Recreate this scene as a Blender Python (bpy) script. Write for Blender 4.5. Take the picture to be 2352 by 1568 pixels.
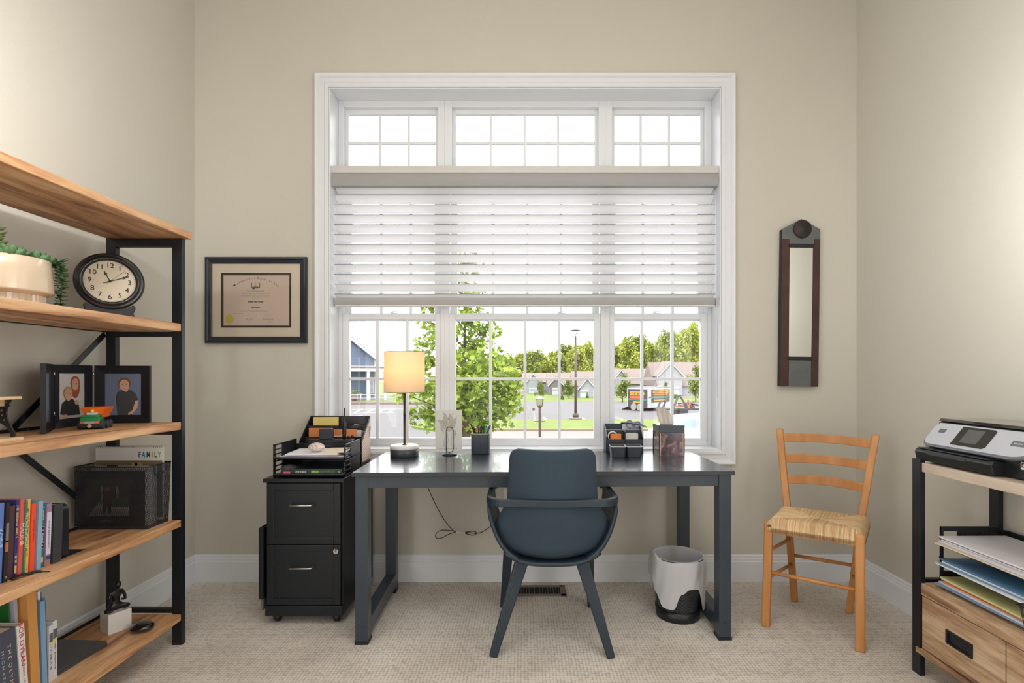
import bpy, bmesh, math, random
from mathutils import Vector, Matrix
R = math.radians
for o in list(bpy.data.objects): bpy.data.objects.remove(o, do_unlink=True)
SC = bpy.context.scene
COL = SC.collection

# ------------------------------------------------------------ camera
cd = bpy.data.cameras.new('camera'); cam = bpy.data.objects.new('camera', cd); COL.objects.link(cam)
cd.sensor_width = 36.0; cd.lens = 18.0; cd.clip_start = 0.05; cd.clip_end = 600
cd.shift_x = -29/2352; cd.shift_y = 78/2352
cam.location = (0, 0, 1.17); cam.rotation_euler = (R(90), 0, 0)
SC.camera = cam
# ------------------------------------------------------------ world, sun, room light, exposure
SC.view_settings.view_transform = 'Standard'
try: SC.view_settings.look = 'None'
except Exception: pass
SC.view_settings.gamma = 1.0; SC.view_settings.use_curve_mapping = False
SC.view_settings.exposure = 0.10
W = bpy.data.worlds.new('sky'); SC.world = W; W.use_nodes = True
bg = W.node_tree.nodes['Background']; bg.inputs[0].default_value = (0.96, 0.98, 1.0, 1); bg.inputs[1].default_value = 4.6
sl = bpy.data.lights.new('sun', 'SUN'); sl.energy = 1.5; sl.angle = R(4); sl.color = (1, .95, .85)
sun = bpy.data.objects.new('sun', sl); COL.objects.link(sun); sun.rotation_euler = (R(48), 0, R(-28))
def room_light(name, kind, energy, loc, rot=(0, 0, 0), col=(1, .985, .965), **k):
    l = bpy.data.lights.new(name, kind); l.energy = energy; l.color = col
    for q, v in k.items(): setattr(l, q, v)
    o = bpy.data.objects.new(name, l); COL.objects.link(o); o.location = loc; o.rotation_euler = rot
# ceiling lamp, then unseen fill lights added behind and beside the camera
room_light('ceiling_light', 'AREA', 28, (.05, .2, 3.53), shape='DISK', size=2.2)
room_light('rear_fill_light', 'AREA', 9, (0, -2.3, 1.25), (R(90), 0, 0), shape='RECTANGLE', size=3.2, size_y=2.4)  # added frontal fill; the wall behind it has no opening
room_light('side_fill_light', 'AREA', 38, (1.87, -.45, 1.35), (0, R(90), 0), shape='RECTANGLE', size=1.9, size_y=1.7)  # added pair of side fills, each brightening the opposite wall
room_light('side_fill_light', 'AREA', 38, (-1.86, -.45, 1.35), (0, R(-90), 0), shape='RECTANGLE', size=1.9, size_y=1.7)
aim = lambda v: Vector(v).to_track_quat('-Z', 'Y').to_euler()
room_light('wall_fill_spot', 'SPOT', 64, (1.35, 1.18, 1.78), aim((1, .4, .08)), shadow_soft_size=.06, spot_size=R(140), spot_blend=1)  # added spots out of view that brighten the two side walls
room_light('wall_fill_spot', 'SPOT', 64, (-1.24, 1.02, 2.08), aim((-1, .45, .0)), shadow_soft_size=.06, spot_size=R(140), spot_blend=1)

# ------------------------------------------------------------ helpers
def lin(c):
    r = []
    for v in c[:3]:
        v = v/255.0
        r.append(v/12.92 if v <= .04045 else ((v+.055)/1.055)**2.4)
    return (r[0], r[1], r[2], 1)
MATS = {}
def nodes(name):
    m = bpy.data.materials.new(name); m.use_nodes = True
    return m, m.node_tree, m.node_tree.nodes, m.node_tree.links, m.node_tree.nodes['Principled BSDF']
def texco(nt, scale=(1, 1, 1), rot=(0, 0, 0)):
    tc = nt.nodes.new('ShaderNodeTexCoord'); mp = nt.nodes.new('ShaderNodeMapping')
    mp.inputs['Scale'].default_value = scale; mp.inputs['Rotation'].default_value = rot
    nt.links.new(tc.outputs['Object'], mp.inputs[0]); return mp.outputs[0]
def M(name, col=(128, 128, 128), rough=.5, metal=0, var=.06, vscale=8, bump=0, bscale=60, emit=None, estr=0, spec=.5, coat=0):
    """plain procedural material: colour with a little noise variation and optional bump"""
    if name in MATS: return MATS[name]
    m, nt, N, L, b = nodes(name)
    b.inputs['Roughness'].default_value = rough; b.inputs['Metallic'].default_value = metal
    b.inputs['Specular IOR Level'].default_value = spec; b.inputs['Coat Weight'].default_value = coat
    c = lin(col); v = texco(nt)
    no = N.new('ShaderNodeTexNoise'); no.inputs['Scale'].default_value = vscale; no.inputs['Detail'].default_value = 4
    L.new(v, no.inputs['Vector'])
    mx = N.new('ShaderNodeMix'); mx.data_type = 'RGBA'; L.new(no.outputs['Fac'], mx.inputs['Factor'])
    mx.inputs['A'].default_value = tuple(x*(1-var) for x in c[:3])+(1,); mx.inputs['B'].default_value = tuple(min(1, x*(1+var)) for x in c[:3])+(1,)
    L.new(mx.outputs['Result'], b.inputs['Base Color'])
    if bump:
        n2 = N.new('ShaderNodeTexNoise'); n2.inputs['Scale'].default_value = bscale; n2.inputs['Detail'].default_value = 3; L.new(v, n2.inputs['Vector'])
        bp = N.new('ShaderNodeBump'); bp.inputs['Strength'].default_value = bump; bp.inputs['Distance'].default_value = .002
        L.new(n2.outputs['Fac'], bp.inputs['Height']); L.new(bp.outputs[0], b.inputs['Normal'])
    if emit:
        b.inputs['Emission Color'].default_value = lin(emit); b.inputs['Emission Strength'].default_value = estr
    MATS[name] = m; return m
def wood(name, stops, axis='Y', rough=.5, grain=3.0, fine=60, knots=True, dirt=.25):
    """streaky timber: noise stretched along one axis, board tone changes and a few knots"""
    m, nt, N, L, b = nodes(name); b.inputs['Roughness'].default_value = rough
    s = {'X': (.35, 1, 1), 'Y': (1, .1, 1), 'Z': (1, 1, .1)}[axis]; s = tuple(v*grain*4 for v in s)
    v = texco(nt, s)
    n1 = N.new('ShaderNodeTexNoise'); n1.inputs['Scale'].default_value = 1.6; n1.inputs['Detail'].default_value = 7; n1.inputs['Distortion'].default_value = .6
    L.new(v, n1.inputs['Vector'])
    n2 = N.new('ShaderNodeTexNoise'); n2.inputs['Scale'].default_value = 9; n2.inputs['Detail'].default_value = 5; L.new(v, n2.inputs['Vector'])
    ma = N.new('ShaderNodeMath'); ma.operation = 'MULTIPLY_ADD'; ma.inputs[1].default_value = dirt; L.new(n2.outputs['Fac'], ma.inputs[0]); L.new(n1.outputs['Fac'], ma.inputs[2])
    cr = N.new('ShaderNodeValToRGB'); e = cr.color_ramp.elements
    e[0].position = .38+dirt/2-.06; e[0].color = lin(stops[0]); e[1].position = .68+dirt/2; e[1].color = lin(stops[-1])
    for i, c in enumerate(stops[1:-1]):
        x = e.new(.32+dirt/2+(.36)*(i+1)/(len(stops)-1)); x.color = lin(c)
    L.new(ma.outputs[0], cr.inputs[0]); out = cr.outputs[0]
    if knots:
        v3 = texco(nt, {'X': (2.2, 7, 7), 'Y': (7, 2.2, 7), 'Z': (7, 7, 2.2)}[axis])
        vo = N.new('ShaderNodeTexVoronoi'); vo.inputs['Scale'].default_value = 1.3; L.new(v3, vo.inputs['Vector'])
        k = N.new('ShaderNodeMapRange'); k.inputs['From Min'].default_value = .06; k.inputs['From Max'].default_value = .19; L.new(vo.outputs['Distance'], k.inputs['Value'])
        k.inputs['To Min'].default_value = .3; k.inputs['To Max'].default_value = 1
        mx = N.new('ShaderNodeMix'); mx.data_type = 'RGBA'; L.new(k.outputs[0], mx.inputs['Factor'])
        mx.inputs['A'].default_value = lin(tuple(c*.55 for c in stops[0])); L.new(out, mx.inputs['B']); out = mx.outputs['Result']
    L.new(out, b.inputs['Base Color'])
    bp = N.new('ShaderNodeBump'); bp.inputs['Strength'].default_value = .15; bp.inputs['Distance'].default_value = .001
    L.new(n2.outputs['Fac'], bp.inputs['Height']); L.new(bp.outputs[0], b.inputs['Normal'])
    MATS[name] = m; return m
def glassy(name, tint=(255, 255, 255), refl=.06, rough=.0):
    m, nt, N, L, b = nodes(name); N.remove(b)
    t = N.new('ShaderNodeBsdfTransparent'); t.inputs[0].default_value = lin(tint)
    g = N.new('ShaderNodeBsdfGlossy'); g.inputs['Roughness'].default_value = rough
    fr = N.new('ShaderNodeFresnel'); fr.inputs[0].default_value = 1.25
    x = N.new('ShaderNodeMixShader'); L.new(fr.outputs[0], x.inputs[0]); L.new(t.outputs[0], x.inputs[1]); L.new(g.outputs[0], x.inputs[2])
    L.new(x.outputs[0], N['Material Output'].inputs[0]); MATS[name] = m; return m
def sheer(name, col, transp, transl=.6):
    """thin cloth: part clear, part translucent, part diffuse"""
    m, nt, N, L, b = nodes(name); N.remove(b)
    t = N.new('ShaderNodeBsdfTransparent')
    d = N.new('ShaderNodeBsdfDiffuse'); d.inputs[0].default_value = lin(col)
    s = N.new('ShaderNodeBsdfTranslucent'); s.inputs[0].default_value = lin(col)
    x = N.new('ShaderNodeMixShader'); x.inputs[0].default_value = transl; L.new(d.outputs[0], x.inputs[1]); L.new(s.outputs[0], x.inputs[2])
    y = N.new('ShaderNodeMixShader'); y.inputs[0].default_value = transp; L.new(x.outputs[0], y.inputs[1]); L.new(t.outputs[0], y.inputs[2])
    L.new(y.outputs[0], N['Material Output'].inputs[0]); MATS[name] = m; return m
def meshmat(name, col, scale=260, duty=.45):
    """expanded metal mesh: real holes cut by a procedural lattice"""
    m, nt, N, L, b = nodes(name); b.inputs['Base Color'].default_value = lin(col); b.inputs['Roughness'].default_value = .35; b.inputs['Metallic'].default_value = .6
    v = texco(nt, (1, 1, 1), (0.6, 0.5, .78)); vo = N.new('ShaderNodeTexVoronoi'); vo.feature = 'DISTANCE_TO_EDGE'; vo.inputs['Scale'].default_value = scale; vo.inputs['Randomness'].default_value = 0
    L.new(v, vo.inputs['Vector'])
    c = N.new('ShaderNodeMath'); c.operation = 'GREATER_THAN'; c.inputs[1].default_value = duty*.5; L.new(vo.outputs['Distance'], c.inputs[0])
    t = N.new('ShaderNodeBsdfTransparent'); x = N.new('ShaderNodeMixShader')
    L.new(c.outputs[0], x.inputs[0]); L.new(b.outputs[0], x.inputs[1]); L.new(t.outputs[0], x.inputs[2]); L.new(x.outputs[0], N['Material Output'].inputs[0])
    MATS[name] = m; return m

ROOT = {}
def tag(o, label=None, cat=None, group=None, kind=None):
    if label: o['label'] = label
    if cat: o['category'] = cat
    if group: o['group'] = group
    if kind: o['kind'] = kind
    return o
def thing(name, label, cat, loc=(0, 0, 0), rot=(0, 0, 0), group=None):
    o = bpy.data.objects.new(name, None); COL.objects.link(o); o.empty_display_size = .05
    if not hasattr(rot, '__len__'): rot = (0, 0, rot)
    o.location = loc; o.rotation_euler = rot
    from mathutils import Euler
    ROOT[o.name] = Matrix.Translation(Vector(loc)) @ Euler(rot).to_matrix().to_4x4()
    return tag(o, label, cat, group)
def structroot(name):
    o = bpy.data.objects.new(name, None); COL.objects.link(o); o['kind'] = 'structure'; ROOT[o.name] = Matrix.Identity(4); return o
class MB:
    def __init__(s): s.v = []; s.f = []; s.m = []; s.sm = []
    def add(s, vs, fs, mi=0, smooth=False):
        k = len(s.v); s.v += [Vector(v) for v in vs]
        for f in fs: s.f.append([k+i for i in f]); s.m.append(mi); s.sm.append(smooth)
    def box(s, x0, x1, y0, y1, z0, z1, mi=0):
        s.add([(x0, y0, z0), (x1, y0, z0), (x1, y1, z0), (x0, y1, z0), (x0, y0, z1), (x1, y0, z1), (x1, y1, z1), (x0, y1, z1)],
              [(0, 3, 2, 1), (4, 5, 6, 7), (0, 1, 5, 4), (1, 2, 6, 5), (2, 3, 7, 6), (3, 0, 4, 7)], mi); return s
    def obox(s, O, U, V, Wd, mi=0):
        O, U, V, Wd = map(Vector, (O, U, V, Wd))
        s.add([O, O+U, O+U+V, O+V, O+Wd, O+U+Wd, O+U+V+Wd, O+V+Wd], [(0, 3, 2, 1), (4, 5, 6, 7), (0, 1, 5, 4), (1, 2, 6, 5), (2, 3, 7, 6), (3, 0, 4, 7)], mi); return s
    def bar(s, p0, p1, w, d, up=(0, 0, 1), mi=0, w1=None, d1=None):
        p0, p1 = Vector(p0), Vector(p1); t = (p1-p0).normalized(); a = t.cross(Vector(up))
        if a.length < 1e-4: a = t.cross(Vector((1, 0, 0)))
        a.normalize(); b = a.cross(t); w1 = w if w1 is None else w1; d1 = d if d1 is None else d1
        vs = []
        for p, ww, dd in ((p0, w, d), (p1, w1, d1)):
            for i, j in ((-1, -1), (1, -1), (1, 1), (-1, 1)): vs.append(p+a*i*ww/2+b*j*dd/2)
        s.add(vs, [(0, 1, 2, 3), (7, 6, 5, 4), (0, 4, 5, 1), (1, 5, 6, 2), (2, 6, 7, 3), (3, 7, 4, 0)], mi); return s
    def tube(s, pts, r, seg=8, closed=False, mi=0, flat=1.0, up=(0, 0, 1)):
        pts = [Vector(p) for p in pts]; n = len(pts); rings = []
        rr = r if hasattr(r, '__len__') else [r]*n
        for i, p in enumerate(pts):
            a = pts[(i-1) % n] if (closed or i > 0) else p; b = pts[(i+1) % n] if (closed or i < n-1) else p
            t = (b-a).normalized(); u = t.cross(Vector(up))
            if u.length < 1e-3: u = t.cross(Vector((.3, 1, .2)))
            u.normalize(); w = u.cross(t)
            rings.append([p+u*math.cos(2*math.pi*k/seg)*rr[i]*flat+w*math.sin(2*math.pi*k/seg)*rr[i] for k in range(seg)])
        k0 = len(s.v); vs = [v for q in rings for v in q]; fs = []
        for i in range(n if closed else n-1):
            j = (i+1) % n
            for k in range(seg): fs.append((i*seg+k, i*seg+(k+1) % seg, j*seg+(k+1) % seg, j*seg+k))
        if not closed: fs.append(tuple(range(seg))[::-1]); fs.append(tuple((n-1)*seg+k for k in range(seg)))
        s.add(vs, fs, mi, True); return s
    def lathe(s, prof, c=(0, 0, 0), seg=32, mi=0, cap=True, smooth=True, axis='Z', sx=1, sy=1):
        vs = []; n = len(prof)
        for r, z in prof:
            for k in range(seg):
                a = 2*math.pi*k/seg; x, y = r*math.cos(a)*sx, r*math.sin(a)*sy
                p = {'Z': (x, y, z), 'Y': (x, z, y), 'X': (z, x, y)}[axis]; vs.append((c[0]+p[0], c[1]+p[1], c[2]+p[2]))
        fs = [(i*seg+k, i*seg+(k+1) % seg, (i+1)*seg+(k+1) % seg, (i+1)*seg+k) for i in range(n-1) for k in range(seg)]
        s.add(vs, fs, mi, smooth)
        if cap:
            k0 = len(s.v)-len(vs); s.f.append([k0+k for k in range(seg)][::-1]); s.m.append(mi); s.sm.append(False)
            s.f.append([k0+(n-1)*seg+k for k in range(seg)]); s.m.append(mi); s.sm.append(False)
        return s
    def plate(s, poly, O, U, V, t, mi=0):
        O, U, V = Vector(O), Vector(U), Vector(V); Nn = U.cross(V).normalized()*t; n = len(poly)
        vs = [O+U*a+V*b for a, b in poly]+[O+U*a+V*b+Nn for a, b in poly]
        s.add(vs, [tuple(range(n))[::-1], tuple(range(n, 2*n))]+[(i, (i+1) % n, n+(i+1) % n, n+i) for i in range(n)], mi); return s
    def grid(s, fn, nu, nv, mi=0, smooth=True, wrap=False):
        vs = [fn(i/nu, j/nv) for j in range(nv+1) for i in range(nu+1)]
        s.add(vs, [(j*(nu+1)+i, j*(nu+1)+i+1, (j+1)*(nu+1)+i+1, (j+1)*(nu+1)+i) for j in range(nv) for i in range(nu)], mi, smooth); return s
    def ball(s, c, r, mi=0, seg=16, rings=10, sc=(1, 1, 1)):
        c = Vector(c); k = len(s.v)
        prof = [(max(1e-5, r*math.sin(math.pi*i/rings)), -r*math.cos(math.pi*i/rings)) for i in range(rings+1)]
        vs = []; n = len(prof)
        for rr, z in prof:
            for q in range(seg):
                a = 2*math.pi*q/seg; vs.append(c+Vector((rr*math.cos(a)*sc[0], rr*math.sin(a)*sc[1], z*sc[2])))
        s.add(vs, [(i*seg+q, i*seg+(q+1) % seg, (i+1)*seg+(q+1) % seg, (i+1)*seg+q) for i in range(n-1) for q in range(seg)], mi, True); return s
    def text(s, txt, size, Mx, mi=0, align='CENTER', ext=0.0, sx=1.0, bold=0):
        cu = bpy.data.curves.new('t', 'FONT'); cu.body = txt; cu.size = size; cu.align_x = align; cu.align_y = 'CENTER'; cu.extrude = ext; cu.resolution_u = 3; cu.offset = bold
        ob = bpy.data.objects.new('t', cu); COL.objects.link(ob); bpy.context.view_layer.update()
        me = bpy.data.meshes.new_from_object(ob.evaluated_get(bpy.context.evaluated_depsgraph_get()))
        S = Matrix.Diagonal((sx, 1, 1, 1))
        s.add([Mx @ S @ v.co for v in me.vertices], [tuple(p.vertices) for p in me.polygons], mi)
        bpy.data.objects.remove(ob); bpy.data.curves.remove(cu); bpy.data.meshes.remove(me); return s
    def marks(s, ln, h, Mx, mi=0, seed=1, gap=.25, dens=.62):
        """a line of lettering too small to read in the photograph: short strokes of uneven width"""
        rn = random.Random(seed); x = -ln/2; step = h*dens
        while x < ln/2-step*.5:
            w_ = step*rn.uniform(.6, 1.0); 
            if rn.random() > .12:
                y0 = -h/2; y1 = h/2*rn.uniform(.55, 1); t_ = min(w_*.32, h*.2)
                for q in ([(x, y0, x+t_, y1), (x, y1-t_, x+w_*.8, y1)] if rn.random() < .5 else [(x, y0, x+t_, y1), (x+w_*.8-t_, y0, x+w_*.8, y1), (x, -t_/2, x+w_*.8, t_/2)]):
                    s.add([Mx @ Vector(p) for p in ((q[0], q[1], 0), (q[2], q[1], 0), (q[2], q[3], 0), (q[0], q[3], 0))], [(0, 1, 2, 3)], mi)
            x += w_
        return s
    def merge(s, o):
        k = len(s.v); s.v += o.v; s.f += [[i+k for i in f] for f in o.f]; s.m += o.m; s.sm += o.sm; return s
    def xf(s, Mx, k=0):
        for i in range(k, len(s.v)): s.v[i] = Mx @ s.v[i]
        return s
    def build(s, name, mats, parent=None, bevel=0, origin=None, solid=0, subsurf=0, smooth=None, local=False, weld=False):
        if not isinstance(mats, (list, tuple)): mats = [mats]
        if parent is not None: Mi = Matrix.Identity(4) if local else ROOT[parent.name].inverted()
        else:
            if origin is None:
                xs = [v.x for v in s.v]; ys = [v.y for v in s.v]; zs = [v.z for v in s.v]; origin = ((min(xs)+max(xs))/2, (min(ys)+max(ys))/2, min(zs))
            Mi = Matrix.Translation(-Vector(origin))
        me = bpy.data.meshes.new(name); me.from_pydata([tuple(Mi @ v) for v in s.v], [], s.f)
        for m in mats: me.materials.append(m)
        me.polygons.foreach_set('material_index', s.m)
        me.polygons.foreach_set('use_smooth', [bool(x) if smooth is None else smooth for x in s.sm]); me.update()
        if weld:
            b = bmesh.new(); b.from_mesh(me); bmesh.ops.remove_doubles(b, verts=b.verts, dist=1e-5); b.to_mesh(me); b.free()
        o = bpy.data.objects.new(name, me); COL.objects.link(o)
        if parent is not None: o.parent = parent; ROOT[o.name] = ROOT[parent.name]
        else: o.location = origin; ROOT[o.name] = Matrix.Translation(Vector(origin))
        if solid: q = o.modifiers.new('s', 'SOLIDIFY'); q.thickness = solid; q.offset = 0
        if bevel: q = o.modifiers.new('b', 'BEVEL'); q.width = bevel; q.segments = 2; q.limit_method = 'ANGLE'; q.angle_limit = R(40); q.harden_normals = False
        if subsurf: q = o.modifiers.new('u', 'SUBSURF'); q.levels = subsurf; q.render_levels = subsurf
        return o
def frame_M(O, U, V):
    U = Vector(U).normalized(); V = Vector(V).normalized(); Nn = U.cross(V)
    m = Matrix.Identity(4)
    for i in range(3): m[i][0] = U[i]; m[i][1] = V[i]; m[i][2] = Nn[i]; m[i][3] = O[i]
    return m
def ell(cx, cy, rx, ry, n=24, a0=0, a1=360): return [(cx+rx*math.cos(R(a0+(a1-a0)*i/n)), cy+ry*math.sin(R(a0+(a1-a0)*i/n))) for i in range(n)]
def rrect(x0, x1, y0, y1, r, n=4):
    p = []
    for cx, cy, a in ((x1-r, y1-r, 0), (x0+r, y1-r, 90), (x0+r, y0+r, 180), (x1-r, y0+r, 270)):
        p += [(cx+r*math.cos(R(a+90*i/n)), cy+r*math.sin(R(a+90*i/n))) for i in range(n+1)]
    return p
F = 1176.0
def X(px, Y): return (px-1205)*Y/F
def Z(py, Y): return 1.17-(py-862)*Y/F
rnd = random.Random(7)
# ------------------------------------------------------------ materials
WALL = M('wall_paint', (203, 199, 188), .75, var=.02, vscale=3, bump=.25, bscale=220)
CEIL = M('ceiling_paint', (235, 232, 226), .8, var=.02)
WHITE = M('white_trim', (226, 229, 234), .38, var=.015)
VINYL = M('white_vinyl', (228, 231, 236), .35, var=.01)
BLACKM = M('black_metal', (18, 22, 29), .42, var=.1)
GLASS = glassy('window_glass')
CHROME = M('brushed_chrome', (200, 198, 194), .28, 1.0, var=.03)
GREYCAS = M('blind_cassette', (160, 160, 161), .5, var=.02)
PAPER = M('white_paper', (226, 226, 230), .7, var=.03, vscale=20)
CREAM = M('cream_paper', (222, 208, 182), .7, var=.03)
def carpet():
    m, nt, N, L, b = nodes('loop_carpet'); b.inputs['Roughness'].default_value = .95; b.inputs['Specular IOR Level'].default_value = .1
    v = texco(nt)
    n1 = N.new('ShaderNodeTexNoise'); n1.inputs['Scale'].default_value = 3; n1.inputs['Detail'].default_value = 6; L.new(v, n1.inputs['Vector'])
    n2 = N.new('ShaderNodeTexNoise'); n2.inputs['Scale'].default_value = 260; n2.inputs['Detail'].default_value = 2; L.new(v, n2.inputs['Vector'])
    vo = N.new('ShaderNodeTexVoronoi'); vo.inputs['Scale'].default_value = 72; vo.inputs['Randomness'].default_value = .25; L.new(v, vo.inputs['Vector'])
    cr = N.new('ShaderNodeValToRGB'); e = cr.color_ramp.elements; e[0].position = .3; e[0].color = lin((208, 199, 188)); e[1].position = .7; e[1].color = lin((234, 226, 216)); L.new(n1.outputs['Fac'], cr.inputs[0])
    k = N.new('ShaderNodeMapRange'); k.inputs['From Min'].default_value = .56; k.inputs['From Max'].default_value = .74; k.inputs['To Min'].default_value = 1; k.inputs['To Max'].default_value = .66; L.new(vo.outputs['Distance'], k.inputs['Value'])
    k2 = N.new('ShaderNodeMapRange'); k2.inputs['From Min'].default_value = .3; k2.inputs['From Max'].default_value = .6; k2.inputs['To Min'].default_value = .92; k2.inputs['To Max'].default_value = 1; L.new(n2.outputs['Fac'], k2.inputs['Value'])
    mu = N.new('ShaderNodeMath'); mu.operation = 'MULTIPLY'; L.new(k.outputs[0], mu.inputs[0]); L.new(k2.outputs[0], mu.inputs[1])
    mx = N.new('ShaderNodeMix'); mx.data_type = 'RGBA'; mx.blend_type = 'MULTIPLY'; mx.inputs['Factor'].default_value = 1
    L.new(cr.outputs[0], mx.inputs['A']); L.new(mu.outputs[0], mx.inputs['B']); L.new(mx.outputs['Result'], b.inputs['Base Color'])
    bp = N.new('ShaderNodeBump'); bp.inputs['Strength'].default_value = .35; bp.inputs['Distance'].default_value = .003; L.new(mu.outputs[0], bp.inputs['Height']); L.new(bp.outputs[0], b.inputs['Normal'])
    return m
CARPET = carpet()
# ------------------------------------------------------------ room shell
YB = 2.92; XL = -1.883; XR = 1.893; ZT = 3.6; YF = -2.4
OX0, OX1, OZ0, OZ1 = -1.112, 1.117, .742, 2.806     # window opening
def struct(name, mb, m, **k):
    o = mb.build(name, m, **k); o['kind'] = 'structure'; return o
w = MB()
w.box(XL-.15, OX0, YB, YB+.16, -.3, ZT); w.box(OX1, XR+.15, YB, YB+.16, -.3, ZT); w.box(OX0, OX1, YB, YB+.16, -.3, OZ0); w.box(OX0, OX1, YB, YB+.16, OZ1, ZT)
struct('wall_back', w, WALL)
struct('wall_left', MB().box(XL-.15, XL, YF, YB, -.3, ZT), WALL)
struct('wall_right', MB().box(XR, XR+.15, YF, YB, -.3, ZT), WALL)
struct('wall_front', MB().box(XL-.15, XR+.15, YF-.15, YF, -.3, ZT), WALL)
struct('ceiling', MB().box(XL-.3, XR+.3, YF-.15, YB+.6, ZT, ZT+.15), CEIL)
struct('floor', MB().box(XL-.15, XR+.15, YF-.15, YB+.16, -.3, 0), CARPET)
# ceiling lamp body; the added fill behind the camera has no body
t = thing('flush_ceiling_lamp', 'round ceiling light with white rim above the middle of the room', 'lamp', (.05, .2, ZT))
MB().lathe([(1.12, ZT), (1.15, ZT-.02), (1.15, ZT-.07), (1.13, ZT-.08), (1.12, ZT-.02)], (.05, .2, 0), 64, cap=False).build('rim', WHITE, t)
for lx, ly, lz in ((1.35, 1.18, 1.78), (-1.24, 1.02, 2.08)):  # lamp bodies added out of view to house the wall spots
    t = thing('added_floor_lamp', 'added unseen slim floor lamp with pale glass shade %s' % ('at the near end of the console table' if lx > 0 else 'at the near end of the bookcase'), 'floor lamp', (lx, ly, 0))
    MB().lathe([(.13, 0), (.13, .015), (.02, .03)], (lx, ly, 0), 32).build('base', BLACKM, t)
    MB().lathe([(.010, .02), (.010, lz-.16)], (lx, ly, 0), 12).build('pole', BLACKM, t)
    MB().lathe([(.115, lz-.11), (.105, lz+.11)], (lx, ly, 0), 32, cap=False).build('lamp_shade', sheer('glass_shade', (248, 248, 248), .75, .7), t)
for x_, nm in ((XR, 'window_4'), (XL, 'window_5')):  # empty frames on solid wall, added around the side fill lights
    w4 = MB(); s_ = -1 if x_ > 0 else 1
    for (a_, b_, c_, d_) in ((-1.38, -1.30, .32, 2.38), (.40, .48, .32, 2.38), (-1.30, .40, .32, .40), (-1.30, .40, 2.30, 2.38)): w4.box(min(x_, x_+s_*.022), max(x_, x_+s_*.022), a_, b_, c_, d_)
    struct(nm, w4, WHITE)
# baseboards: stepped profile
def baseboard(name, p0, p1, nrm):
    p0 = Vector(p0); p1 = Vector(p1); n = Vector(nrm)
    prof = [(0, 0), (.017, 0), (.017, .112), (.012, .118), (.012, .128), (.009, .133), (.009, .143), (.004, .15), (0, .15)]
    mb = MB(); k = len(prof)
    vs = [p0+n*a+Vector((0, 0, b)) for a, b in prof]+[p1+n*a+Vector((0, 0, b)) for a, b in prof]
    mb.add(vs, [tuple(range(k)), tuple(range(k, 2*k))[::-1]]+[(i, k+i, k+(i+1) % k, (i+1) % k) for i in range(k)])
    struct(name, mb, WHITE)
baseboard('baseboard_back', (XL, YB, 0), (XR, YB, 0), (0, -1, 0))
baseboard('baseboard_left', (XL, YF, 0), (XL, YB, 0), (1, 0, 0))
baseboard('baseboard_right', (XR, YF, 0), (XR, YB, 0), (-1, 0, 0))
# casing: mitred moulding profile swept round the opening
def casing():
    prof = [(0, 0), (0, .016), (.006, .02), (.02, .02), (.026, .016), (.052, .014), (.058, .022), (.064, .026), (.073, .028), (.077, .026), (.077, 0)]   # distance from opening, projection
    mb = MB(); n = len(prof); x0, x1, z0, z1 = OX0, OX1, OZ0+.002, OZ1
    cs = [(x0, z0, -1, -1), (x1, z0, 1, -1), (x1, z1, 1, 1), (x0, z1, -1, 1)]
    vs = [(x+sx*a, YB-b, z+sz*a) for x, z, sx, sz in cs for a, b in prof]
    mb.add(vs, [(i*n+k, i*n+(k+1) % n, ((i+1) % 4)*n+(k+1) % n, ((i+1) % 4)*n+k) for i in range(4) for k in range(n)])
    struct('trim_1', mb, WHITE)
    # jamb liner inside the opening
    j = MB(); t_ = .008
    j.box(OX0, OX0+t_, YB-.012, YB+.13, OZ0, OZ1); j.box(OX1-t_, OX1, YB-.012, YB+.13, OZ0, OZ1); j.box(OX0+t_, OX1-t_, YB-.012, YB+.13, OZ1-t_, OZ1); j.box(OX0+t_, OX1-t_, YB-.012, YB+.13, OZ0, OZ0+t_+.004)
    struct('trim_2', j, WHITE, bevel=.003)
casing()
# ------------------------------------------------------------ windows: three bays, transom over a double-hung pair
WY = 3.035
def wx(px): return X(px, WY)
def wz(py): return Z(py, WY)
def rectframe(mb, x0, x1, z0, z1, t, y0, y1, mi=0, tb=None, tt=None):
    tb = t if tb is None else tb; tt = t if tt is None else tt
    mb.box(x0, x0+t, y0, y1, z0, z1, mi); mb.box(x1-t, x1, y0, y1, z0, z1, mi); mb.box(x0+t, x1-t, y0, y1, z0, z0+tb, mi); mb.box(x0+t, x1-t, y0, y1, z1-tt, z1, mi)
bays = [(777, 1021, 789, 1006, (869, 935), (865, 934), 785, 1012, 903, (801, 999)),
        (1021, 1390, 1038, 1375, (1126, 1205, 1283), (1126, 1206, 1285), 1031, 1380, 1205, (1046, 1365)),
        (1390, 1634, 1406, 1620, (1475, 1541), (1476, 1546), 1400, 1626, 1510, (1412, 1611))]
ZS = wz(1022); ZH = wz(231); ZR0, ZR1 = wz(428), wz(400)
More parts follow.
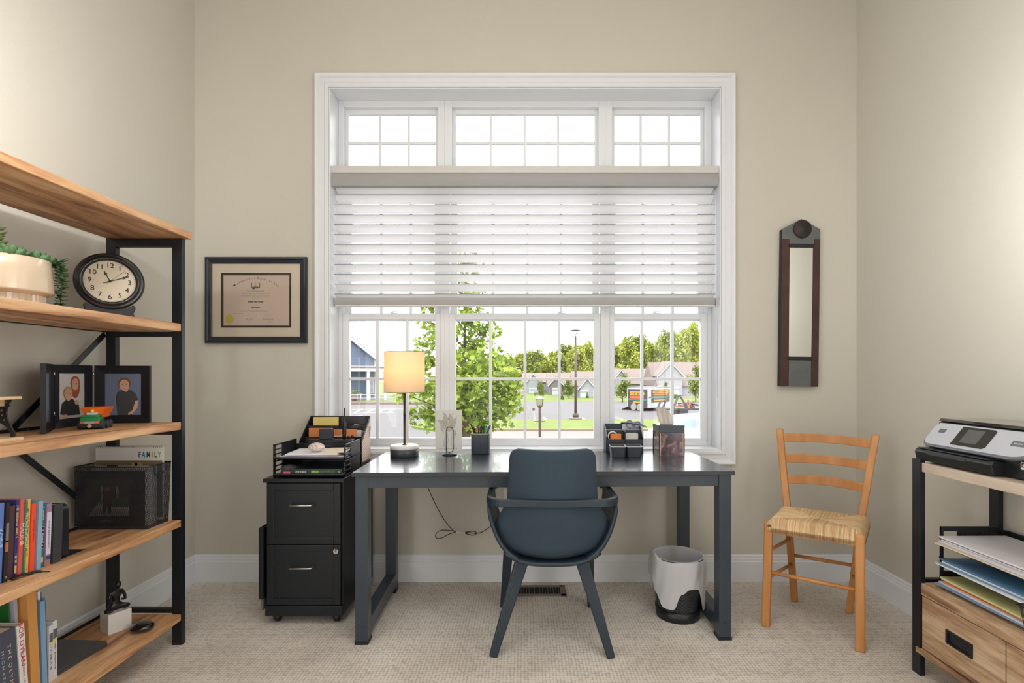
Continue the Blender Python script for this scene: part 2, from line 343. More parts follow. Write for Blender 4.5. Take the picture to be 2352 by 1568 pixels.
for i, (a, b, ta, tb, tm, lm, sa, sb, lk, gl) in enumerate(bays):
    r = structroot('window_%d' % (i+1))
    xa, xb = wx(a), wx(b)
    if i == 0: xa = OX0+.008
    if i == 2: xb = OX1-.008
    f = MB(); y0, y1 = WY, WY+.06
    # outer frame incl. half mullions
    f.box(xa, wx(ta), y0, y1, ZR0, ZH); f.box(wx(tb), xb, y0, y1, ZR0, ZH)
    f.box(wx(ta), wx(tb), y0, y1, wz(245), ZH); f.box(wx(ta), wx(tb), y0, y1, ZR0, ZR1)
    f.box(xa, wx(sa), y0, y1, ZS, ZR0); f.box(wx(sb), xb, y0, y1, ZS, ZR0); f.box(wx(sa), wx(sb), y0, y1+.03, OZ0+.012, wz(1013))
    f.build('window_frame', VINYL, r, bevel=.002)
    q = MB(); X0, X1 = wx(ta), wx(tb); zt0, zt1 = ZR1, wz(245)
    rectframe(q, X0, X1, zt0, zt1, .02, WY+.03, WY+.055, tt=.03)
    zc = wz(322)
    for m_ in tm: q.box(wx(m_)-.008, wx(m_)+.008, WY+.036, WY+.052, zt0+.02, zt1-.03)
    q.box(X0+.02, X1-.02, WY+.037, WY+.051, zc-.008, zc+.008)
    q.build('transom_sash', VINYL, r, bevel=.0015)
    MB().box(X0+.015, X1-.015, WY+.043, WY+.046, zt0+.015, zt1-.02).build('transom_pane', GLASS, r)
    # upper sash (outer plane)
    q = MB(); X0, X1 = wx(sa), wx(sb); zu0, zu1 = wz(735), ZR0; ys = WY+.042
    rectframe(q, X0+.004, X1-.004, zu0, zu1, .04, ys, ys+.026, tb=.045)
    for m_ in lm: q.box(wx(m_)+.004, wx(m_)+.022, ys+.006, ys+.02, zu0+.04, zu1-.03)
    q.build('upper_sash', VINYL, r, bevel=.0015)
    MB().box(X0+.03, X1-.03, ys+.011, ys+.014, zu0+.03, zu1-.03).build('upper_pane', GLASS, r)
    q = MB(); ys = WY+.008; zl0, zl1 = wz(1013), wz(719)
    gx0, gx1 = wx(gl[0]), wx(gl[1])
    q.box(X0, gx0, ys, ys+.03, zl0, zl1); q.box(gx1, X1, ys, ys+.03, zl0, zl1); q.box(gx0, gx1, ys, ys+.03, wz(733), zl1); q.box(gx0, gx1, ys, ys+.03, zl0, wz(1006))
    for m_ in lm: q.box(wx(m_)-.0085, wx(m_)+.0085, ys+.006, ys+.024, wz(1006), wz(733))
    q.box(gx0, gx1, ys+.007, ys+.023, wz(870)-.009, wz(870)+.009)
    q.build('lower_sash', VINYL, r, bevel=.002)
    MB().box(gx0-.01, gx1+.01, ys+.013, ys+.016, wz(1008), wz(730)).build('lower_pane', GLASS, r)
    for lx in ((lk,) if i != 1 else (1105, 1290)):
        l = MB(); x = wx(lx); z = zl1
        l.box(x-.022, x+.022, ys+.004, ys+.026, z, z+.004); l.lathe([(.008, z+.004), (.008, z+.012)], (x-.012, ys+.015, 0), 12); l.bar((x-.012, ys+.012, z+.012), (x+.024, ys+.006, z+.010), .006, .004)
        l.build('sash_lock', VINYL, r)
# sash weatherstrip line is part of the sash. ---- blind
t = thing('window_blind', 'white sheer horizontal shade with grey cassette, lowered halfway over the triple window', 'window blind', (0, 2.97, 1.572))
BL = sheer('sheer_vane', (240, 240, 242), .0, .14); FB = sheer('sheer_veil', (245, 245, 247), .86, .12); SEAM = M('seam_thread', (120, 120, 124), .7)
x0, x1 = X(760, 2.93), X(1652, 2.93)
MB().box(x0, x1, 2.925, 3.015, Z(397, 2.93), Z(381, 2.93)).build('headrail', M('blind_headrail', (206, 204, 202), .45), t, bevel=.002)
v = MB(); zt, zb = Z(397.5, 2.925), Z(426, 2.925); n = 8
prof = [(2.925-.008*math.sin(math.pi*k/n), zb+(zt-zb)*k/n) for k in range(n+1)]+[(2.99, zt), (2.99, zb)]
vs = [(x0+.001, a, b) for a, b in prof]+[(x1-.001, a, b) for a, b in prof]; k = len(prof)
v.add(vs, [tuple(range(k)), tuple(range(k, 2*k))[::-1]]+[(i, k+i, k+(i+1) % k, (i+1) % k) for i in range(k)]); v.build('cassette', GREYCAS, t)
fx0, fx1 = X(767, 2.95), X(1643, 2.95)
MB().grid(lambda u, w_: (fx0+(fx1-fx0)*u, 2.951, 1.60+(zb+.01-1.60)*w_), 2, 2).build('front_veil', FB, t)
MB().grid(lambda u, w_: (fx0+(fx1-fx0)*u, 3.012, 1.60+(zb+.01-1.60)*w_), 2, 2).build('rear_veil', FB, t)
for i in range(12):
    z = 2.210+.0571*(1-i); dr = .033
    MB().grid(lambda u, w_: (fx0+.004+(fx1-fx0-.008)*u, 2.953+.057*w_, z-dr*w_-.006*math.sin(math.pi*w_)), 2, 6).build('vane', BL, t)
    MB().box(fx0, fx1, 2.9485, 2.9505, z-.0013, z+.0013).build('seam', SEAM, t)
b_ = MB(); z0, z1 = Z(703, 2.96), Z(684, 2.96)
b_.box(fx0-.002, fx1+.002, 2.955, 2.995, z0+.008, z1); b_.box(fx0+.002, fx1-.002, 2.958, 2.992, z0, z0+.008, 1)
b_.build('bottom_rail', [M('blind_bottom_rail', (160, 161, 162), .5), M('blind_rail_lip', (222, 220, 216), .5)], t, bevel=.002)
c = MB(); xc = X(1650, 2.945)-.004; c.tube([(xc, 2.945, 2.24), (xc-.001, 2.945, 1.6), (xc, 2.945, 1.03)], .0015, 6); c.tube([(xc-.006, 2.944, 2.24), (xc-.006, 2.944, 1.6), (xc-.001, 2.944, 1.03)], .0015, 6)
c.build('pull_cord', VINYL, t)
MB().box(xc-.008, xc+.006, 2.936, 2.95, .955, 1.04).build('cord_tensioner', VINYL, t, bevel=.003)
# ------------------------------------------------------------ outdoors (ground 1.43 m below the floor)
GZ = -1.43
def GY(py): return (1.17-GZ)*F/(py-862)
ASPH = M('asphalt', (86, 83, 83), .9, var=.1, vscale=.6, bump=.2, bscale=40)
CONC = M('pale_concrete', (112, 104, 99), .9, var=.08, vscale=1)
LAWN = M('lawn_grass', (88, 102, 26), .95, var=.3, vscale=1.2, bump=.5, bscale=30)
LINE = M('road_paint', (165, 163, 160), .8)
g = MB(); g.add([(-90, 3.3, GZ), (90, 3.3, GZ), (90, 52, GZ), (-90, 52, GZ)], [(0, 1, 2, 3)]); struct('ground', g, ASPH)
g = MB(); g.add([(-160, 52, GZ+.0), (160, 52, GZ), (160, 220, GZ), (-160, 220, GZ)], [(0, 1, 2, 3)]); struct('far_lawn', g, LAWN)
struct('sidewalk', MB().box(-1.9, 40, 9, GY(991), GZ, GZ+.04), CONC)
lw = MB(); ya, yb = GY(990), GY(966); xa = X(925, ya)
lw.plate([(x, y) for x, y in [(xa+2, ya), (40, ya), (40, yb), (xa+2.2, yb)]]+ell(xa+2.1, (ya+yb)/2, 2.2, (yb-ya)/2, 8, 90, 270), (0, 0, GZ), (1, 0, 0), (0, 1, 0), .09)
struct('lawn', lw, LAWN)
struct('curb', MB().box(xa+1.5, 40, ya-.25, ya-.02, GZ, GZ+.12), M('curb_stone', (116, 98, 92), .9))
# faint driveway bands across the far lawn
for k, (p0, p1, xa_, xb_) in enumerate([(914, 908, 8, 60), (903, 895, -2, 60), (884, 880, 2, 60)]):
    struct('driveway', MB().box(xa_, xb_, GY(p0), GY(p1), GZ, GZ+.05), CONC)
# parking lines
def strip(p, q, wd):
    m = MB(); a = Vector((X(p[0], GY(p[1])), GY(p[1]), GZ)); b = Vector((X(q[0], GY(q[1])), GY(q[1]), GZ)); m.bar(a+Vector((0, 0, .004)), b+Vector((0, 0, .004)), wd, .006)
    return m
mb = MB()
for p, q in (((808, 940), (940, 939)), ((806, 949), (905, 947)), ((812, 949), (832, 939)), ((838, 949), (858, 939)), ((868, 948), (884, 939)), ((890, 948), (906, 939)), ((800, 956), (833, 954))): mb.merge(strip(p, q, .14))
struct('parking_stripes', mb, LINE)
mb = MB()
for p, q in (((1249, 958), (1256, 966)), ((1332, 958), (1344, 964)), ((1414, 958), (1440, 966))): mb.merge(strip(p, q, .16))
struct('road_stripes', mb, LINE)

# -------- foliage
def leafmat(name, c0, c1, tr=.35):
    m, nt, N, L, b = nodes(name); b.inputs['Roughness'].default_value = .55
    oi = N.new('ShaderNodeNewGeometry'); cr = N.new('ShaderNodeValToRGB'); cr.color_ramp.elements[0].color = lin(c0); cr.color_ramp.elements[1].color = lin(c1)
    L.new(oi.outputs['Random Per Island'], cr.inputs[0]); L.new(cr.outputs[0], b.inputs['Base Color'])
    tl = N.new('ShaderNodeBsdfTranslucent'); L.new(cr.outputs[0], tl.inputs[0]); x = N.new('ShaderNodeMixShader'); x.inputs[0].default_value = tr
    L.new(b.outputs[0], x.inputs[1]); L.new(tl.outputs[0], x.inputs[2]); L.new(x.outputs[0], N['Material Output'].inputs[0]); MATS[name] = m; return m
MAPLE = leafmat('maple_leaf', (70, 94, 18), (158, 176, 66), .4)
LEAF1 = leafmat('forest_leaf_light', (116, 126, 44), (176, 180, 84), .3); LEAF2 = leafmat('forest_leaf_mid', (98, 112, 44), (152, 160, 76), .3); LEAF3 = leafmat('young_tree_leaf', (70, 88, 26), (132, 144, 54), .3)
BARK = M('bark', (96, 80, 66), .9, var=.3, bump=.5)
maple_outline = [(0, -.5), (.06, -.12), (.3, -.28), (.28, -.1), (.52, .02), (.36, .1), (.4, .3), (.18, .2), (.12, .3), (0, .6), (-.12, .3), (-.18, .2), (-.4, .3), (-.36, .1), (-.52, .02), (-.28, -.1), (-.3, -.28), (-.06, -.12)]
def leaves(mb, pts, size, rn, outline=None):
    for p in pts:
        s_ = size*rn.uniform(.7, 1.3); a = rn.uniform(0, 6.28); tl = rn.uniform(.2, 1.3); az = rn.uniform(0, 6.28)
        u = Vector((math.cos(az), math.sin(az), 0)); w_ = Vector((-math.sin(az)*math.cos(tl), math.cos(az)*math.cos(tl), math.sin(tl)))
        U = u*math.cos(a)+w_*math.sin(a); V = -u*math.sin(a)+w_*math.cos(a)
        if outline: mb.add([p+U*x*s_+V*y*s_ for x, y in outline], [tuple(range(len(outline)))])
        else: mb.add([p-U*s_*.5, p-V*s_*.35, p+U*s_*.5, p+V*s_*.35], [(0, 1, 2, 3)])
def crown_pts(blobs, n, rn, shell=.35):
    out = []; wts = [r**2 for _, r in blobs]
    for _ in range(n):
        c, r = rn.choices(blobs, wts)[0]
        d = Vector((rn.gauss(0, 1), rn.gauss(0, 1), rn.gauss(0, 1))).normalized(); out.append(Vector(c)+d*r*(1-shell*rn.random()**1.5))
    return out
# maple in front of the window
rn = random.Random(3); MYY = 8.6
def mp(px, py, dy=0): return Vector((X(px, MYY+dy), MYY+dy, Z(py, MYY+dy)))
t = thing('maple_tree', 'bright green young maple close behind the window, filling its middle bay', 'tree', (X(1068, MYY), MYY, GZ))
bl = []
for px, py, rr in [(1075, 600, .45), (1090, 680, .6), (1070, 730, .55), (1110, 760, .5), (1085, 800, .75), (1110, 850, .8), (1070, 880, .85), (1150, 850, .5), (1150, 900, .6), (1172, 880, .42), (1100, 940, .7), (1060, 940, .65), (1020, 900, .6), (985, 830, .42), (975, 790, .3), (1000, 770, .3), (985, 900, .5), (960, 950, .35), (990, 960, .4), (1150, 950, .45), (1110, 980, .35), (1170, 925, .42), (980, 735, .3), (990, 700, .3), (930, 905, .28), (905, 890, .2), (1020, 700, .5), (1040, 640, .45), (1030, 970, .42), (1080, 990, .3), (950, 820, .2)]:
    bl.append((mp(px, py, rn.uniform(-.5, .5)), rr*.62))
mb = MB(); leaves(mb, crown_pts(bl, 5200, rn, .9), .105, rn, maple_outline)
mb.build('foliage', MAPLE, t)
tr = MB(); bx, by = X(1068, MYY), MYY
tr.tube([(bx, by, GZ), (bx+.02, by, 0), (bx-.02, by, 1.2), (bx, by, 2.2), (bx+.03, by, 3.2)], [.09, .075, .055, .035, .012], 10)
for k in range(26):
    z = rn.uniform(.1, 2.6); c, r_ = rn.choice(bl); tr.tube([(bx, by, c.z-.5), (bx+(c.x-bx)*.5, by+(c.y-by)*.5, c.z-.2), tuple(c)], [.02, .012, .005], 5)
tr.build('trunk', BARK, t)
# forest edge: one crown of each kind, copied
def proto_tree(name, mat, seed, n=4200, conic=False):
    rn = random.Random(seed); bl = []
    for k in range(16):
        h = rn.uniform(.28, 1.0); rad = (.42*(1.05-h) if conic else .34*math.sin(math.pi*min(1, (h-.12)*1.02))**.6); a = rn.uniform(0, 6.28); d = rad*rn.uniform(.2, .9)
        bl.append((Vector((math.cos(a)*d, math.sin(a)*d, h*.86)), rn.uniform(.09, .16)))
    mb = MB(); leaves(mb, crown_pts(bl, n, rn, .8), .06, rn)
    me = mb.build(name+'_m', mat, origin=(0, 0, 0)); data = me.data; bpy.data.objects.remove(me)
    tk = MB(); tk.tube([(0, 0, 0), (.01, 0, .4), (0, 0, .8)], [.022, .016, .006], 7)
    for k in range(7):
        c = rn.choice(bl)[0]; tk.tube([(0, 0, c.z*.6), tuple(c)], [.008, .003], 5)
    o = tk.build(name+'_t', BARK, origin=(0, 0, 0)); d2 = o.data; bpy.data.objects.remove(o)
    return data, d2
PT = [proto_tree('p1', LEAF1, 1), proto_tree('p2', LEAF2, 2), proto_tree('p3', LEAF1, 5), proto_tree('p4', LEAF3, 8, 1500), proto_tree('p5', LEAF3, 9, 1500, True)]
def place_tree(kind, px, py_top, Y, wpx, label, name='broadleaf_tree', group='trees of the wooded edge behind the far houses', rot=0):
    x = X(px, Y); h = Z(py_top, Y)-GZ
    t = thing(name, label, 'tree', (x, Y, GZ), (0, 0, rot), group)
    sw = wpx*Y/F/.75
    for nm, d in (('foliage', PT[kind][0]), ('trunk', PT[kind][1])):
        o = bpy.data.objects.new(nm, d); COL.objects.link(o); o.parent = t; o.scale = (sw, sw, h)
    return t
fl = 'leafy green tree of the wooded edge rising behind the far house roofs'
forest = [(1160, 812, 120, 70), (1200, 806, 110, 60), (1225, 800, 118, 64), (1252, 806, 108, 60), (1278, 802, 120, 58), (1300, 786, 112, 60), (1328, 780, 106, 62), (1352, 778, 116, 60), (1385, 780, 108, 60), (1418, 776, 114, 62), (1442, 768, 108, 58), (1466, 764, 116, 62), (1492, 768, 108, 60), (1515, 764, 116, 60), (1538, 752, 106, 60), (1566, 738, 112, 70), (1596, 734, 106, 66), (1622, 742, 114, 66), (1650, 750, 108, 66), (1130, 820, 112, 66), (1100, 826, 118, 70)]
for i, (px, pt, Y, wd) in enumerate(sorted(forest)): Y = 100+(i*5 % 4)*8+(i % 3); place_tree([0, 1, 2][i % 3], px, pt, Y, wd, fl, rot=i*1.3)
for i in range(15): place_tree([1, 0, 2][i % 3], 1115+i*38, [806, 800, 808, 796, 792, 800, 790, 784, 790, 780, 778, 772, 764, 756, 760][i]+12, 138+(i % 3)*9, 74, 'darker green tree of the rear row filling the wooded edge behind the houses', group='rear row of the wooded edge', rot=i*2.1)
place_tree(4, 1240, 866, 56, 30, 'small dense green tree standing over the lantern post before the far garages', 'young_tree', None)
place_tree(3, 1307, 868, 58, 42, 'small round green tree just left of the tall street lamp pole', 'young_tree', None, 1)
place_tree(3, 1430, 852, 50, 46, 'loose light green tree left of the parked cargo trailer', 'young_tree', None, 2)
place_tree(3, 1598, 832, 50, 48, 'green tree at the far right window edge beside the beige garage', 'young_tree', None, 4)
place_tree(3, 1531, 874, 60, 26, 'small green tree between the two far houses above the cargo trailer', 'young_tree', None, 5)
def bush(px, py, Y, wpx, hpx, label, cone=False):
    rn = random.Random(int(px)); w_ = wpx*Y/F/2; h = hpx*Y/F; x = X(px, Y)
    mb = MB(); pts = []
    for _ in range(420):
        a = rn.uniform(0, 6.28); q = rn.random(); rr = w_*((1-q) if cone else math.sin(math.acos(min(1, q*.98)))); pts.append(Vector((x+math.cos(a)*rr*rn.uniform(.6, 1), Y+math.sin(a)*rr, GZ+.02+q*h)))
    leaves(mb, pts, .13, rn); mb.ball((x, Y, GZ+h*.45), h*.42, sc=(w_/h*.9/.5, w_/h*.9/.5, 1)); tag(mb.build('shrub', LEAF3, origin=(x, Y, GZ)), label, 'shrub')
bush(1291, 0, 55, 9, 9, 'round clipped shrub on the grass between the two small trees')
bush(1349, 0, 59, 7, 12, 'narrow conical shrub beside the white garage right of the street lamp', True)
bush(1490, 0, 60, 14, 9, 'low green shrub behind the cargo trailer')
bush(1552, 0, 58, 16, 9, 'low green shrub in front of the beige garage behind the black racks')
# -------- blue clapboard house
def siding(name, col, sc=5.5):
    m, nt, N, L, b = nodes(name); b.inputs['Roughness'].default_value = .8
    v = texco(nt, (0, 0, sc)); wv = N.new('ShaderNodeTexWave'); wv.bands_direction = 'Z'; wv.wave_profile = 'SAW'; wv.inputs['Scale'].default_value = .32; L.new(v, wv.inputs['Vector'])
    mx = N.new('ShaderNodeMix'); mx.data_type = 'RGBA'; L.new(wv.outputs['Fac'], mx.inputs['Factor']); c = lin(col)
    mx.inputs['A'].default_value = tuple(q*.72 for q in c[:3])+(1,); mx.inputs['B'].default_value = c; L.new(mx.outputs['Result'], b.inputs['Base Color'])
    bp = N.new('ShaderNodeBump'); bp.inputs['Strength'].default_value = .6; bp.inputs['Distance'].default_value = .03; L.new(wv.outputs['Fac'], bp.inputs['Height']); L.new(bp.outputs[0], b.inputs['Normal']); return m
BLUE = siding('blue_siding', (92, 104, 124)); WSID = siding('white_siding', (148, 149, 153)); BSID = siding('tan_siding', (112, 106, 104))
ROOF = M('pink_shingle', (112, 100, 95), .9, var=.12, vscale=4, bump=.3); PAINT = M('white_paint_out', (160, 161, 163), .7); DGL = M('dark_pane', (120, 128, 138), .2); BRN = M('brown_brick', (104, 84, 76), .9)
HY = 57.0
t = thing('clapboard_house', 'blue clapboard house with white gable trim, porch columns and paned window, at far left', 'house', (-20, HY, GZ))
xr = X(864, HY); ze = Z(826, HY); xp = xr-5.6; zp = ze+4.5; xl = xp-5.6
b = MB(); b.plate([(xl, GZ), (xr, GZ), (xr, ze), (xp, zp), (xl, ze)], (0, HY, 0), (1, 0, 0), (0, 0, 1), -9); b.build('wall', BLUE, t)
r = MB()
for s_, xe in ((1, xr+.5), (-1, xl-.5)):
    r.obox((xp, HY-.5, zp+.16), (xe-xp, 0, ze-.4-zp), (0, 10, 0), (0, 0, .16))
r.build('roof', ROOF, t)
r = MB()
for xe in (xr+.5, xl-.5): r.obox((xp, HY-.56, zp-.12), (xe-xp, 0, ze-.4-zp), (0, .12, 0), (0, 0, .34))
r.box(xl, xr+.1, HY-.1, HY, Z(843, HY)-.1, Z(840, HY)); r.box(xr-.2, xr+.1, HY-.12, HY, GZ, ze)
r.build('white_trim', PAINT, t)
p = MB(); zpb, zpt = Z(853, 55), Z(846, 55)
p.box(X(760, 54.5), X(862, 54.5), 54, 57, zpt, Z(842, 55), 1); p.box(X(760, 54.5), X(862, 54.5), 54, 54.3, zpb, zpt, 0)
p.build('porch_roof', [PAINT, BRN], t)
for px in (818, 856):
    MB().box(X(px, 54.2)-.15, X(px, 54.2)+.15, 54.05, 54.35, GZ, zpb).build('porch_column', PAINT, t)
wn = MB(); wx0, wx1, wz0, wz1 = X(842, HY), X(868, HY), Z(903, HY), Z(872, HY)
f = MB(); xr2 = xr-.25
f.box(X(842, HY), xr2, HY-.1, HY-.02, wz0, wz1, 0)
for k in range(2):
    for j in range(2):
        a = X(844.5, HY)+.32*k; c = wz0+.12+j*.7; f.box(a, a+.26, HY-.12, HY-.1, c, c+.6, 1)
f.build('window', [PAINT, DGL], t)
w2 = MB(); x2, x3 = X(866, 62), X(884, 62); zt2 = Z(826, 62)
w2.plate([(x2-1, GZ), (x3, GZ), (x3, zt2-.8), (x3-1.2, zt2+.3), (x2-1, zt2+.3)], (0, 62, 0), (1, 0, 0), (0, 0, 1), -5); w2.build('rear_wing', BLUE, t)
r = MB(); r.obox((x3-1.2, 61.8, zt2+.3), (1.5, 0, -1.3), (0, 5, 0), (0, 0, .25)); r.build('wing_trim', PAINT, t)
q_ = bpy.data.objects['clapboard_house']; pv = Vector((xr, HY, 0)); q_.rotation_euler.z = R(26); q_.location = pv+Matrix.Rotation(R(26), 4, 'Z') @ (q_.location-pv)
# railing
t = thing('porch_railing', 'long white pipe railing in front of the blue house', 'railing', (X(850, 50), 50, GZ))
r = MB()
for zz in (Z(906, 50), Z(914, 50)): r.tube([(X(780, 50), 50, zz), (X(905, 50), 50, zz)], .035, 6)
r.build('rail', PAINT, t)
for px in (790, 820, 829, 850, 872, 893): MB().tube([(X(px, 50), 50, GZ), (X(px, 50), 50, Z(904, 50))], .04, 6).build('post', PAINT, t)
tag(MB().box(X(780, 46), X(1040, 46), 46, 46.5, GZ, Z(924, 46)).build('retaining_wall', BRN), 'low brown brick retaining wall behind the striped parking lot', 'wall')
t = thing('flower_planter', 'brown tub with green plant by the railing, far left of the window', 'planter', (X(815, 52), 52, GZ))
MB().lathe([(.25, GZ), (.4, GZ+.7)], (X(815, 52), 52, 0), 14).build('tub', BRN, t)
mb = MB(); rn = random.Random(4); leaves(mb, [Vector((X(815, 52)+rn.uniform(-.4, .4), 52+rn.uniform(-.4, .4), GZ+.7+rn.uniform(0, .35))) for _ in range(120)], .15, rn); mb.build('foliage', LEAF3, t)
# -------- far houses
def far_house(px0, px1, py_eave, py_ridge, Y, label, gables, garages, wins=(), sid=WSID, depth=8):
    x0, x1 = X(px0, Y), X(px1, Y); ze, zr = Z(py_eave, Y), Z(py_ridge, Y)
    t = thing('distant_house', label, 'house', ((x0+x1)/2, Y, GZ))
    MB().box(x0, x1, Y, Y+depth, GZ, ze).build('wall', sid, t)
    r = MB(); ov = .4
    vs = [(x0-ov, Y-ov, ze-.1), (x1+ov, Y-ov, ze-.1), (x1+ov, Y+depth+ov, ze-.1), (x0-ov, Y+depth+ov, ze-.1), (x0-ov, Y+depth/2, zr), (x1+ov, Y+depth/2, zr)]
    r.add(vs, [(0, 1, 5, 4), (2, 3, 4, 5), (1, 2, 5), (3, 0, 4), (0, 3, 2, 1)]); r.build('roof', ROOF, t)
    for (ga, gb, gp, geave) in gables:
        a, b_, z_, ez = X(ga, Y), X(gb, Y), Z(gp, Y), Z(geave, Y); m_ = (a+b_)/2
        g = MB(); g.plate([(a, GZ), (b_, GZ), (b_, ez), (m_, z_), (a, ez)], (0, Y-1.2, 0), (1, 0, 0), (0, 0, 1), -3.5); g.build('gable_front', sid, t)
        q = MB()
        for xe in (a-.3, b_+.3): q.obox((m_, Y-1.4, z_+.05), (xe-m_, 0, ez-.2-z_), (0, 4.6, 0), (0, 0, .12))
        q.build('gable_roof', ROOF, t)
        q = MB()
        for xe in (a-.3, b_+.3): q.obox((m_, Y-1.45, z_-.12), (xe-m_, 0, ez-.2-z_), (0, .08, 0), (0, 0, .2))
        q.build('rake_trim', PAINT, t)
    for (ga, gb, gt) in garages:
        a, b_, z_ = X(ga, Y-1.2), X(gb, Y-1.2), Z(gt, Y-1.2); g = MB(); g.box(a, b_, Y-1.28, Y-1.2, GZ, z_, 0)
        n = 6
        for k in range(n): xx = a+(b_-a)*(k+.2)/n; g.box(xx, xx+(b_-a)/n*.6, Y-1.3, Y-1.28, z_-.42, z_-.2, 1)
        g.build('garage_door', [PAINT, DGL], t)
    for (ga, gb, g0, g1) in wins:
        g = MB(); a, b_, c, d = X(ga, Y), X(gb, Y), Z(g0, Y), Z(g1, Y)
        g.box(a-.08, b_+.08, Y-.06, Y, c-.08, d+.08, 0); g.box(a, (a+b_)/2-.03, Y-.09, Y-.06, c, d, 1); g.box((a+b_)/2+.03, b_, Y-.09, Y-.06, c, d, 1); g.build('window', [PAINT, DGL], t)
far_house(1205, 1260, 876, 856, 76, 'far white house with pinkish roof and twin front gables, left of the small dense tree', [(1209, 1240, 858, 878)], [(1215, 1236, 890)], [(1244, 1250, 896, 884)])
far_house(1264, 1310, 880, 855, 70, 'far house with dark garage surround between the two small round trees', [(1262, 1290, 866, 882)], [(1268, 1284, 890)], sid=BSID, depth=5)
far_house(1323, 1395, 884, 852, 62, 'far white house with steep gabled garage just right of the street lamp pole', [(1330, 1362, 868, 890)], [(1333, 1352, 894)], depth=5)
far_house(1405, 1500, 880, 845, 72, 'far house with broad pinkish roof and small gable behind the cargo trailer', [(1410, 1436, 850, 868)], [(1420, 1434, 892)], [(1486, 1493, 896, 882), (1496, 1500, 896, 884)])
far_house(1508, 1660, 884, 830, 64, 'large far house with white peaked gable and tan garage wall, rightmost in the window', [(1508, 1560, 832, 862)], [(1548, 1560, 888)], [(1514, 1520, 890, 880)], sid=WSID, depth=6)
# -------- street lamp
Y = 29.5; x = X(1322, Y)
t = thing('street_lamp', 'tall dark street lamp with a flat disc head on the grass strip', 'street lamp', (x, Y, GZ))
MB().lathe([(.38, GZ+.08), (.36, GZ+.2)], (x, Y, 0), 20).build('footing', CONC, t)
BZ = M('bronze_paint', (66, 52, 46), .5)
MB().lathe([(.17, GZ+.2), (.17, GZ+.42), (.12, GZ+.43)], (x, Y, 0), 16).build('base_cover', BZ, t)
MB().lathe([(.075, GZ+.4), (.055, Z(772, Y))], (x, Y, 0), 12).build('pole', BZ, t)
h = MB(); zd = Z(760, Y); h.lathe([(.27, zd), (.28, zd+.05), (.12, zd+.08)], (x, Y, 0), 20)
for a in range(4): h.tube([(x, Y, Z(772, Y)), (x+.1*math.cos(a*1.57+.4), Y+.1*math.sin(a*1.57+.4), zd)], .012, 5)
h.build('lamp_head', BZ, t)
# -------- lantern post
Y = 19.0; x = X(1240, Y)
t = thing('lantern_post', 'short dark post topped by a glazed lantern, nearest the window', 'lamp post', (x, Y, GZ))
zl = Z(938, Y)
MB().box(x-.05, x+.05, Y-.05, Y+.05, GZ, zl).build('post', BZ, t, bevel=.01)
MB().box(x-.22, x+.2, Y-.02, Y+.02, Z(968, Y), Z(966.5, Y)).build('ladder_bar', BZ, t)
h = MB(); z0, z1 = Z(932, Y), Z(916, Y); a0, a1 = .085, .115
h.lathe([(.03, zl), (.1, z0)], (x, Y, 0), 4, smooth=False)
for sx in (-1, 1):
    for sy in (-1, 1): h.bar((x+sx*a0, Y+sy*a0, z0), (x+sx*a1, Y+sy*a1, z1), .018, .018)
h.box(x-a1-.01, x+a1+.01, Y-a1-.01, Y+a1+.01, z1, z1+.015); h.build('lantern_frame', BZ, t)
MB().lathe([(a0*1.35, z0+.005), (a1*1.35, z1)], (x, Y, 0), 4, smooth=False).xf(Matrix.Identity(4)).build('lantern_glass', glassy('lantern_glass', (235, 232, 215)), t)
MB().lathe([(.17, z1+.015), (.07, z1+.08), (.03, z1+.1), (.001, z1+.12)], (x, Y, 0), 4, smooth=False).build('lantern_cap', PAINT, t)
MB().tube([(x, Y, z0), (x, Y, z0+.16)], .02, 8).build('bulb', PAINT, t)
Y = 27; x = X(1226, Y)
t = thing('marker_post', 'slim white marker post with a brown head, left of the lantern post', 'post', (x, Y, GZ))
MB().bar((x+.08, Y, GZ), (x, Y, Z(943, Y)), .12, .05).build('stake', PAINT, t); MB().box(x-.07, x+.05, Y-.04, Y+.04, Z(943, Y), Z(937, Y)).build('head', BZ, t)
# -------- cargo trailer
C0 = Vector((8.97, 37, GZ)); UL = Vector((-1.24, 1.5, 0)).normalized(); UR = Vector((1.5, 1.24, 0)).normalized(); LL, LR = 2.0, 2.75; zb, zt = -1.22, .26
t = thing('cargo_trailer', 'enclosed cargo trailer with black and orange lettered panels and a green stripe', 'trailer', C0)
CW = M('trailer_white', (150, 149, 148), .5); CK = M('trailer_black', (44, 42, 44), .5); CY = M('sign_yellow', (176, 124, 34), .6); CR = M('sign_red', (160, 58, 34), .6); CG = M('sign_green', (16, 110, 66), .6)
O = Vector((C0.x, C0.y, zb)); b = MB(); b.obox(O, UR*LR, UL*LL, (0, 0, zt-zb)); b.build('body', CW, t, bevel=.05)
MB().obox(O+Vector((0, 0, zt-zb)), UR*LR, UL*LL, (0, 0, .05)).build('roof_cap', M('trailer_roof', (90, 89, 92), .5), t, bevel=.02)
Mf = frame_M(O-UR*.012, -UL, (0, 0, 1)) # left face, x grows toward corner
s1 = MB(); hh = zt-zb
s1.plate([(-LL+.1, .05), (-.12, .05), (-.12, hh-.1), (-LL+.1, hh-.1)], O-UR*.004, -UL, (0, 0, 1), .006, 0)
for (a, b_, c, d, mi) in ((-LL+.1, -.12, .56, .66, 3),): s1.plate([(a, c), (b_, c), (b_, d), (a, d)], O-UR*.012, -UL, (0, 0, 1), .004, mi)
T_ = Matrix.Translation
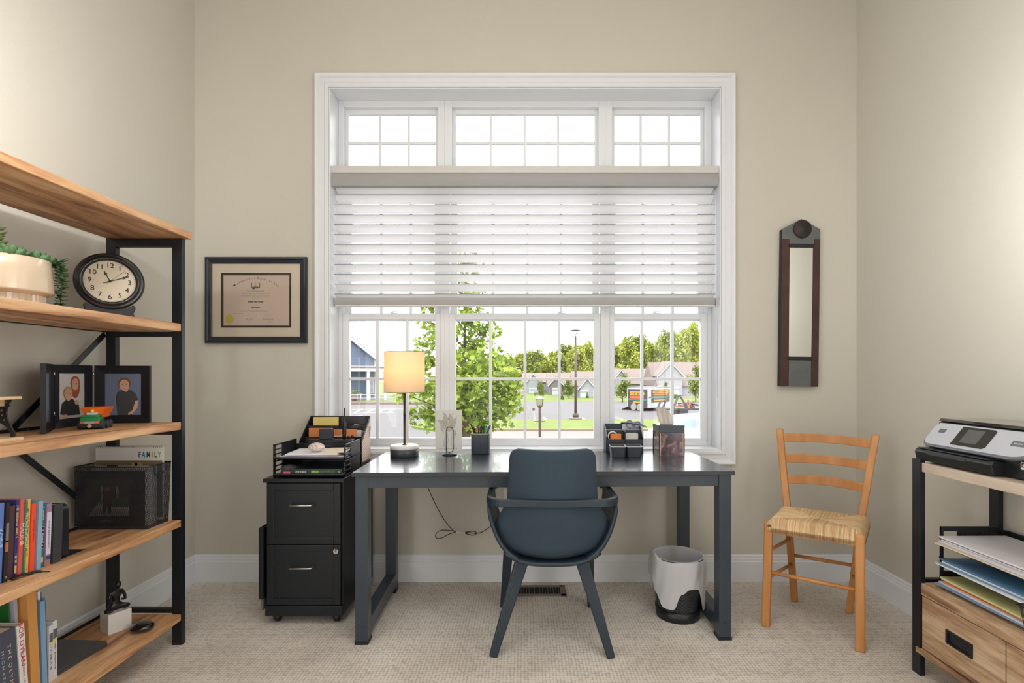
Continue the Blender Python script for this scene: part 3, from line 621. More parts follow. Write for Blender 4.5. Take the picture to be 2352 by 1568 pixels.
s1.plate(rrect(-1.72, -.38, .92, 1.2, .1, 4), O-UR*.012, -UL, (0, 0, 1), .004, 1); s1.plate([(-1.7, .68), (-.42, .68), (-.42, .88), (-1.7, .88)], O-UR*.012, -UL, (0, 0, 1), .004, 2); s1.plate(rrect(-1.4, -.7, .38, .47, .03, 3), O-UR*.012, -UL, (0, 0, 1), .004, 1)
s1.marks(1.2, .17, Mf @ T_((-1.05, 1.06, .006)), 0, 3); s1.marks(1.15, .1, Mf @ T_((-1.05, .78, .006)), 1, 4)
s1.build('side_panel', [CK, CY, CR, CG], t)
s2 = MB(); Mr = frame_M(O-UL*.012, UR, (0, 0, 1))
for c, d in ((.86, 1.36), (.42, .74)): s2.plate([(.3, c), (LR-.2, c), (LR-.2, d), (.3, d)], O-UL*.004, UR, (0, 0, 1), .006, 0)
s2.plate([(.0, .76), (LR, .76), (LR, .85), (.0, .85)], O-UL*.004, UR, (0, 0, 1), .006, 3)
s2.plate(rrect(.45, LR-.35, 1.08, 1.28, .09, 4), O-UL*.012, UR, (0, 0, 1), .004, 1); s2.plate([(.5, .93), (LR-.4, .93), (LR-.4, 1.04), (.5, 1.04)], O-UL*.012, UR, (0, 0, 1), .004, 2); s2.plate(rrect(.6, LR-.5, .54, .61, .02, 3), O-UL*.012, UR, (0, 0, 1), .004, 1)
s2.marks(1.7, .12, Mr @ T_((LR/2+.05, 1.18, .006)), 0, 5); s2.marks(1.6, .07, Mr @ T_((LR/2+.05, .985, .006)), 1, 6)
s2.build('rear_panel', [CK, CY, CR, CG], t)
for k in (.75, 1.3):
    p = O+UL*k-UR*.05; q = MB()
    for j in range(1): q.lathe([(.24, -.08), (.26, -.04), (.26, .06), (.1, .08)], (0, 0, 0), 20, axis='Y', mi=0)
    q.xf(Matrix.Translation(Vector((p.x, p.y, GZ+.27))) @ frame_M((0, 0, 0), UL, (0, 0, 1)) @ Matrix.Rotation(R(90), 4, 'X')); q.build('wheel', M('hub_white', (124, 118, 112), .5), t)
MB().obox(O+UL*LL, UL*.5+Vector((0, 0, -.2)), UR*1.6, (0, 0, .04)).build('ramp', CK, t)
MB().obox(O+UR*LR*.3+Vector((0, 0, -.12)), UR*LR*.65, UL*LL, (0, 0, .1)).build('chassis', CK, t)
# -------- flatbed with black racks and equipment
Y = 33; t = thing('flatbed_trailer', 'low flatbed trailer carrying black angled racks and rusty machinery behind the white car', 'trailer', (X(1565, Y), Y, GZ))
z0 = Z(938, Y); MB().box(X(1528, Y), X(1640, Y), Y, Y+1.8, z0-.1, z0).build('bed', CK, t)
MB().box(X(1560, Y), X(1580, Y), Y-.1, Y+1.9, GZ, z0-.1).build('axle', CK, t)
for px in (1519, 1535, 1560, 1566):
    q = MB(); a = X(px, Y); 
    sg = 1 if px in (1519, 1535) else (-1 if px == 1566 else 1)
    hgt = {1519: .5, 1535: .8, 1560: .85, 1566: .85}[px]
    for dy in (0, .25): q.bar((a, Y+dy, z0+hgt), (a+sg*-.42*hgt, Y+dy, z0), .05, .05) if px != 1566 else q.bar((a-.1, Y+dy, z0+hgt), (a+.4, Y+dy, z0), .05, .05)
    q.bar((a, Y, z0+hgt), (a, Y+.25, z0+hgt), .05, .05); q.build('rack', CK, t)
q = MB(); rn = random.Random(6); RUST = M('rusty_orange', (150, 84, 54), .8, var=.4)
for k in range(22):
    a = X(rn.uniform(1562, 1606), Y); q.bar((a, Y+rn.uniform(.1, 1.2), z0+rn.uniform(0, .3)), (a+rn.uniform(-.4, .4), Y+rn.uniform(.1, 1.2), z0+rn.uniform(.05, .55)), .08, .08, mi=rn.choice((0, 0, 1)))
q.build('machinery', [RUST, CK], t)
# -------- white car seen side-on
t = thing('parked_car', 'white parked car close behind the window sill at far right', 'car', (5.9, 14.6, GZ))
CARW = M('car_white', (128, 131, 135), .25, coat=.6); CGL = M('car_glass', (120, 138, 146), .08); TAIL = M('tail_lamp', (190, 60, 40), .3)
L0 = X(1490, 15); yc0, yc1 = 14.2, 15.9
side = [(0, .35), (.05, .75), (.12, .95), (.3, 1.05), (.62, 1.34), (1.0, 1.45), (1.9, 1.5), (2.6, 1.44), (3.35, 1.05), (4.1, .95), (4.5, .8), (4.6, .4), (4.3, .25), (.3, .25)]
cb = MB(); n = len(side); cols = 8; vs = []
for j in range(cols+1):
    v_ = j/cols; k = 1-abs(2*v_-1)**4
    for (a, b_) in side: vs.append((L0+2.3+(a-2.3)*(1-.04*(1-k)), yc0+(yc1-yc0)*v_+(.14 if v_ < .5 else -.14)*max(0, (b_-.9))*1.4*(abs(2*v_-1)), GZ+.0+b_*(1-.05*(1-k)*(b_ > 1))))
cb.add(vs, [(j*n+i, j*n+(i+1) % n, (j+1)*n+(i+1) % n, (j+1)*n+i) for j in range(cols) for i in range(n)]+[tuple(range(n))[::-1], tuple(cols*n+i for i in range(n))], 0, True); cb.build('body', CARW, t)
g = MB()
g.plate([(L0+.42, GZ+1.04), (L0+1.15, GZ+1.02), (L0+1.15, GZ+1.38), (L0+.8, GZ+1.33)], (0, yc0+.07, 0), (1, 0, 0), (0, 0, 1), .01); g.plate([(L0+1.22, GZ+1.02), (L0+3.1, GZ+1.0), (L0+2.5, GZ+1.38), (L0+1.22, GZ+1.4)], (0, yc0+.07, 0), (1, 0, 0), (0, 0, 1), .01)
g.build('side_window', CGL, t)
MB().box(L0-.01, L0+.1, yc0+.02, yc0+.3, GZ+.75, GZ+1.0).build('tail_light', TAIL, t, bevel=.02)
for a in (.85, 3.7): MB().lathe([(.2, -.1), (.33, -.1), (.34, .1), (.2, .1)], (L0+a, yc0+.06, GZ+.34), 24, axis='Y').build('wheel', M('tyre', (40, 40, 42), .8), t)
# ------------------------------------------------------------ desk
DK = M('dark_desk_paint', (50, 59, 69), .3, var=.08, vscale=30, bump=.08, bscale=90)
DTOP = M('desk_top_laminate', (40, 44, 54), .24, var=.1, vscale=25, bump=.12, bscale=45, coat=.3)
DO = Vector((-.748, 2.212, 0)); DA = .024; DW, DD, DH = 1.675, .612, .75
t = thing('desk', 'long dark slate writing desk under the window', 'desk', DO, DA)
def DB(x0, x1, y0, y1, z0, z1): return MB().box(x0, x1, y0, y1, z0, z1)
DB(0, DW, 0, DD, .731, DH).build('desk_top', DTOP, t, bevel=.0015, local=True)
LG = .055; ins = .012
for x in (ins, DW-ins-LG):
    for y in (ins, DD-ins-LG):
        l = DB(x, x+LG, y, y+LG, .012, .731).build('leg', DK, t, bevel=.002, local=True)
        DB(x-.002, x+LG+.002, y-.002, y+LG+.002, 0, .014).build('foot_pad', BLACKM, l, local=True)
for y in (ins+.004, DD-ins-LG+.004): DB(ins+LG, DW-ins-LG, y, y+.03, .680, .731).build('apron', DK, t, bevel=.001, local=True)
for x in (ins, DW-ins-LG): DB(x, x+LG, ins+LG, DD-ins-LG, .680, .731).build('side_rail', DK, t, bevel=.001, local=True); DB(x, x+LG, ins+LG, DD-ins-LG, .03, .098).build('foot_rail', DK, t, bevel=.002, local=True)
for x in (ins+LG/2, DW-ins-LG/2): MB().lathe([(.007, ins-.003), (.006, ins)], (x, 0, .072), 12, axis='Y').build('bolt', DK, t, local=True)
# ------------------------------------------------------------ desk chair
UPH = M('slate_upholstery', (44, 60, 74), .85, var=.1, vscale=120, bump=.35, bscale=420)
SHL = M('slate_plastic', (30, 44, 56), .45, var=.05)
CX = .115
t = thing('desk_chair', 'dark slate armchair with rounded upholstered back, pulled up to the desk', 'chair', (CX, 2.3, 0))
def smooth01(x): x = max(0, min(1, x)); return x*x*(3-2*x)
def backsurf(u, v):   # v: 0 bottom .. 1 top ; u -1..1
    z = .40+.468*v
    tab = [(.40, .150), (.42, .190), (.45, .218), (.49, .236), (.53, .243), (.57, .235), (.60, .214), (.63, .196), (.66, .188), (.75, .183), (.83, .178), (.868, .176)]
    for (a, b), (c, d) in zip(tab, tab[1:]):
        if a <= z <= c: wd = b+(d-b)*(z-a)/(c-a); break
    else: wd = tab[-1][1]
    r = .035; dz = .868-z
    if dz < r: wd -= r-math.sqrt(max(0, r*r-(r-dz)**2))
    y = 2.045+.05*smooth01((.66-z)/.26) - .012*smooth01((z-.66)/.2)
    if z < .46: y += .055*((.46-z)/.06)**2
    return Vector((CX+u*wd, y+.075*u*u, z))
b = MB(); nu, nv = 20, 34
def shellpatch(t0): return None
th = .032
def bf(i, j): u = -1+2*i; return backsurf(u, 1-(1-j)**1.0)
vs = []; 
for side in (0, 1):
    for j in range(nv+1):
        for i in range(nu+1):
            u = -1+2*i/nu; v_ = j/nv; v_ = 1-(1-v_)**1.35; p = backsurf(u, v_); e = max(abs(u)**6, 0)
            p = p+Vector((0, (th*(1-.55*e)) if side else -.004*(1-e), 0)); vs.append(p)
fs = []; o_ = (nu+1)*(nv+1)
for j in range(nv):
    for i in range(nu):
        a = j*(nu+1)+i; fs.append((a, a+1, a+nu+2, a+nu+1)); fs.append((o_+a, o_+a+nu+1, o_+a+nu+2, o_+a+1))
for j in range(nv): a = j*(nu+1); c = a+nu; fs.append((a, a+nu+1, o_+a+nu+1, o_+a)); fs.append((c, o_+c, o_+c+nu+1, c+nu+1))
for i in range(nu): a = i; c = nv*(nu+1)+i; fs.append((a, o_+a, o_+a+1, a+1)); fs.append((c, c+1, o_+c+1, o_+c))
b.add(vs, fs, 0, True); b.build('backrest', UPH, t)
# seat shell + cushion
b = MB()
def under(u, v):
    a = -1+2*u; y = 2.10+.40*v; w_ = .198*(1-.08*v); k = abs(a)
    return Vector((CX+a*w_, y, .392+.05*k**3.5+.02*v*v))
b.grid(under, 16, 10); b.build('seat_shell', SHL, t, solid=.012)
b = MB(); b.plate(rrect(-.185, .185, 0, .36, .06, 6), (CX, 2.15, .425), (1, 0, 0), (0, 1, 0), .05); b.build('seat_cushion', UPH, t, bevel=.015)
# arm ring with wings
pts = []
H_ = .262
for y in (2.44, 2.38, 2.30, 2.22, 2.15): pts.append((CX-H_+(.006 if y > 2.4 else 0), y, .655+(0 if y < 2.4 else -.004)))
for k in range(1, 9):
    a = math.pi+k*math.pi/2/9; pts.append((CX-H_+.075+.075*math.cos(a), 2.135+.075*math.sin(a)*1.0, .657))
for k in range(1, 12):
    u = -1+2*k/12; pts.append((CX+u*(H_-.075), 2.058-.022*(1-u*u), .66))
full = pts+[(2*CX-x, y, z) for x, y, z in reversed(pts[:13])]
r = MB(); sec = [(-.010, -.016), (.008, -.017), (.012, -.012), (.012, .012), (.008, .016), (-.010, .015)]
vs = []; n = len(full); kq = len(sec)
for i, p in enumerate(full):
    a = Vector(full[max(0, i-1)]); c = Vector(full[min(n-1, i+1)]); tdir = (c-a).normalized(); nx = Vector((tdir.y, -tdir.x, 0)).normalized()
    for (s_, h) in sec: vs.append(Vector(p)+nx*s_+Vector((0, 0, h)))
r.add(vs, [(i*kq+k, i*kq+(k+1) % kq, (i+1)*kq+(k+1) % kq, (i+1)*kq+k) for i in range(n-1) for k in range(kq)]+[tuple(range(kq)), tuple((n-1)*kq+k for k in range(kq))[::-1]], 0, False)
r.build('arm_ring', SHL, t, bevel=.004)
prof = [(.264, .662), (.262, .62), (.256, .585), (.246, .55), (.231, .51), (.209, .47), (.18, .436), (.14, .410)]
for s_ in (-1, 1):
    w_ = MB()
    def wing(u, v, s_=s_):
        q = v*(len(prof)-1); i = min(int(q), len(prof)-2); f = q-i
        x = prof[i][0]*(1-f)+prof[i+1][0]*f; z = prof[i][1]*(1-f)+prof[i+1][1]*f
        y0 = 2.085+.10*math.exp(-((v-.0)/.35)**2)*0+.06*max(0, .25-v)/.25; y1 = 2.45-.10*v
        if v > .12: y0 = 2.10+.0*v
        return Vector((CX+s_*x, y0+(y1-y0)*u, z))
    w_.grid(wing, 10, 18); w_.build('arm_wing', SHL, t, solid=.014)
# legs
def leg(top, foot, w0, w1):
    l = MB(); l.bar(top, foot, w0, w0*.9, up=(0, 1, 0), w1=w1, d1=w1); l.build('leg', SHL, t, bevel=.006)
leg((CX-.118, 2.20, .405), (CX-.247, 2.135, 0), .058, .034); leg((CX+.122, 2.20, .405), (CX+.244, 2.125, 0), .058, .034)
leg((CX-.185, 2.43, .42), (CX-.222, 2.60, 0), .05, .034); leg((CX+.185, 2.43, .42), (CX+.222, 2.60, 0), .05, .034)
f = MB()
for s_ in (-1, 1):
    f.bar((CX+s_*.14, 2.19, .375), (CX+s_*.03, 2.30, .395), .045, .03); f.bar((CX+s_*.18, 2.43, .395), (CX+s_*.03, 2.30, .395), .045, .03)
f.build('under_frame', SHL, t, bevel=.003)
# ------------------------------------------------------------ filing cabinet
CAB = M('black_cabinet', (10, 18, 26), .42, var=.1, vscale=40, bump=.1, bscale=200)
FX0, FX1, FY0, FY1 = -1.219, -.847, 2.392, 2.87
t = thing('filing_cabinet', 'black two drawer filing cabinet on casters left of the desk', 'filing cabinet', ((FX0+FX1)/2, 2.63, 0))
b = MB(); b.box(FX0+.004, FX1-.004, FY0+.018, FY1, .045, .67); b.box(FX0+.004, FX1-.004, FY0+.002, FY0+.018, .045, .092); b.build('body', CAB, t, bevel=.003)
MB().box(FX0-.003, FX1+.003, FY0-.004, FY1, .67, .688).build('top', CAB, t, bevel=.002)
for z0, z1, lock in ((.382, .666, 0), (.096, .378, 1)):
    d = MB(); x0, x1 = FX0+.014, FX1-.014; a0, a1, c0, c1 = x0+.032, x1-.03, z0+.03, z1-.035
    rectframe(d, x0, x1, z0, z1, .032, FY0, FY0+.016); d.box(a0-.002, a1+.002, FY0+.006, FY0+.015, c0-.003, c1+.003)
    dr = d.build('drawer', CAB, t, bevel=.0025)
    h = MB(); hx0, hx1 = X(666, 2.38), X(718, 2.38); hz = Z(1159, 2.38) if not lock else Z(1303, 2.38)
    h.tube([(hx0, FY0+.004, hz), (hx0, FY0-.022, hz), (hx0+.006, FY0-.027, hz), (hx1-.006, FY0-.027, hz), (hx1, FY0-.022, hz), (hx1, FY0+.004, hz)], .0042, 8); h.build('handle', CHROME, dr)
    if lock:
        l = MB(); lx, lz = X(772, FY0), Z(1265, FY0); l.lathe([(.012, -.006), (.012, 0)], (lx, FY0, lz), 18, axis='Y'); l.bar((lx, FY0-.007, lz), (lx+.003, FY0-.01, lz+.014), .005, .004); l.build('lock', CHROME, dr)
for x in (FX0+.045, FX1-.045):
    for y in (FY0+.05, FY1-.04):
        c = MB(); c.lathe([(.008, -.012), (.022, -.01), (.022, .01), (.008, .012)], (x, y, .0225), 16, axis='X'); c.box(x-.017, x+.017, y-.018, y+.022, .018, .04); c.lathe([(.006, .04), (.006, .048)], (x, y, 0), 8); c.build('caster', BLACKM, t, bevel=.002)
t = thing('hanging_folder', 'thin black folder of papers against the left side of the filing cabinet', 'folder', (-1.238, 2.55, 0))
b = MB(); xx = FX0-.006; b.box(xx-.022, xx-.018, 2.40, 2.68, .13, .455); b.box(xx-.004, xx, 2.40, 2.68, .13, .455); b.box(xx-.018, xx-.004, 2.402, 2.406, .13, .455); b.box(xx-.022, xx, 2.40, 2.68, .12, .13); b.build('cover', BLACKM, t, bevel=.001)
MB().box(xx-.017, xx-.005, 2.41, 2.66, .066, .44).build('papers', [M('mixed_papers', (92, 100, 84), .8, var=.5, vscale=40)], t)
# ------------------------------------------------------------ two-tier letter tray
t = thing('letter_tray', 'two tier black letter tray at the front of the filing cabinet top', 'letter tray', (-1.02, 2.54, .688))
TX0, TX1, TY0, TY1 = -1.187, -.848, 2.415, 2.655; PL = M('black_plastic', (24, 26, 32), .32)
for k in range(2):
    z = .691+k*.078; b = MB(); b.box(TX0, TX1, TY0, TY1, z+.004, z+.009)
    b.box(TX0, TX1, TY0, TY0+.004, z+.004, z+.016)
    for x in (TX0, TX1-.006):
        b.box(x, x+.006, TY0, TY0+.014, z-.003, z+.075); b.box(x, x+.006, TY1-.012, TY1, z-.003, z+.075); b.box(x, x+.006, TY0+.085, TY0+.105, z, z+.072)
        b.box(x, x+.006, TY0, TY1, z+.068, z+.075); b.box(x, x+.006, TY0, TY1, z, z+.008); b.box(x, x+.006, TY0+.1, TY1, z+.008, z+.07)
        b.box(x, x+.006, TY0, TY0+.09, z+.024, z+.030); b.box(x, x+.006, TY0, TY0+.09, z+.046, z+.052)
    b.box(TX0, TX1, TY1-.006, TY1, z, z+.05); b.build('tray', PL, t, bevel=.0008)
def sheet(name, x0, x1, y0, y1, z, th, rot, m, label, cat='paper', tilt=0, group=None):
    cx, cy = (x0+x1)/2, (y0+y1)/2; Mx = Matrix.Translation((cx, cy, z)) @ Matrix.Rotation(rot, 4, 'Z') @ Matrix.Rotation(tilt, 4, 'X')
    b = MB().box(x0-cx, x1-cx, y0-cy, y1-cy, 0, th); b.xf(Mx); return tag(b.build(name, m, origin=(cx, cy, z), bevel=0), label, cat, group)
sheet('paper_sheet', -1.165, -.865, 2.425, 2.645, .779, .006, .02, M('lilac_paper', (196, 196, 220), .7, var=.1, vscale=14), 'loose printed sheets with a violet tint, lowest in the top letter tray')
sheet('envelope', -1.145, -.885, 2.435, 2.635, .786, .005, -.06, M('buff_envelope', (182, 160, 138), .8), 'buff envelope lying between the sheets in the top letter tray', 'envelope')
sheet('paper_sheet', -1.14, -.90, 2.43, 2.62, .792, .006, .08, PAPER, 'white paper stack under the striped stone on the letter tray')
sheet('manila_card', -.98, -.868, 2.46, 2.62, .7985, .003, .1, CREAM, 'cream card sticking out beside the stone on the letter tray', 'card')
t = thing('catalogue', 'dark green catalogue with white and green print lying in the lower letter tray', 'catalogue', (-.99, 2.53, .701))
MB().box(-1.11, -.865, 2.425, 2.63, .701, .727).build('cover', M('dark_green_cover', (24, 44, 36), .35, var=.3, vscale=12), t, bevel=.001)
p = MB(); Mf = frame_M((0, 2.4235, 0), (1, 0, 0), (0, 0, 1))
p.marks(.052, .007, Mf @ Matrix.Translation((-1.058, .714, .0003)), 0, 2); p.plate([(-1.01, .708), (-.975, .708), (-.975, .72), (-1.01, .72)], (0, 2.4245, 0), (1, 0, 0), (0, 0, 1), .0008, 1)
p.marks(.012, .007, Mf @ Matrix.Translation((-1.003, .714, .0005)), 0, 3); p.marks(.075, .004, Mf @ Matrix.Translation((-.934, .717, .0003)), 1, 4); p.marks(.075, .004, Mf @ Matrix.Translation((-.934, .711, .0003)), 1, 5); p.plate(ell(-.878, .714, .004, .005), (0, 2.4245, 0), (1, 0, 0), (0, 0, 1), .0008, 1)
p.build('spine_print', [PAPER, M('lime_print', (120, 168, 70), .6)], t)
t = thing('plastic_bag', 'small crumpled clear bag with a pink label in the lower letter tray', 'bag', (-1.13, 2.46, .701))
b = MB(); rn = random.Random(2)
b.ball((-1.128, 2.46, .722), .03, seg=14, rings=8, sc=(1.3, 1, .7))
b.v = [v+Vector((rn.uniform(-.004, .004), rn.uniform(-.004, .004), rn.uniform(-.003, .004))) for v in b.v]; b.build('film', sheer('grey_film', (120, 118, 122), .35, .4), t)
MB().box(-1.145, -1.11, 2.424, 2.427, .703, .715).build('label_strip', M('pink_label', (210, 90, 110), .5), t)
def stone():
    m, nt, N, L, b = nodes('banded_stone'); b.inputs['Roughness'].default_value = .35; v = texco(nt, (1, 1, 3), (0, .6, 0)); wv = N.new('ShaderNodeTexWave'); wv.inputs['Scale'].default_value = 16; wv.inputs['Distortion'].default_value = 9; wv.inputs['Detail'].default_value = 3; L.new(v, wv.inputs['Vector'])
    cr = N.new('ShaderNodeValToRGB'); cr.color_ramp.elements[0].color = lin((170, 146, 132)); cr.color_ramp.elements[1].color = lin((222, 206, 202)); cr.color_ramp.elements[1].position = .3; L.new(wv.outputs['Fac'], cr.inputs[0]); L.new(cr.outputs[0], b.inputs['Base Color']); return m
tag(MB().ball((X(727, 2.49), 2.49, .821), .0225, sc=(1.75, 1.2, 1), seg=24, rings=16).build('paperweight_stone', stone(), origin=(X(727, 2.49), 2.49, .799)), 'smooth oval pink and cream stone on the papers of the letter tray', 'stone')
# router
t = thing('wireless_router', 'black router with a square upright block and a tall thin antenna', 'router', (-1.0, 2.69, .688))
b = MB(); b.box(-1.13, -.90, 2.665, 2.72, .688, .836); b.build('body', PL, t, bevel=.004)
MB().box(X(733, 2.67), X(761, 2.67), 2.668, 2.71, .836, Z(985, 2.67)).build('upright_block', M('slate_block', (38, 46, 58), .5), t, bevel=.002)
a = MB(); ax = X(791, 2.69); a.lathe([(.009, .836), (.009, .86), (.011, .868), (.010, .92), (.0045, .935), (.0038, Z(937, 2.69))], (ax, 2.69, 0), 12, sx=1, sy=.6); a.build('antenna', PL, t)
a = MB(); a.ball((ax+.024, 2.69, .845), .009); a.ball((ax+.04, 2.70, .848), .008); a.build('cable_plug', PL, t)
# desktop organizer with wicker sides
t = thing('desktop_organizer', 'black stepped letter organizer with woven wicker sides behind the letter tray', 'organizer', (-1.03, 2.81, .688))
OXa, OXb = -1.205, -.872; yf, yb2 = 2.735, 2.895; zt_ = .942
WK, wnt, wN, wL, wb = nodes('wicker_weave'); wb.inputs['Roughness'].default_value = .8
v = texco(wnt, (1, 1, 1)); br = wN.new('ShaderNodeTexChecker'); br.inputs['Scale'].default_value = 130; br.inputs['Color1'].default_value = lin((236, 226, 216)); br.inputs['Color2'].default_value = lin((156, 124, 104)); wL.new(v, br.inputs[0]); wL.new(br.outputs[0], wb.inputs['Base Color']); MATS['wicker_weave'] = WK
sd = [(yf, .69), (yb2, .69), (yb2, zt_), (yb2-.012, zt_), (yf, .82)]
b = MB(); b.box(OXa, OXb, yb2-.006, yb2, .69, zt_); b.box(OXa, OXb, yf, yf+.006, .69, .775); b.box(OXa, OXb, yf+.05, yf+.055, .69, .835); b.box(OXa, OXb, yf+.1, yf+.105, .69, .893); b.box(OXa, OXb, yf, yb2, .688, .694)
b.build('body', PL, t, bevel=.001)
for x, sg in ((OXa, -1), (OXb-.006, 1)):
    s_ = MB(); s_.plate(sd, (x, 0, 0), (0, 1, 0), (0, 0, 1), .006); s_.build('side_panel', PL, t)
    w_ = MB(); inn = [(yf+.008, .705), (yb2-.006, .705), (yb2-.006, zt_-.015), (yb2-.016, zt_-.02), (yf+.008, .812)]; w_.plate(inn, (x+(.006 if sg > 0 else -.002), 0, 0), (0, 1, 0), (0, 0, 1), .002); w_.build('wicker_panel', WK, t)
YP = M('yellow_pad', (232, 212, 128), .7, var=.06, vscale=50); OR = M('orange_envelope', (222, 142, 82), .7, var=.06)
def slip(x0, x1, y, z0, z1, rot, m, name, label, cat, th=.004):
    b = MB().box(x0, x1, y, y+th, z0, z1); c = Vector(((x0+x1)/2, y, z0)); b.xf(Matrix.Translation(c) @ Matrix.Rotation(rot, 4, 'Y') @ Matrix.Translation(-c)); return tag(b.build(name, m, origin=tuple(c)), label, cat)
slip(X(720, 2.86), X(776, 2.86), 2.858, .70, Z(958, 2.86), 0, YP, 'notepad', 'yellow ruled notepad in the rear slot of the wicker organizer', 'notepad', .018)
slip(X(803, 2.86), X(842, 2.86), 2.866, .74, Z(976, 2.86), .15, M('tan_card', (198, 176, 158), .8), 'card', 'tan card leaning in the rear slot of the wicker organizer', 'card')
slip(X(708, 2.8), X(763, 2.8), 2.808, .70, Z(983, 2.8), 0, OR, 'envelope', 'orange envelope at the left of the middle organizer slot', 'envelope')
slip(X(755, 2.8), X(788, 2.8), 2.802, .70, Z(985, 2.8), 0, OR, 'envelope', 'orange window envelope at the centre of the middle organizer slot', 'envelope', .003)
slip(X(786, 2.8), X(817, 2.8), 2.796, .70, Z(985, 2.8), .03, OR, 'envelope', 'orange envelope just right of the antenna in the middle organizer slot', 'envelope', .003)
slip(X(815, 2.8), X(827, 2.8), 2.812, .70, Z(988, 2.8), .02, PAPER, 'card', 'narrow white card beside the orange envelopes', 'card')
slip(X(822, 2.8), X(835, 2.8), 2.818, .70, Z(989, 2.8), .02, M('grey_card', (150, 140, 138), .8), 'card', 'narrow grey card at the right end of the middle organizer slot', 'card')
w_ = slip(X(760, 2.8), X(786, 2.8), 2.7885, .775, Z(1000, 2.79), 0, PAPER, 'card', 'small white card in front of the orange envelopes', 'card', .002)
# ------------------------------------------------------------ table lamp
LX, LY = X(929, 2.68), 2.68
t = thing('table_lamp', 'lit table lamp with cream drum shade and white marble base', 'lamp', (LX, LY, .75))
MARB = M('white_marble', (222, 218, 214), .2, var=.06, vscale=12); 
MB().lathe([(.070, .750), (.073, .752), (.073, .785), (.071, .787)], (LX, LY, 0), 48).build('base_ring', M('slate_base', (62, 66, 74), .35), t)
MB().lathe([(.071, .787), (.0735, .789), (.0735, .803), (.070, .807), (.002, .808)], (LX, LY, 0), 48).build('base_disc', MARB, t)
MB().lathe([(.012, .807), (.012, .811), (.0062, .813), (.0062, .962), (.0068, .963), (.0068, .972), (.0062, .973), (.0062, 1.15)], (LX, LY, 0), 14).build('pole', M('dark_bronze', (50, 40, 36), .4, .5), t)
SH, snt, sN, sL, sb = nodes('linen_shade'); sN.remove(sb)
d = sN.new('ShaderNodeBsdfDiffuse'); d.inputs[0].default_value = lin((228, 214, 192)); tl = sN.new('ShaderNodeBsdfTranslucent'); tl.inputs[0].default_value = lin((240, 218, 180)); x_ = sN.new('ShaderNodeMixShader'); x_.inputs[0].default_value = .5
sL.new(d.outputs[0], x_.inputs[1]); sL.new(tl.outputs[0], x_.inputs[2]); sL.new(x_.outputs[0], sN['Material Output'].inputs[0]); MATS['linen_shade'] = SH
zs0, zs1 = Z(900, 2.6), Z(808, 2.6); zs0, zs1 = 1.083, 1.293
MB().lathe([(.104, zs0), (.104, zs1)], (LX, LY, 0), 56, cap=False).build('lamp_shade', SH, t)
r = MB()
for z in (zs0, zs1): r.tube([(LX+.1045*math.cos(a*math.pi/24), LY+.1045*math.sin(a*math.pi/24), z) for a in range(48)], .0012, 6, closed=True)
for k in range(3): a = k*2.094; r.tube([(LX, LY, zs0+.06), (LX+.103*math.cos(a), LY+.103*math.sin(a), zs0+.06)], .001, 5)
r.build('shade_ring', M('bronze_wire', (110, 84, 60), .4, .5), t)
bl_ = MB(); bl_.ball((LX, LY, 1.20), .03, seg=16, rings=10, sc=(1, 1, 1.2)); bl_.build('bulb', M('warm_bulb', (255, 214, 150), .5, emit=(255, 206, 140), estr=14), t)
# ------------------------------------------------------------ memo clip + sketch card
YC = 2.715
t = thing('memo_holder', 'black wire paperclip shaped memo holder standing on the desk', 'memo holder', (X(1033, YC), YC, .75))
cx = X(1033, YC)
MB().lathe([(.036, .750), (.040, .752), (.038, .7555), (.02, .7575), (.002, .758)], (cx, YC-.005, 0), 32).build('base', BLACKM, t)
wr = MB(); z0, z1, r_ = .762, Z(980, YC), .0185
pp = [(cx-r_, YC, .757), (cx-r_, YC, z0+.03)]+[(cx-r_, YC, z0+.03+(z1-r_-z0-.03)*k/5) for k in range(1, 6)]+[(cx+r_*math.cos(a), YC, z1-r_+r_*math.sin(a)) for a in [math.pi-k*math.pi/10 for k in range(1, 11)]]+[(cx+r_, YC, z0+r_)]+[(cx+r_*math.cos(a), YC-.002, z0+r_+r_*math.sin(a)) for a in [-k*math.pi/10 for k in range(1, 10)]]
pp += [(cx-.013, YC+.007, z0+.03), (cx-.013, YC+.009, z1-.06)]+[(cx+.013*math.cos(a), YC+.009, z1-.06+.013*math.sin(a)) for a in [math.pi-k*math.pi/6 for k in range(1, 7)]]+[(cx+.013, YC+.009, .80)]
wr.tube(pp, .0016, 7, up=(0, 1, 0)); wr.build('wire_clip', BLACKM, t)
t = thing('sketch_card', 'white card with a pencil sketched flower held in the wire clip', 'drawing', ((X(1001, YC)+X(1061, YC))/2, YC+.004, .766))
cx0, cx1, cz0, cz1 = X(1001, YC+.004), X(1061, YC+.004), Z(1035, YC+.004), Z(941, YC+.004)
MB().box(cx0, cx1, YC+.0035, YC+.0045, cz0, cz1).build('card', M('card_stock', (206, 206, 202), .7, var=.02), t)
GR = M('pencil_grey', (120, 118, 112), .8, var=.2, vscale=60); GL_ = M('pencil_wash', (178, 176, 168), .8, var=.1, vscale=90)
def ck(px, py): # sketch coordinates from the card's own pixels
    return (X(990+px/11.2, YC), Z(920+py/11.2, YC))
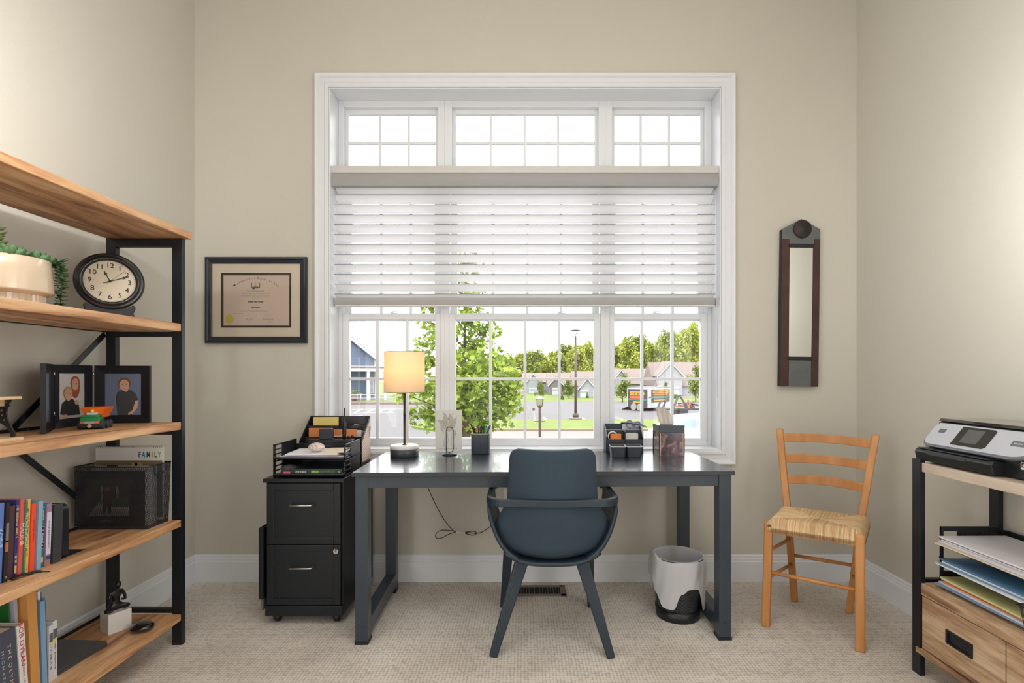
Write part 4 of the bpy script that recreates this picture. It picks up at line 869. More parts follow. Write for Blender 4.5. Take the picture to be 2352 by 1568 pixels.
petals = [[(330, 850), (250, 740), (250, 600), (160, 485), (290, 510), (370, 600), (370, 680), (310, 760)], [(370, 600), (300, 520), (320, 420), (340, 380), (300, 300), (380, 350), (430, 450), (440, 500)], [(440, 480), (435, 440), (480, 370), (465, 325), (500, 375), (575, 450), (560, 500), (500, 600)], [(500, 600), (560, 500), (630, 440), (655, 400), (640, 540), (590, 700), (540, 660)], [(360, 660), (420, 560), (490, 520), (540, 660), (560, 740), (460, 800), (390, 740)], [(580, 750), (640, 790), (650, 850), (610, 920), (590, 860), (610, 810)]]
s_ = MB()
for k, pt in enumerate(petals):
    P_ = [ck(*q) for q in pt]; s_.plate(P_, (0, YC+.0034, 0), (1, 0, 0), (0, 0, 1), .0003+.00005*k, 1)
    s_.tube([(a, YC+.0029, b_) for a, b_ in P_], .00045, 4, closed=True, up=(0, 1, 0))
for ln in ([(380, 920), (340, 980), (325, 1060), (335, 1190)], [(330, 1050), (390, 1130)], [(330, 1130), (380, 1190)], [(590, 920), (612, 1000), (610, 1100), (585, 1210)], [(515, 830), (520, 1190)], [(420, 840), (440, 1000), (430, 1100), (470, 1130)], [(360, 640), (320, 560), (260, 520)], [(400, 600), (370, 480), (340, 420)], [(470, 500), (480, 420)], [(540, 640), (600, 520)], [(200, 1245), (700, 1225)], [(500, 380), (540, 330), (580, 340)]):
    s_.tube([(a, YC+.0029, b_) for a, b_ in [ck(*q) for q in ln]], .0005, 4, up=(0, 1, 0))
s_.build('flower_sketch', [GR, GL_], t)
# ------------------------------------------------------------ pen cup and pens
PCX, PCY = X(1104, 2.775), 2.775
t = thing('pen_cup', 'dark ribbed cup of pens on the desk left of the chair', 'cup', (PCX, PCY, .75))
PC = M('slate_cup', (66, 74, 84), .4, var=.1, vscale=60, bump=.5, bscale=50)
c = MB(); oc = rrect(-.049, .049, -.046, .046, .022, 5)
k = len(oc); vs = []
for (s_, z) in ((.96, .751), (1, .754), (1, .855), (1.0, .8575), (.94, .8575), (.93, .760)): vs += [(PCX+a*s_, PCY+b_*s_, z) for a, b_ in oc]
c.add(vs, [(i*k+j, i*k+(j+1) % k, (i+1)*k+(j+1) % k, (i+1)*k+j) for i in range(5) for j in range(k)]+[tuple(range(k))[::-1], tuple(5*k+j for j in range(k))], 0, False); c.build('cup', PC, t, smooth=True)
r = MB(); r.tube([(PCX+a, PCY+b_, .8577) for a, b_ in oc], .0018, 6, closed=True); r.build('rim', M('pale_rim', (190, 184, 150), .5), t)
pens = [((1082, 971), (1092, 998), 'black_ink', (30, 26, 24), 'black tapered pen leaning left, tallest at the cup\'s left edge', .004), ((1088, 979), (1094, 998), 'dark_brown_ink', (58, 40, 30), 'dark brown pen leaning left behind the yellow highlighter', .0035), ((1081, 985), (1093, 1000), 'yellow_ink', (236, 220, 40), 'yellow highlighter leaning out of the cup\'s left edge', .005), ((1093, 983), (1101, 1000), 'orange_ink', (228, 130, 40), 'orange pen leaning left in the cup', .004), ((1101, 980), (1099, 1000), 'deep_green_ink', (24, 60, 50), 'dark green pen upright in the middle of the cup', .004), ((1106, 976), (1104, 1000), 'black_marker_ink', (28, 32, 34), 'thick black marker right of the cup\'s centre', .0055), ((1111, 979), (1110, 1000), 'forest_ink', (30, 86, 54), 'green pen with white tip beside the black marker', .004), ((1117, 973), (1114, 1000), 'bright_green_ink', (40, 200, 70), 'bright green pen standing at the back of the cup', .004), ((1115, 981), (1115, 1000), 'red_ink', (150, 90, 74), 'short reddish pencil in front of the green pens', .0035), ((1126, 976), (1117, 1000), 'purple_ink', (110, 40, 140), 'purple pen leaning right out of the cup', .005)]
for i, (a, b_, mn, mc, lb, rr) in enumerate(pens):
    dy = ((i*37) % 7-3)*.007; p0 = Vector((X(a[0], PCY), PCY+dy, Z(a[1], PCY))); p1 = Vector((X(b_[0], PCY), PCY+dy*.5, Z(b_[1], PCY))); dr = (p1-p0); p2 = p0+dr*((p0.z-.768)/(p0.z-p1.z))
    p2.x = max(PCX-.035, min(PCX+.035, p2.x))
    m = M(mn, mc, .35); t = thing('pen', lb, 'pen', tuple(p2), group='pens in the dark cup'); ROOT[t.name] = Matrix.Translation(p2)
    q = MB(); q.tube([p2, p0+(p2-p0)*.06, p0], [rr, rr, rr*.45], 8); q.build('barrel', m, t)
    q = MB(); cc = p0+(p2-p0)*.12; q.tube([p0+(p2-p0)*.02, cc], [rr*1.0, rr*1.15], 8); q.build('cap', m, t)
# ------------------------------------------------------------ desk caddy
CD = M('caddy_leather', (46, 54, 62), .5, var=.08, bump=.2, bscale=150); GX0, GX1, GY0, GY1 = .440, .640, 2.762, 2.872-.02
t = thing('desk_caddy', 'stepped black desk caddy with pale edges at the right of the chair', 'organizer', (.54, 2.8, .75))
EDGE = M('caddy_edge', (150, 156, 164), .5)
b = MB(); b.box(GX0, GX1, GY0, GY0+.004, .752, Z(1009, GY0)); zf = Z(1009, GY0); zm = Z(987, 2.80); zk = Z(974, 2.85)
b.box(GX0, GX1, GY0+.042, GY0+.046, .752, zm); b.box(GX0, GX1, GY1-.004, GY1, .752, zk+.004); b.box(GX0, GX1, GY0, GY1, .75, .756); xm = (GX0+GX1)/2+.002; b.box(xm-.002, xm+.002, GY0, GY0+.042, .752, zm-.004)
for x in (GX0, GX1-.004): b.plate([(GY0, .752), (GY1, .752), (GY1, zk), (GY1-.02, zk), (GY0+.03, zm+.002), (GY0, zf+.012)], (x, 0, 0), (0, 1, 0), (0, 0, 1), .004)
b.build('body', CD, t, bevel=.001)
e = MB()
for x in (GX0-.0005, GX1-.0045): e.tube([(x+.0025, GY0, zf+.012), (x+.0025, GY0+.03, zm+.002), (x+.0025, GY1-.02, zk), (x+.0025, GY1, zk)], .003, 6)
e.box(GX0, GX1, GY0+.041, GY0+.047, zm-.001, zm+.002); e.box(xm-.0028, xm+.0028, GY0, GY0+.043, zm-.005, zm-.001); e.build('edge_trim', EDGE, t)
t = thing('tape_roll', 'white tape roll standing in the left pocket of the desk caddy', 'tape', (.475, 2.79, .757))
tr_ = MB(); tc = (.478, 2.782, .812); tr_.lathe([(.022, -.006), (.027, -.006), (.027, .006), (.022, .006), (.022, -.006)], tc, 32, axis='Y', cap=False); tr_.lathe([(.0225, -.002), (.0222, .002)], tc, 32, axis='Y', cap=False); tr_.build('roll', PAPER, t); t.location.z = .785; ROOT[t.name] = ROOT[t.name]
tag(MB().box(X(1402, 2.77), X(1427, 2.77), 2.768, 2.776, .757, Z(996, 2.77)).build('tape_box', M('orange_red_box', (216, 130, 66), .6, var=.35, vscale=50), bevel=.002), 'small orange and red box in front of the white tape roll', 'box')
tag(MB().plate(rrect(X(1436, 2.79), X(1465, 2.79), .757, Z(994, 2.79), .008, 4), (0, 2.80, 0), (1, 0, 0), (0, 0, 1), .02).build('white_case', M('off_white_case', (214, 212, 206), .35), bevel=.002), 'white rounded plastic case in the right pocket of the desk caddy', 'case')
tag(MB().lathe([(.0135, .757), (.0135, .86), (.012, .862)], (X(1413, 2.83), 2.83, 0), 16).build('marker_barrel', M('marker_black', (40, 42, 46), .4)), 'short dark cylinder in the rear left pocket of the desk caddy', 'marker')
tag(MB().box(X(1428, 2.845), X(1470, 2.845), 2.838, 2.845, .757, Z(967, 2.845)).build('note_stack', M('pale_notes', (206, 210, 216), .7), bevel=.001), 'white note stack behind the lavender scissors', 'notepad')
t = thing('scissors', 'scissors with lavender looped handles standing in the desk caddy', 'scissors', (.57, 2.825, .757))
LV = M('lavender_plastic', (138, 138, 172), .35)
for cx_, cz_, rx, rz, an in ((X(1447, 2.82), Z(974, 2.82), .017, .021, 20), (X(1464, 2.82), Z(975, 2.82), .015, .017, -40)):
    h = MB(); h.tube([(cx_+rx*math.cos(a)*math.cos(R(an))-rz*math.sin(a)*math.sin(R(an)), 2.826, cz_+rx*math.cos(a)*math.sin(R(an))+rz*math.sin(a)*math.cos(R(an))) for a in [k*math.pi/12 for k in range(24)]], .0038, 8, closed=True, up=(0, 1, 0))
    h.bar((cx_+(.006 if an > 0 else -.008), 2.826, cz_-.018), (X(1456, 2.82), 2.826, cz_-.05), .009, .006); h.build('handle', LV, t)
h = MB(); h.bar((X(1455, 2.82), 2.826, Z(990, 2.82)), (X(1452, 2.82), 2.826, .76), .014, .002, up=(0, 1, 0)); h.build('blade', CHROME, t)
t = thing('wrist_strap', 'black looped cord lying across the top of the desk caddy', 'cord', (.55, 2.81, .86))
h = MB(); zz = Z(972, 2.80); q_ = [(X(1427, 2.8), 2.815, zz), (X(1445, 2.8), 2.812, zz-.001), (X(1470, 2.8), 2.81, zz-.008), (X(1482, 2.8), 2.808, zz-.02), (X(1486, 2.8), 2.806, zz-.024), (X(1484, 2.8), 2.806, zz-.017), (X(1472, 2.8), 2.81, zz-.004)]
h.tube(q_, [.004, .004, .002, .0018, .0018, .0018, .0015], 8); h.build('loop', PL, t)
t = thing('double_tray', 'small black double tray with white rims in front of the desk caddy', 'tray', (.527, 2.66, .75))
for x0_, x1_ in ((X(1402, 2.64), X(1437, 2.64)), (X(1438, 2.64), X(1474, 2.64))):
    c = MB(); oc = rrect(0, 1, 0, 1, .14, 3); k = len(oc); vs = []
    for (s_, z) in ((.84, .7505), (.86, .752), (.98, .803), (1.03, .804), (1.03, .807), (.95, .807), (.82, .757)): vs += [((x0_+x1_)/2+(a-.5)*s_*(x1_-x0_), 2.655+(b_-.5)*s_*.075, z) for a, b_ in oc]
    c.add(vs, [(i*k+j, i*k+(j+1) % k, (i+1)*k+(j+1) % k, (i+1)*k+j) for i in range(6) for j in range(k)]+[tuple(range(k))[::-1], tuple(6*k+j for j in range(k))], 0, False)
    for i in range(len(c.m)):
        if 2*k <= i < 5*k: c.m[i] = 1
    c.build('bin', [M('tray_slate', (52, 60, 68), .4), M('white_rim', (214, 218, 224), .4)], t)
# ------------------------------------------------------------ tissue box
TB0, TB1, TBy0, TBy1, TBz = .698, .831, 2.657, 2.79, .911
t = thing('tissue_box', 'square black tissue cover with marbled purple panels and copper corners on the desk', 'tissue box', (.765, 2.72, .75))
def purple():
    m, nt, N, L, b = nodes('purple_marbling'); b.inputs['Roughness'].default_value = .12; v = texco(nt); n1 = N.new('ShaderNodeTexNoise'); n1.inputs['Scale'].default_value = 26; n1.inputs['Detail'].default_value = 6; n1.inputs['Distortion'].default_value = 1; L.new(v, n1.inputs['Vector'])
    cr = N.new('ShaderNodeValToRGB'); e = cr.color_ramp.elements; e[0].position = .3; e[0].color = lin((48, 38, 50)); e[1].position = .8; e[1].color = lin((186, 158, 160)); k = e.new(.55); k.color = lin((104, 78, 84)); L.new(n1.outputs['Fac'], cr.inputs[0]); L.new(cr.outputs[0], b.inputs['Base Color']); return m
PUR = purple(); zc = Z(994, TBy0)
MB().box(TB0, TB1, TBy0, TBy1, zc, TBz).build('lid', M('lid_slate', (58, 64, 74), .3), t, bevel=.002)
MB().box(TB0+.002, TB1-.002, TBy0+.002, TBy1-.002, .75, zc).build('panel_box', PUR, t)
cpr = M('copper_edge', (206, 166, 136), .3, .7); e = MB()
for x in (TB0+.006, TB1-.010): e.box(x, x+.0025, TBy0-.001, TBy0+.002, .752, zc)
e.build('copper_strip', cpr, t); e = MB()
for x in (TB0, TB1-.005):
    for y in (TBy0, TBy1-.005): e.box(x, x+.005, y, y+.005, .75, zc)
e.build('corner_post', BLACKM, t)
c = MB(); rn = random.Random(3)
def tis(u, v):
    a = (u-.5)*1.9; px = 1531-8*v+ (u-.5)*(20+14*math.sin(math.pi*(.2+.55*v))); py = 976-40*v+ (6*abs(u-.5)*v*3 if u > .5 else -4*v*(u-.2))
    return Vector((X(px, 2.72), 2.72+.022*math.sin(u*9)*(.3+v)*.7, Z(py, 2.72)))
c.grid(tis, 18, 12); tag(c.build('tissue', sheer('tissue_paper', (226, 220, 212), .0, .3), solid=.0006), 'white tissue pulled up out of the tissue box', 'tissue')
# ------------------------------------------------------------ lamp cord, outlet, floor vent
t = thing('power_outlet', 'white wall outlet plate half hidden behind the desk chair', 'outlet', (-.082, YB, .47))
MB().box(-.119, -.046, YB-.006, YB, .412, .529).build('cover_plate', M('outlet_white', (226, 222, 214), .4), t, bevel=.002)
p = MB()
for z in (.445, .497): p.lathe([(.017, -.009), (.017, -.004)], (-.082, YB, z), 20, axis='Y'); 
p.build('socket', M('outlet_white'), t)
t = thing('cable_bundle', 'black cord bundled with a white tie hanging under the desk', 'cable', (-.35, 2.86, .25))
YK = 2.85
def kp(px, py, dy=0): return (X(px, YK+dy), YK+dy, Z(py, YK+dy))
def zq(x, y): return (960+x/9.05, 1090+y/9.05)
CB = M('cord_black', (26, 20, 14), .5)
def crv(pts, n=6):
    P_ = [Vector(p) for p in pts]; out = []
    for i in range(len(P_)-1):
        p0 = P_[max(0, i-1)]; p1 = P_[i]; p2 = P_[i+1]; p3 = P_[min(len(P_)-1, i+2)]
        for k in range(n):
            s = k/n; out.append(.5*((2*p1)+(p2-p0)*s+(2*p0-5*p1+4*p2-p3)*s*s+(3*p1-p0-3*p2+p3)*s**3))
    return out+[P_[-1]]
w_ = MB()
w_.tube(crv([kp(*zq(120, 60))]+[kp(*zq(*q)) for q in ((200, 250), (330, 540), (480, 830), (640, 1060), (760, 1180), (870, 1200))]), .0022, 6)
w_.tube(crv([kp(*zq(*q)) for q in ((860, 1195), (700, 1165), (500, 1150), (400, 1200), (360, 1280), (420, 1325), (520, 1300), (650, 1230), (760, 1200), (860, 1200))]), .0022, 6)
w_.tube(crv([kp(*zq(*q)) for q in ((950, 1205), (1060, 1180), (1170, 1175), (1215, 1210), (1170, 1250), (1080, 1245), (950, 1205))]), .0022, 6)
w_.tube(crv([kp(*zq(*q)) for q in ((950, 1200), (1100, 1205), (1220, 1215), (1330, 1190), (1460, 1110), (1560, 1020), (1700, 860), (1820, 680), (1880, 560))]+[(-.082, YB-.03, .46), (-.082, YB-.012, .445)]), .0022, 6)
w_.build('cable', CB, t)
w_ = MB(); w_.tube([kp(*zq(785, 1190)), kp(*zq(985, 1208))], .0042, 10); w_.tube([kp(*zq(790, 1185)), kp(*zq(835, 1190))], .0056, 10); w_.build('cable_tie', PAPER, t)
MB().box(-.095, -.069, YB-.03, YB-.006, .436, .458).build('plug', CB, t, bevel=.003)
t = thing('floor_vent', 'tan metal floor vent in the carpet behind the chair legs', 'floor vent', (.06, 2.78, 0))
VT = M('tan_vent', (104, 92, 78), .5)
v = MB(); rectframe_ = None; vx0, vx1, vy0, vy1 = -.115, .222, 2.712, 2.846
v.box(vx0, vx1, vy0, vy0+.022, 0, .006); v.box(vx0, vx1, vy1-.022, vy1, 0, .006); v.box(vx0, vx0+.03, vy0, vy1, 0, .006); v.box(vx1-.03, vx1, vy0, vy1, 0, .006)
v.build('vent_frame', VT, t, bevel=.002)
MB().box(vx0+.02, vx1-.02, vy0+.02, vy1-.02, 0, .001).build('duct_opening', M('duct_dark', (14, 12, 8), .9), t)
for k in range(19): x = vx0+.03+(vx1-vx0-.06)*(k+.5)/19; MB().box(x-.0014, x+.0014, vy0+.02, vy1-.02, .001, .0052).build('louver', VT, t)
# ------------------------------------------------------------ bookcase on the left wall
SHW = wood('honey_timber', [(132, 90, 58), (182, 132, 90), (208, 160, 116), (224, 184, 142)], 'Y', .5, dirt=.3)
t = thing('bookcase', 'open bookcase of honey coloured timber shelves in a black metal frame on the left wall', 'bookcase', (-1.65, 1.79, 0))
BY0, BY1 = 1.33, 2.247
ZSH = [(1.766, 1.796), (1.360, 1.394), (.935, .9686), (.515, .546), (.109, .137)]
for i, (z0, z1) in enumerate(ZSH):
    b = MB()
    if i == 0: b.box(-1.822, -1.46, BY0-.01, BY1+.003, z0, z1)
    else: b.box(-1.818, -1.4875, BY0+.027, 2.218, z0, z1)
    b.build('shelf', SHW, t, bevel=.003)
for x0, x1 in ((-1.530, -1.488), (-1.818, -1.776)):
    for y0 in (BY0, 2.222): MB().box(x0, x1, y0, y0+.024, 0, 1.765).build('post', BLACKM, t, bevel=.001)
for y0 in (BY0, 2.222):
    for z0, z1 in ((1.728, 1.765), (1.338, 1.36), (.913, .935), (.493, .515), (.14, .158)): MB().box(-1.776, -1.530, y0, y0+.022, z0, z1).build('crossbar', BLACKM, t)
for x in (-1.815, -1.495):
    for i, (z0, z1) in enumerate(ZSH[1:]):
        if x < -1.6: MB().box(x, x+.004, BY0+.024, 2.222, z0-.004, z1+.012).build('rear_rail', BLACKM, t)
for p, q in (((2.222, 1.35), (1.352, .545)), ((2.222, .545), (1.352, 1.35))): MB().bar((-1.822, p[0], p[1]), (-1.822, q[0], q[1]), .004, .022, up=(0, 0, 1)).build('brace', BLACKM, t)
# ---- planter
PX, PY = -1.655, 1.63
t = thing('planter_bowl', 'glossy beige round planter with ribbed foot on the second shelf', 'planter', (PX, PY, 1.394))
GLZ = M('beige_glaze', (206, 186, 160), .18, var=.03, coat=.4)
RB = .118
MB().lathe([(.088, 1.424), (RB-.003, 1.434), (RB, 1.437), (RB, 1.441), (RB-.004, 1.50), (RB-.007, 1.541), (RB-.009, 1.543), (RB-.013, 1.540), (RB-.014, 1.515)], (PX, PY, 0), 56, cap=False).build('bowl', GLZ, t)
f = MB(); vs = []; k = 120
for z in (1.394, 1.43):
    for i in range(k): a = 2*math.pi*i/k; r_ = .094*(1+.025*math.cos(a*40)); vs.append((PX+r_*math.cos(a), PY+r_*math.sin(a), z))
f.add(vs, [(i, (i+1) % k, k+(i+1) % k, k+i) for i in range(k)]+[tuple(range(k))[::-1], tuple(range(k, 2*k))], 0); f.build('ribbed_foot', GLZ, t)
MB().lathe([(.001, 1.517), (RB-.013, 1.517)], (PX, PY, 0), 32, cap=False).build('soil', M('soil', (52, 40, 30), .95, bump=.8), t)
t = thing('succulent_arrangement', 'artificial green succulents filling the beige planter, one strand trailing over its right side', 'plant', (PX, PY, 1.518))
SG1 = M('succulent_green', (92, 128, 84), .6, var=.25, vscale=30); SG2 = M('succulent_dark', (52, 84, 44), .5, var=.2); SG3 = M('succulent_plum', (70, 50, 50), .5, var=.2)
def petal(mb, base, d, L_, w_, up, mi=0, cup=.25):
    d = Vector(d).normalized(); s = d.cross(Vector(up)); s = s.normalized() if s.length > 1e-4 else Vector((1, 0, 0)); n = s.cross(d)
    vs = []; prof = [(0, .25), (.3, .8), (.6, 1), (.85, .6), (1, .05)]
    for a, b_ in prof:
        for k in range(5):
            q = -1+k/2; vs.append(Vector(base)+d*L_*a+s*w_*.5*b_*q+n*L_*cup*(a*a*.6)+n*w_*.15*(q*q-.6)*b_)
        vs.append(Vector(base)+d*L_*a+n*(L_*cup*a*a*.6-w_*.28*b_))
    fs = []
    for i in range(4):
        for k in range(4): fs.append((i*6+k, i*6+k+1, (i+1)*6+k+1, (i+1)*6+k))
        fs.append((i*6, (i+1)*6, (i+1)*6+5, i*6+5)); fs.append((i*6+4, i*6+5, (i+1)*6+5, (i+1)*6+4))
    mb.add(vs, fs, mi, True)
def rosette(c, n, L_, w_, mi, lean=(0, 0, 0)):
    mb = MB()
    for ring, (cnt, el, sc) in enumerate(((n, 20, 1), (n-1, 42, .85), (n-2, 62, .62), (3, 80, .45))):
        for k in range(max(3, cnt)):
            a = 2*math.pi*(k+.5*ring)/max(3, cnt); e = R(el); d = Vector((math.cos(a)*math.cos(e), math.sin(a)*math.cos(e), math.sin(e)))+Vector(lean)*.4
            petal(mb, c, d, L_*sc, w_*sc, (0, 0, 1))
    return mb
T = t
rosette((PX+.055, PY+.035, 1.531), 8, .064, .042, 0).build('rosette', SG1, T)
rosette((PX+.06, PY-.045, 1.534), 8, .058, .038, 0).build('rosette', SG1, T)
rosette((PX+.0, PY+.02, 1.537), 7, .062, .032, 0).build('rosette', SG3, T)
rosette((PX-.05, PY-.04, 1.531), 7, .064, .036, 0).build('rosette', SG2, T)
rosette((PX+.03, PY+.085, 1.529), 7, .062, .032, 0, (.1, .5, .3)).build('rosette', SG2, T)
rosette((PX-.04, PY+.06, 1.531), 7, .064, .036, 0).build('rosette', SG2, T)
st = MB()
for k in range(9):
    z = 1.529+k*.012; a = k*2.4; L_ = .042*(1-.06*k)
    for q in (0, math.pi): petal(st, (PX+.01, PY-.03, z), (math.cos(a+q), math.sin(a+q), .35), L_, .02, (0, 0, 1))
st.tube([(PX+.01, PY-.03, 1.519), (PX+.01, PY-.03, 1.639)], .004, 6); st.build('upright_stem', M('succulent_lime', (126, 152, 84), .5, var=.2), T)
st = MB()
for (ox, oy, n_) in ((.02, -.075, 6), (-.02, -.07, 7)):
    for k in range(n_): a = k*2.2; petal(st, (PX+ox, PY+oy, 1.524+k*.007), (math.cos(a), math.sin(a), .6), .05, .012, (0, 0, 1))
st.build('leaf_tuft', SG2, T)
st = MB(); rn = random.Random(5); pth = crv([(PX+.05, PY+.09, 1.534), (PX+.065, PY+.098, 1.552), (PX+.076, PY+.112, 1.534), (PX+.078, PY+.115, 1.51), (PX+.078, PY+.113, 1.45), (PX+.076, PY+.111, 1.398)], 9)
st.tube(pth, .0022, 6)
for i, p in enumerate(pth):
    for q in range(4): a = rn.uniform(0, 6.28); petal(st, p, (math.cos(a), math.sin(a), rn.uniform(-.5, .3)), .021, .011, (0, 0, 1))
for k in range(5): petal(st, pth[8], (.5+rn.uniform(-.2, .3), rn.uniform(.2, .9), rn.uniform(-.1, .4)), .045, .008, (0, 0, 1))
st.build('trailing_strand', SG2, T)
# ---- mantel clock
CC = Vector((-1.648, 2.035, 1.543)); dirv = Vector((0, 0, 1.548))-CC; nrm = Vector((1.648, -2.035, 0)).normalized(); U = Vector((-nrm.y, nrm.x, 0))
U = Vector((0, 0, 1)).cross(nrm); U.normalize()
t = thing('mantel_clock', 'round black mantel clock with arabic numerals on the second shelf', 'clock', (CC.x, CC.y, 1.394))
MC = Matrix.Identity(4); Vv = Vector((0, 0, 1))
for i in range(3): MC[i][0] = U[i]; MC[i][1] = Vv[i]; MC[i][2] = nrm[i]; MC[i][3] = CC[i]
BLK = M('satin_black', (22, 22, 26), .3, coat=.3); RC = .112
b = MB(); b.lathe([(.088, -.03), (.098, -.03), (.104, -.01), (RC, .0), (RC-.002, .010), (.103, .014), (.098, .012), (.094, .020), (.089, .022), (.083, .018), (.081, .006)], (0, 0, 0), 64, cap=False)
b.lathe([(.001, -.03), (.09, -.03)], (0, 0, 0), 40, cap=False); b.xf(MC).build('case', BLK, t)
MB().lathe([(.0005, .006), (.082, .006)], (0, 0, 0), 56, cap=False).xf(MC).build('dial', M('dial_cream', (214, 202, 180), .6, var=.05, vscale=30), t)
n_ = MB(); INK = M('black_ink_print', (34, 30, 28), .6)
for h in range(1, 13):
    a = R(90-30*h); n_.text(str(h), .0265, MC @ Matrix.Translation((.062*math.cos(a), .062*math.sin(a), .0066)), 0, bold=.0002)
for m_ in range(60):
    a = R(6*m_); r0 = .0765 if m_ % 5 else .0745
    k = MB(); k.bar((r0*math.cos(a), r0*math.sin(a), .0066), (.0785*math.cos(a), .0785*math.sin(a), .0066), .0007 if m_ % 5 else .0014, .0003); n_.merge(k.xf(MC))
n_.build('numerals', INK, t)
for nm, ang, L_, w_, tail in (('hour_hand', R(90-30*11.17), .042, .003, .0), ('minute_hand', R(90-6*11.2), .064, .0028, .022), ('second_hand', R(90-6*7.6), .066, .0008, .014)):
    h = MB(); d = Vector((math.cos(ang), math.sin(ang), 0)); z = Vector((0, 0, .0085))
    h.bar(z-d*tail, z+d*L_, w_, .0006)
    if nm != 'second_hand': h.plate([(L_*.62, 0), (L_*.72, .0052), (L_*.86, .001), (L_, 0), (L_*.86, -.001), (L_*.72, -.0052)], z+Vector((0, 0, .0)), d, Vector((-d.y, d.x, 0)), .0008)
    h.lathe([(.0045, .0082), (.0045, .0095)], (0, 0, 0), 14); h.xf(MC).build(nm, INK, t)
MB().lathe([(.0005, .011), (.081, .011)], (0, 0, 0), 48, cap=False).xf(MC).build('crystal', glassy('clock_crystal'), t)
ft = MB(); zb_ = 1.394-CC.z
pr = [(-.080, zb_), (-.074, zb_+.025), (-.082, zb_+.050), (-.074, zb_+.062), (-.060, zb_+.052), (-.045, zb_+.046), (.045, zb_+.046), (.060, zb_+.052), (.074, zb_+.062), (.082, zb_+.050), (.074, zb_+.025), (.088, zb_)]
ft.plate(pr, (0, 0, -.028), (1, 0, 0), (0, 1, 0), .034); ft.xf(MC).build('stand', BLACKM, t, bevel=.003)
# ---- trifold photo frame
FRM = M('frame_black', (22, 23, 27), .38)
t = thing('photo_frame', 'black hinged three panel photo frame on the middle shelf', 'photo frame', (-1.74, 2.0, .9686))
A0 = Vector((-1.797, 2.135, .9686)); A1 = A0+Vector((.978, .206, 0)).normalized()*.208
B1 = Vector((-1.762, 1.918, .9686)); C1 = Vector((-1.642, 1.757, .9686))
SK = M('photo_skin', (206, 160, 136), .5); 
def panel(p, q, face, art):
    U_ = (q-p).normalized(); w_ = (q-p).length; N_ = U_.cross(Vector((0, 0, 1)))
    Mp = Matrix.Identity(4)
    for i in range(3): Mp[i][0] = U_[i]; Mp[i][1] = (0, 0, 1)[i]; Mp[i][2] = N_[i]; Mp[i][3] = p[i]
    hh = .243; m = MB(); tk = .016; bw = .034
    def bevelled(x0, x1, y0, y1):
        o = [(x0, y0), (x1, y0), (x1, y1), (x0, y1)]; inn = [(x0+bw, y0+bw), (x1-bw, y0+bw), (x1-bw, y1-bw), (x0+bw, y1-bw)]
        vs = [(a, b, -tk) for a, b in o]+[(a, b, 0) for a, b in o]+[(a, b, -.006) for a, b in inn]+[(a, b, -.012) for a, b in inn]
        fs = [(3, 2, 1, 0)]
        for i in range(4):
            j = (i+1) % 4; fs += [(i, j, 4+j, 4+i), (4+i, 4+j, 8+j, 8+i), (8+i, 8+j, 12+j, 12+i)]
        m.add(vs, fs)
    bevelled(.002, w_-.002, 0, hh); m.xf(Mp); fr = m.build('frame_panel', FRM, t)
    if art:
        a = MB(); art(a, bw, w_-bw, bw, hh-bw); a.xf(Mp); a.build('photograph', ARTM, fr)
ARTM = [M('photo_pale', (206, 204, 202), .4), M('photo_blue_grey', (108, 120, 146), .4, var=.15, vscale=14), SK, M('photo_red_hair', (160, 84, 50), .5), M('photo_brown_hair', (110, 84, 64), .5), M('photo_black_cloth', (40, 42, 46), .6, var=.4, vscale=60), M('photo_charcoal', (66, 66, 70), .6), M('photo_blond', (176, 146, 108), .5)]
def PL_(a, poly, z, mi): a.plate(poly, (0, 0, -.0105+z*.0004), (1, 0, 0), (0, 1, 0), .0004, mi)
def face(a, fx, fy, r_, z, hair, hs=1.12, long=False):
    if long: PL_(a, ell(fx+.002, fy-.012, r_*1.15, r_*2.0), z, hair)
    PL_(a, ell(fx, fy+r_*.28, r_*hs, r_*1.18), z+1, hair); PL_(a, ell(fx, fy-.001, r_*.86, r_*1.12), z+2, 2)
    for s in (-1, 1): PL_(a, ell(fx+s*r_*.35, fy+r_*.12, r_*.09, r_*.07, 8), z+3, 5)
    PL_(a, ell(fx, fy-r_*.45, r_*.36, r_*.13, 12, 180, 360), z+3, 0)
def art_boy(a, x0, x1, y0, y1):
    PL_(a, [(x0-.002, y0-.002), (x1+.002, y0-.002), (x1+.002, y1+.002), (x0-.002, y1+.002)], 0, 1); c = (x0+x1)/2
    PL_(a, [(c-.022, y0), (c-.028, y0+.07), (c-.024, y0+.096), (c-.002, y0+.108), (c+.024, y0+.108), (c+.046, y0+.09), (c+.056, y0+.062), (c+.044, y0+.055), (c+.038, y0+.012), (c+.03, y0)], 1, 6)
    PL_(a, [(c+.044, y0+.06), (c+.056, y0+.062), (c+.052, y0+.03), (c+.034, y0+.006), (c+.018, y0), (c+.018, y0+.008), (c+.034, y0+.02)], 2, 2)
    PL_(a, ell(c+.01, y0+.112, .009, .014), 2, 2); face(a, c+.004, y1-.048, .0215, 3, 4)
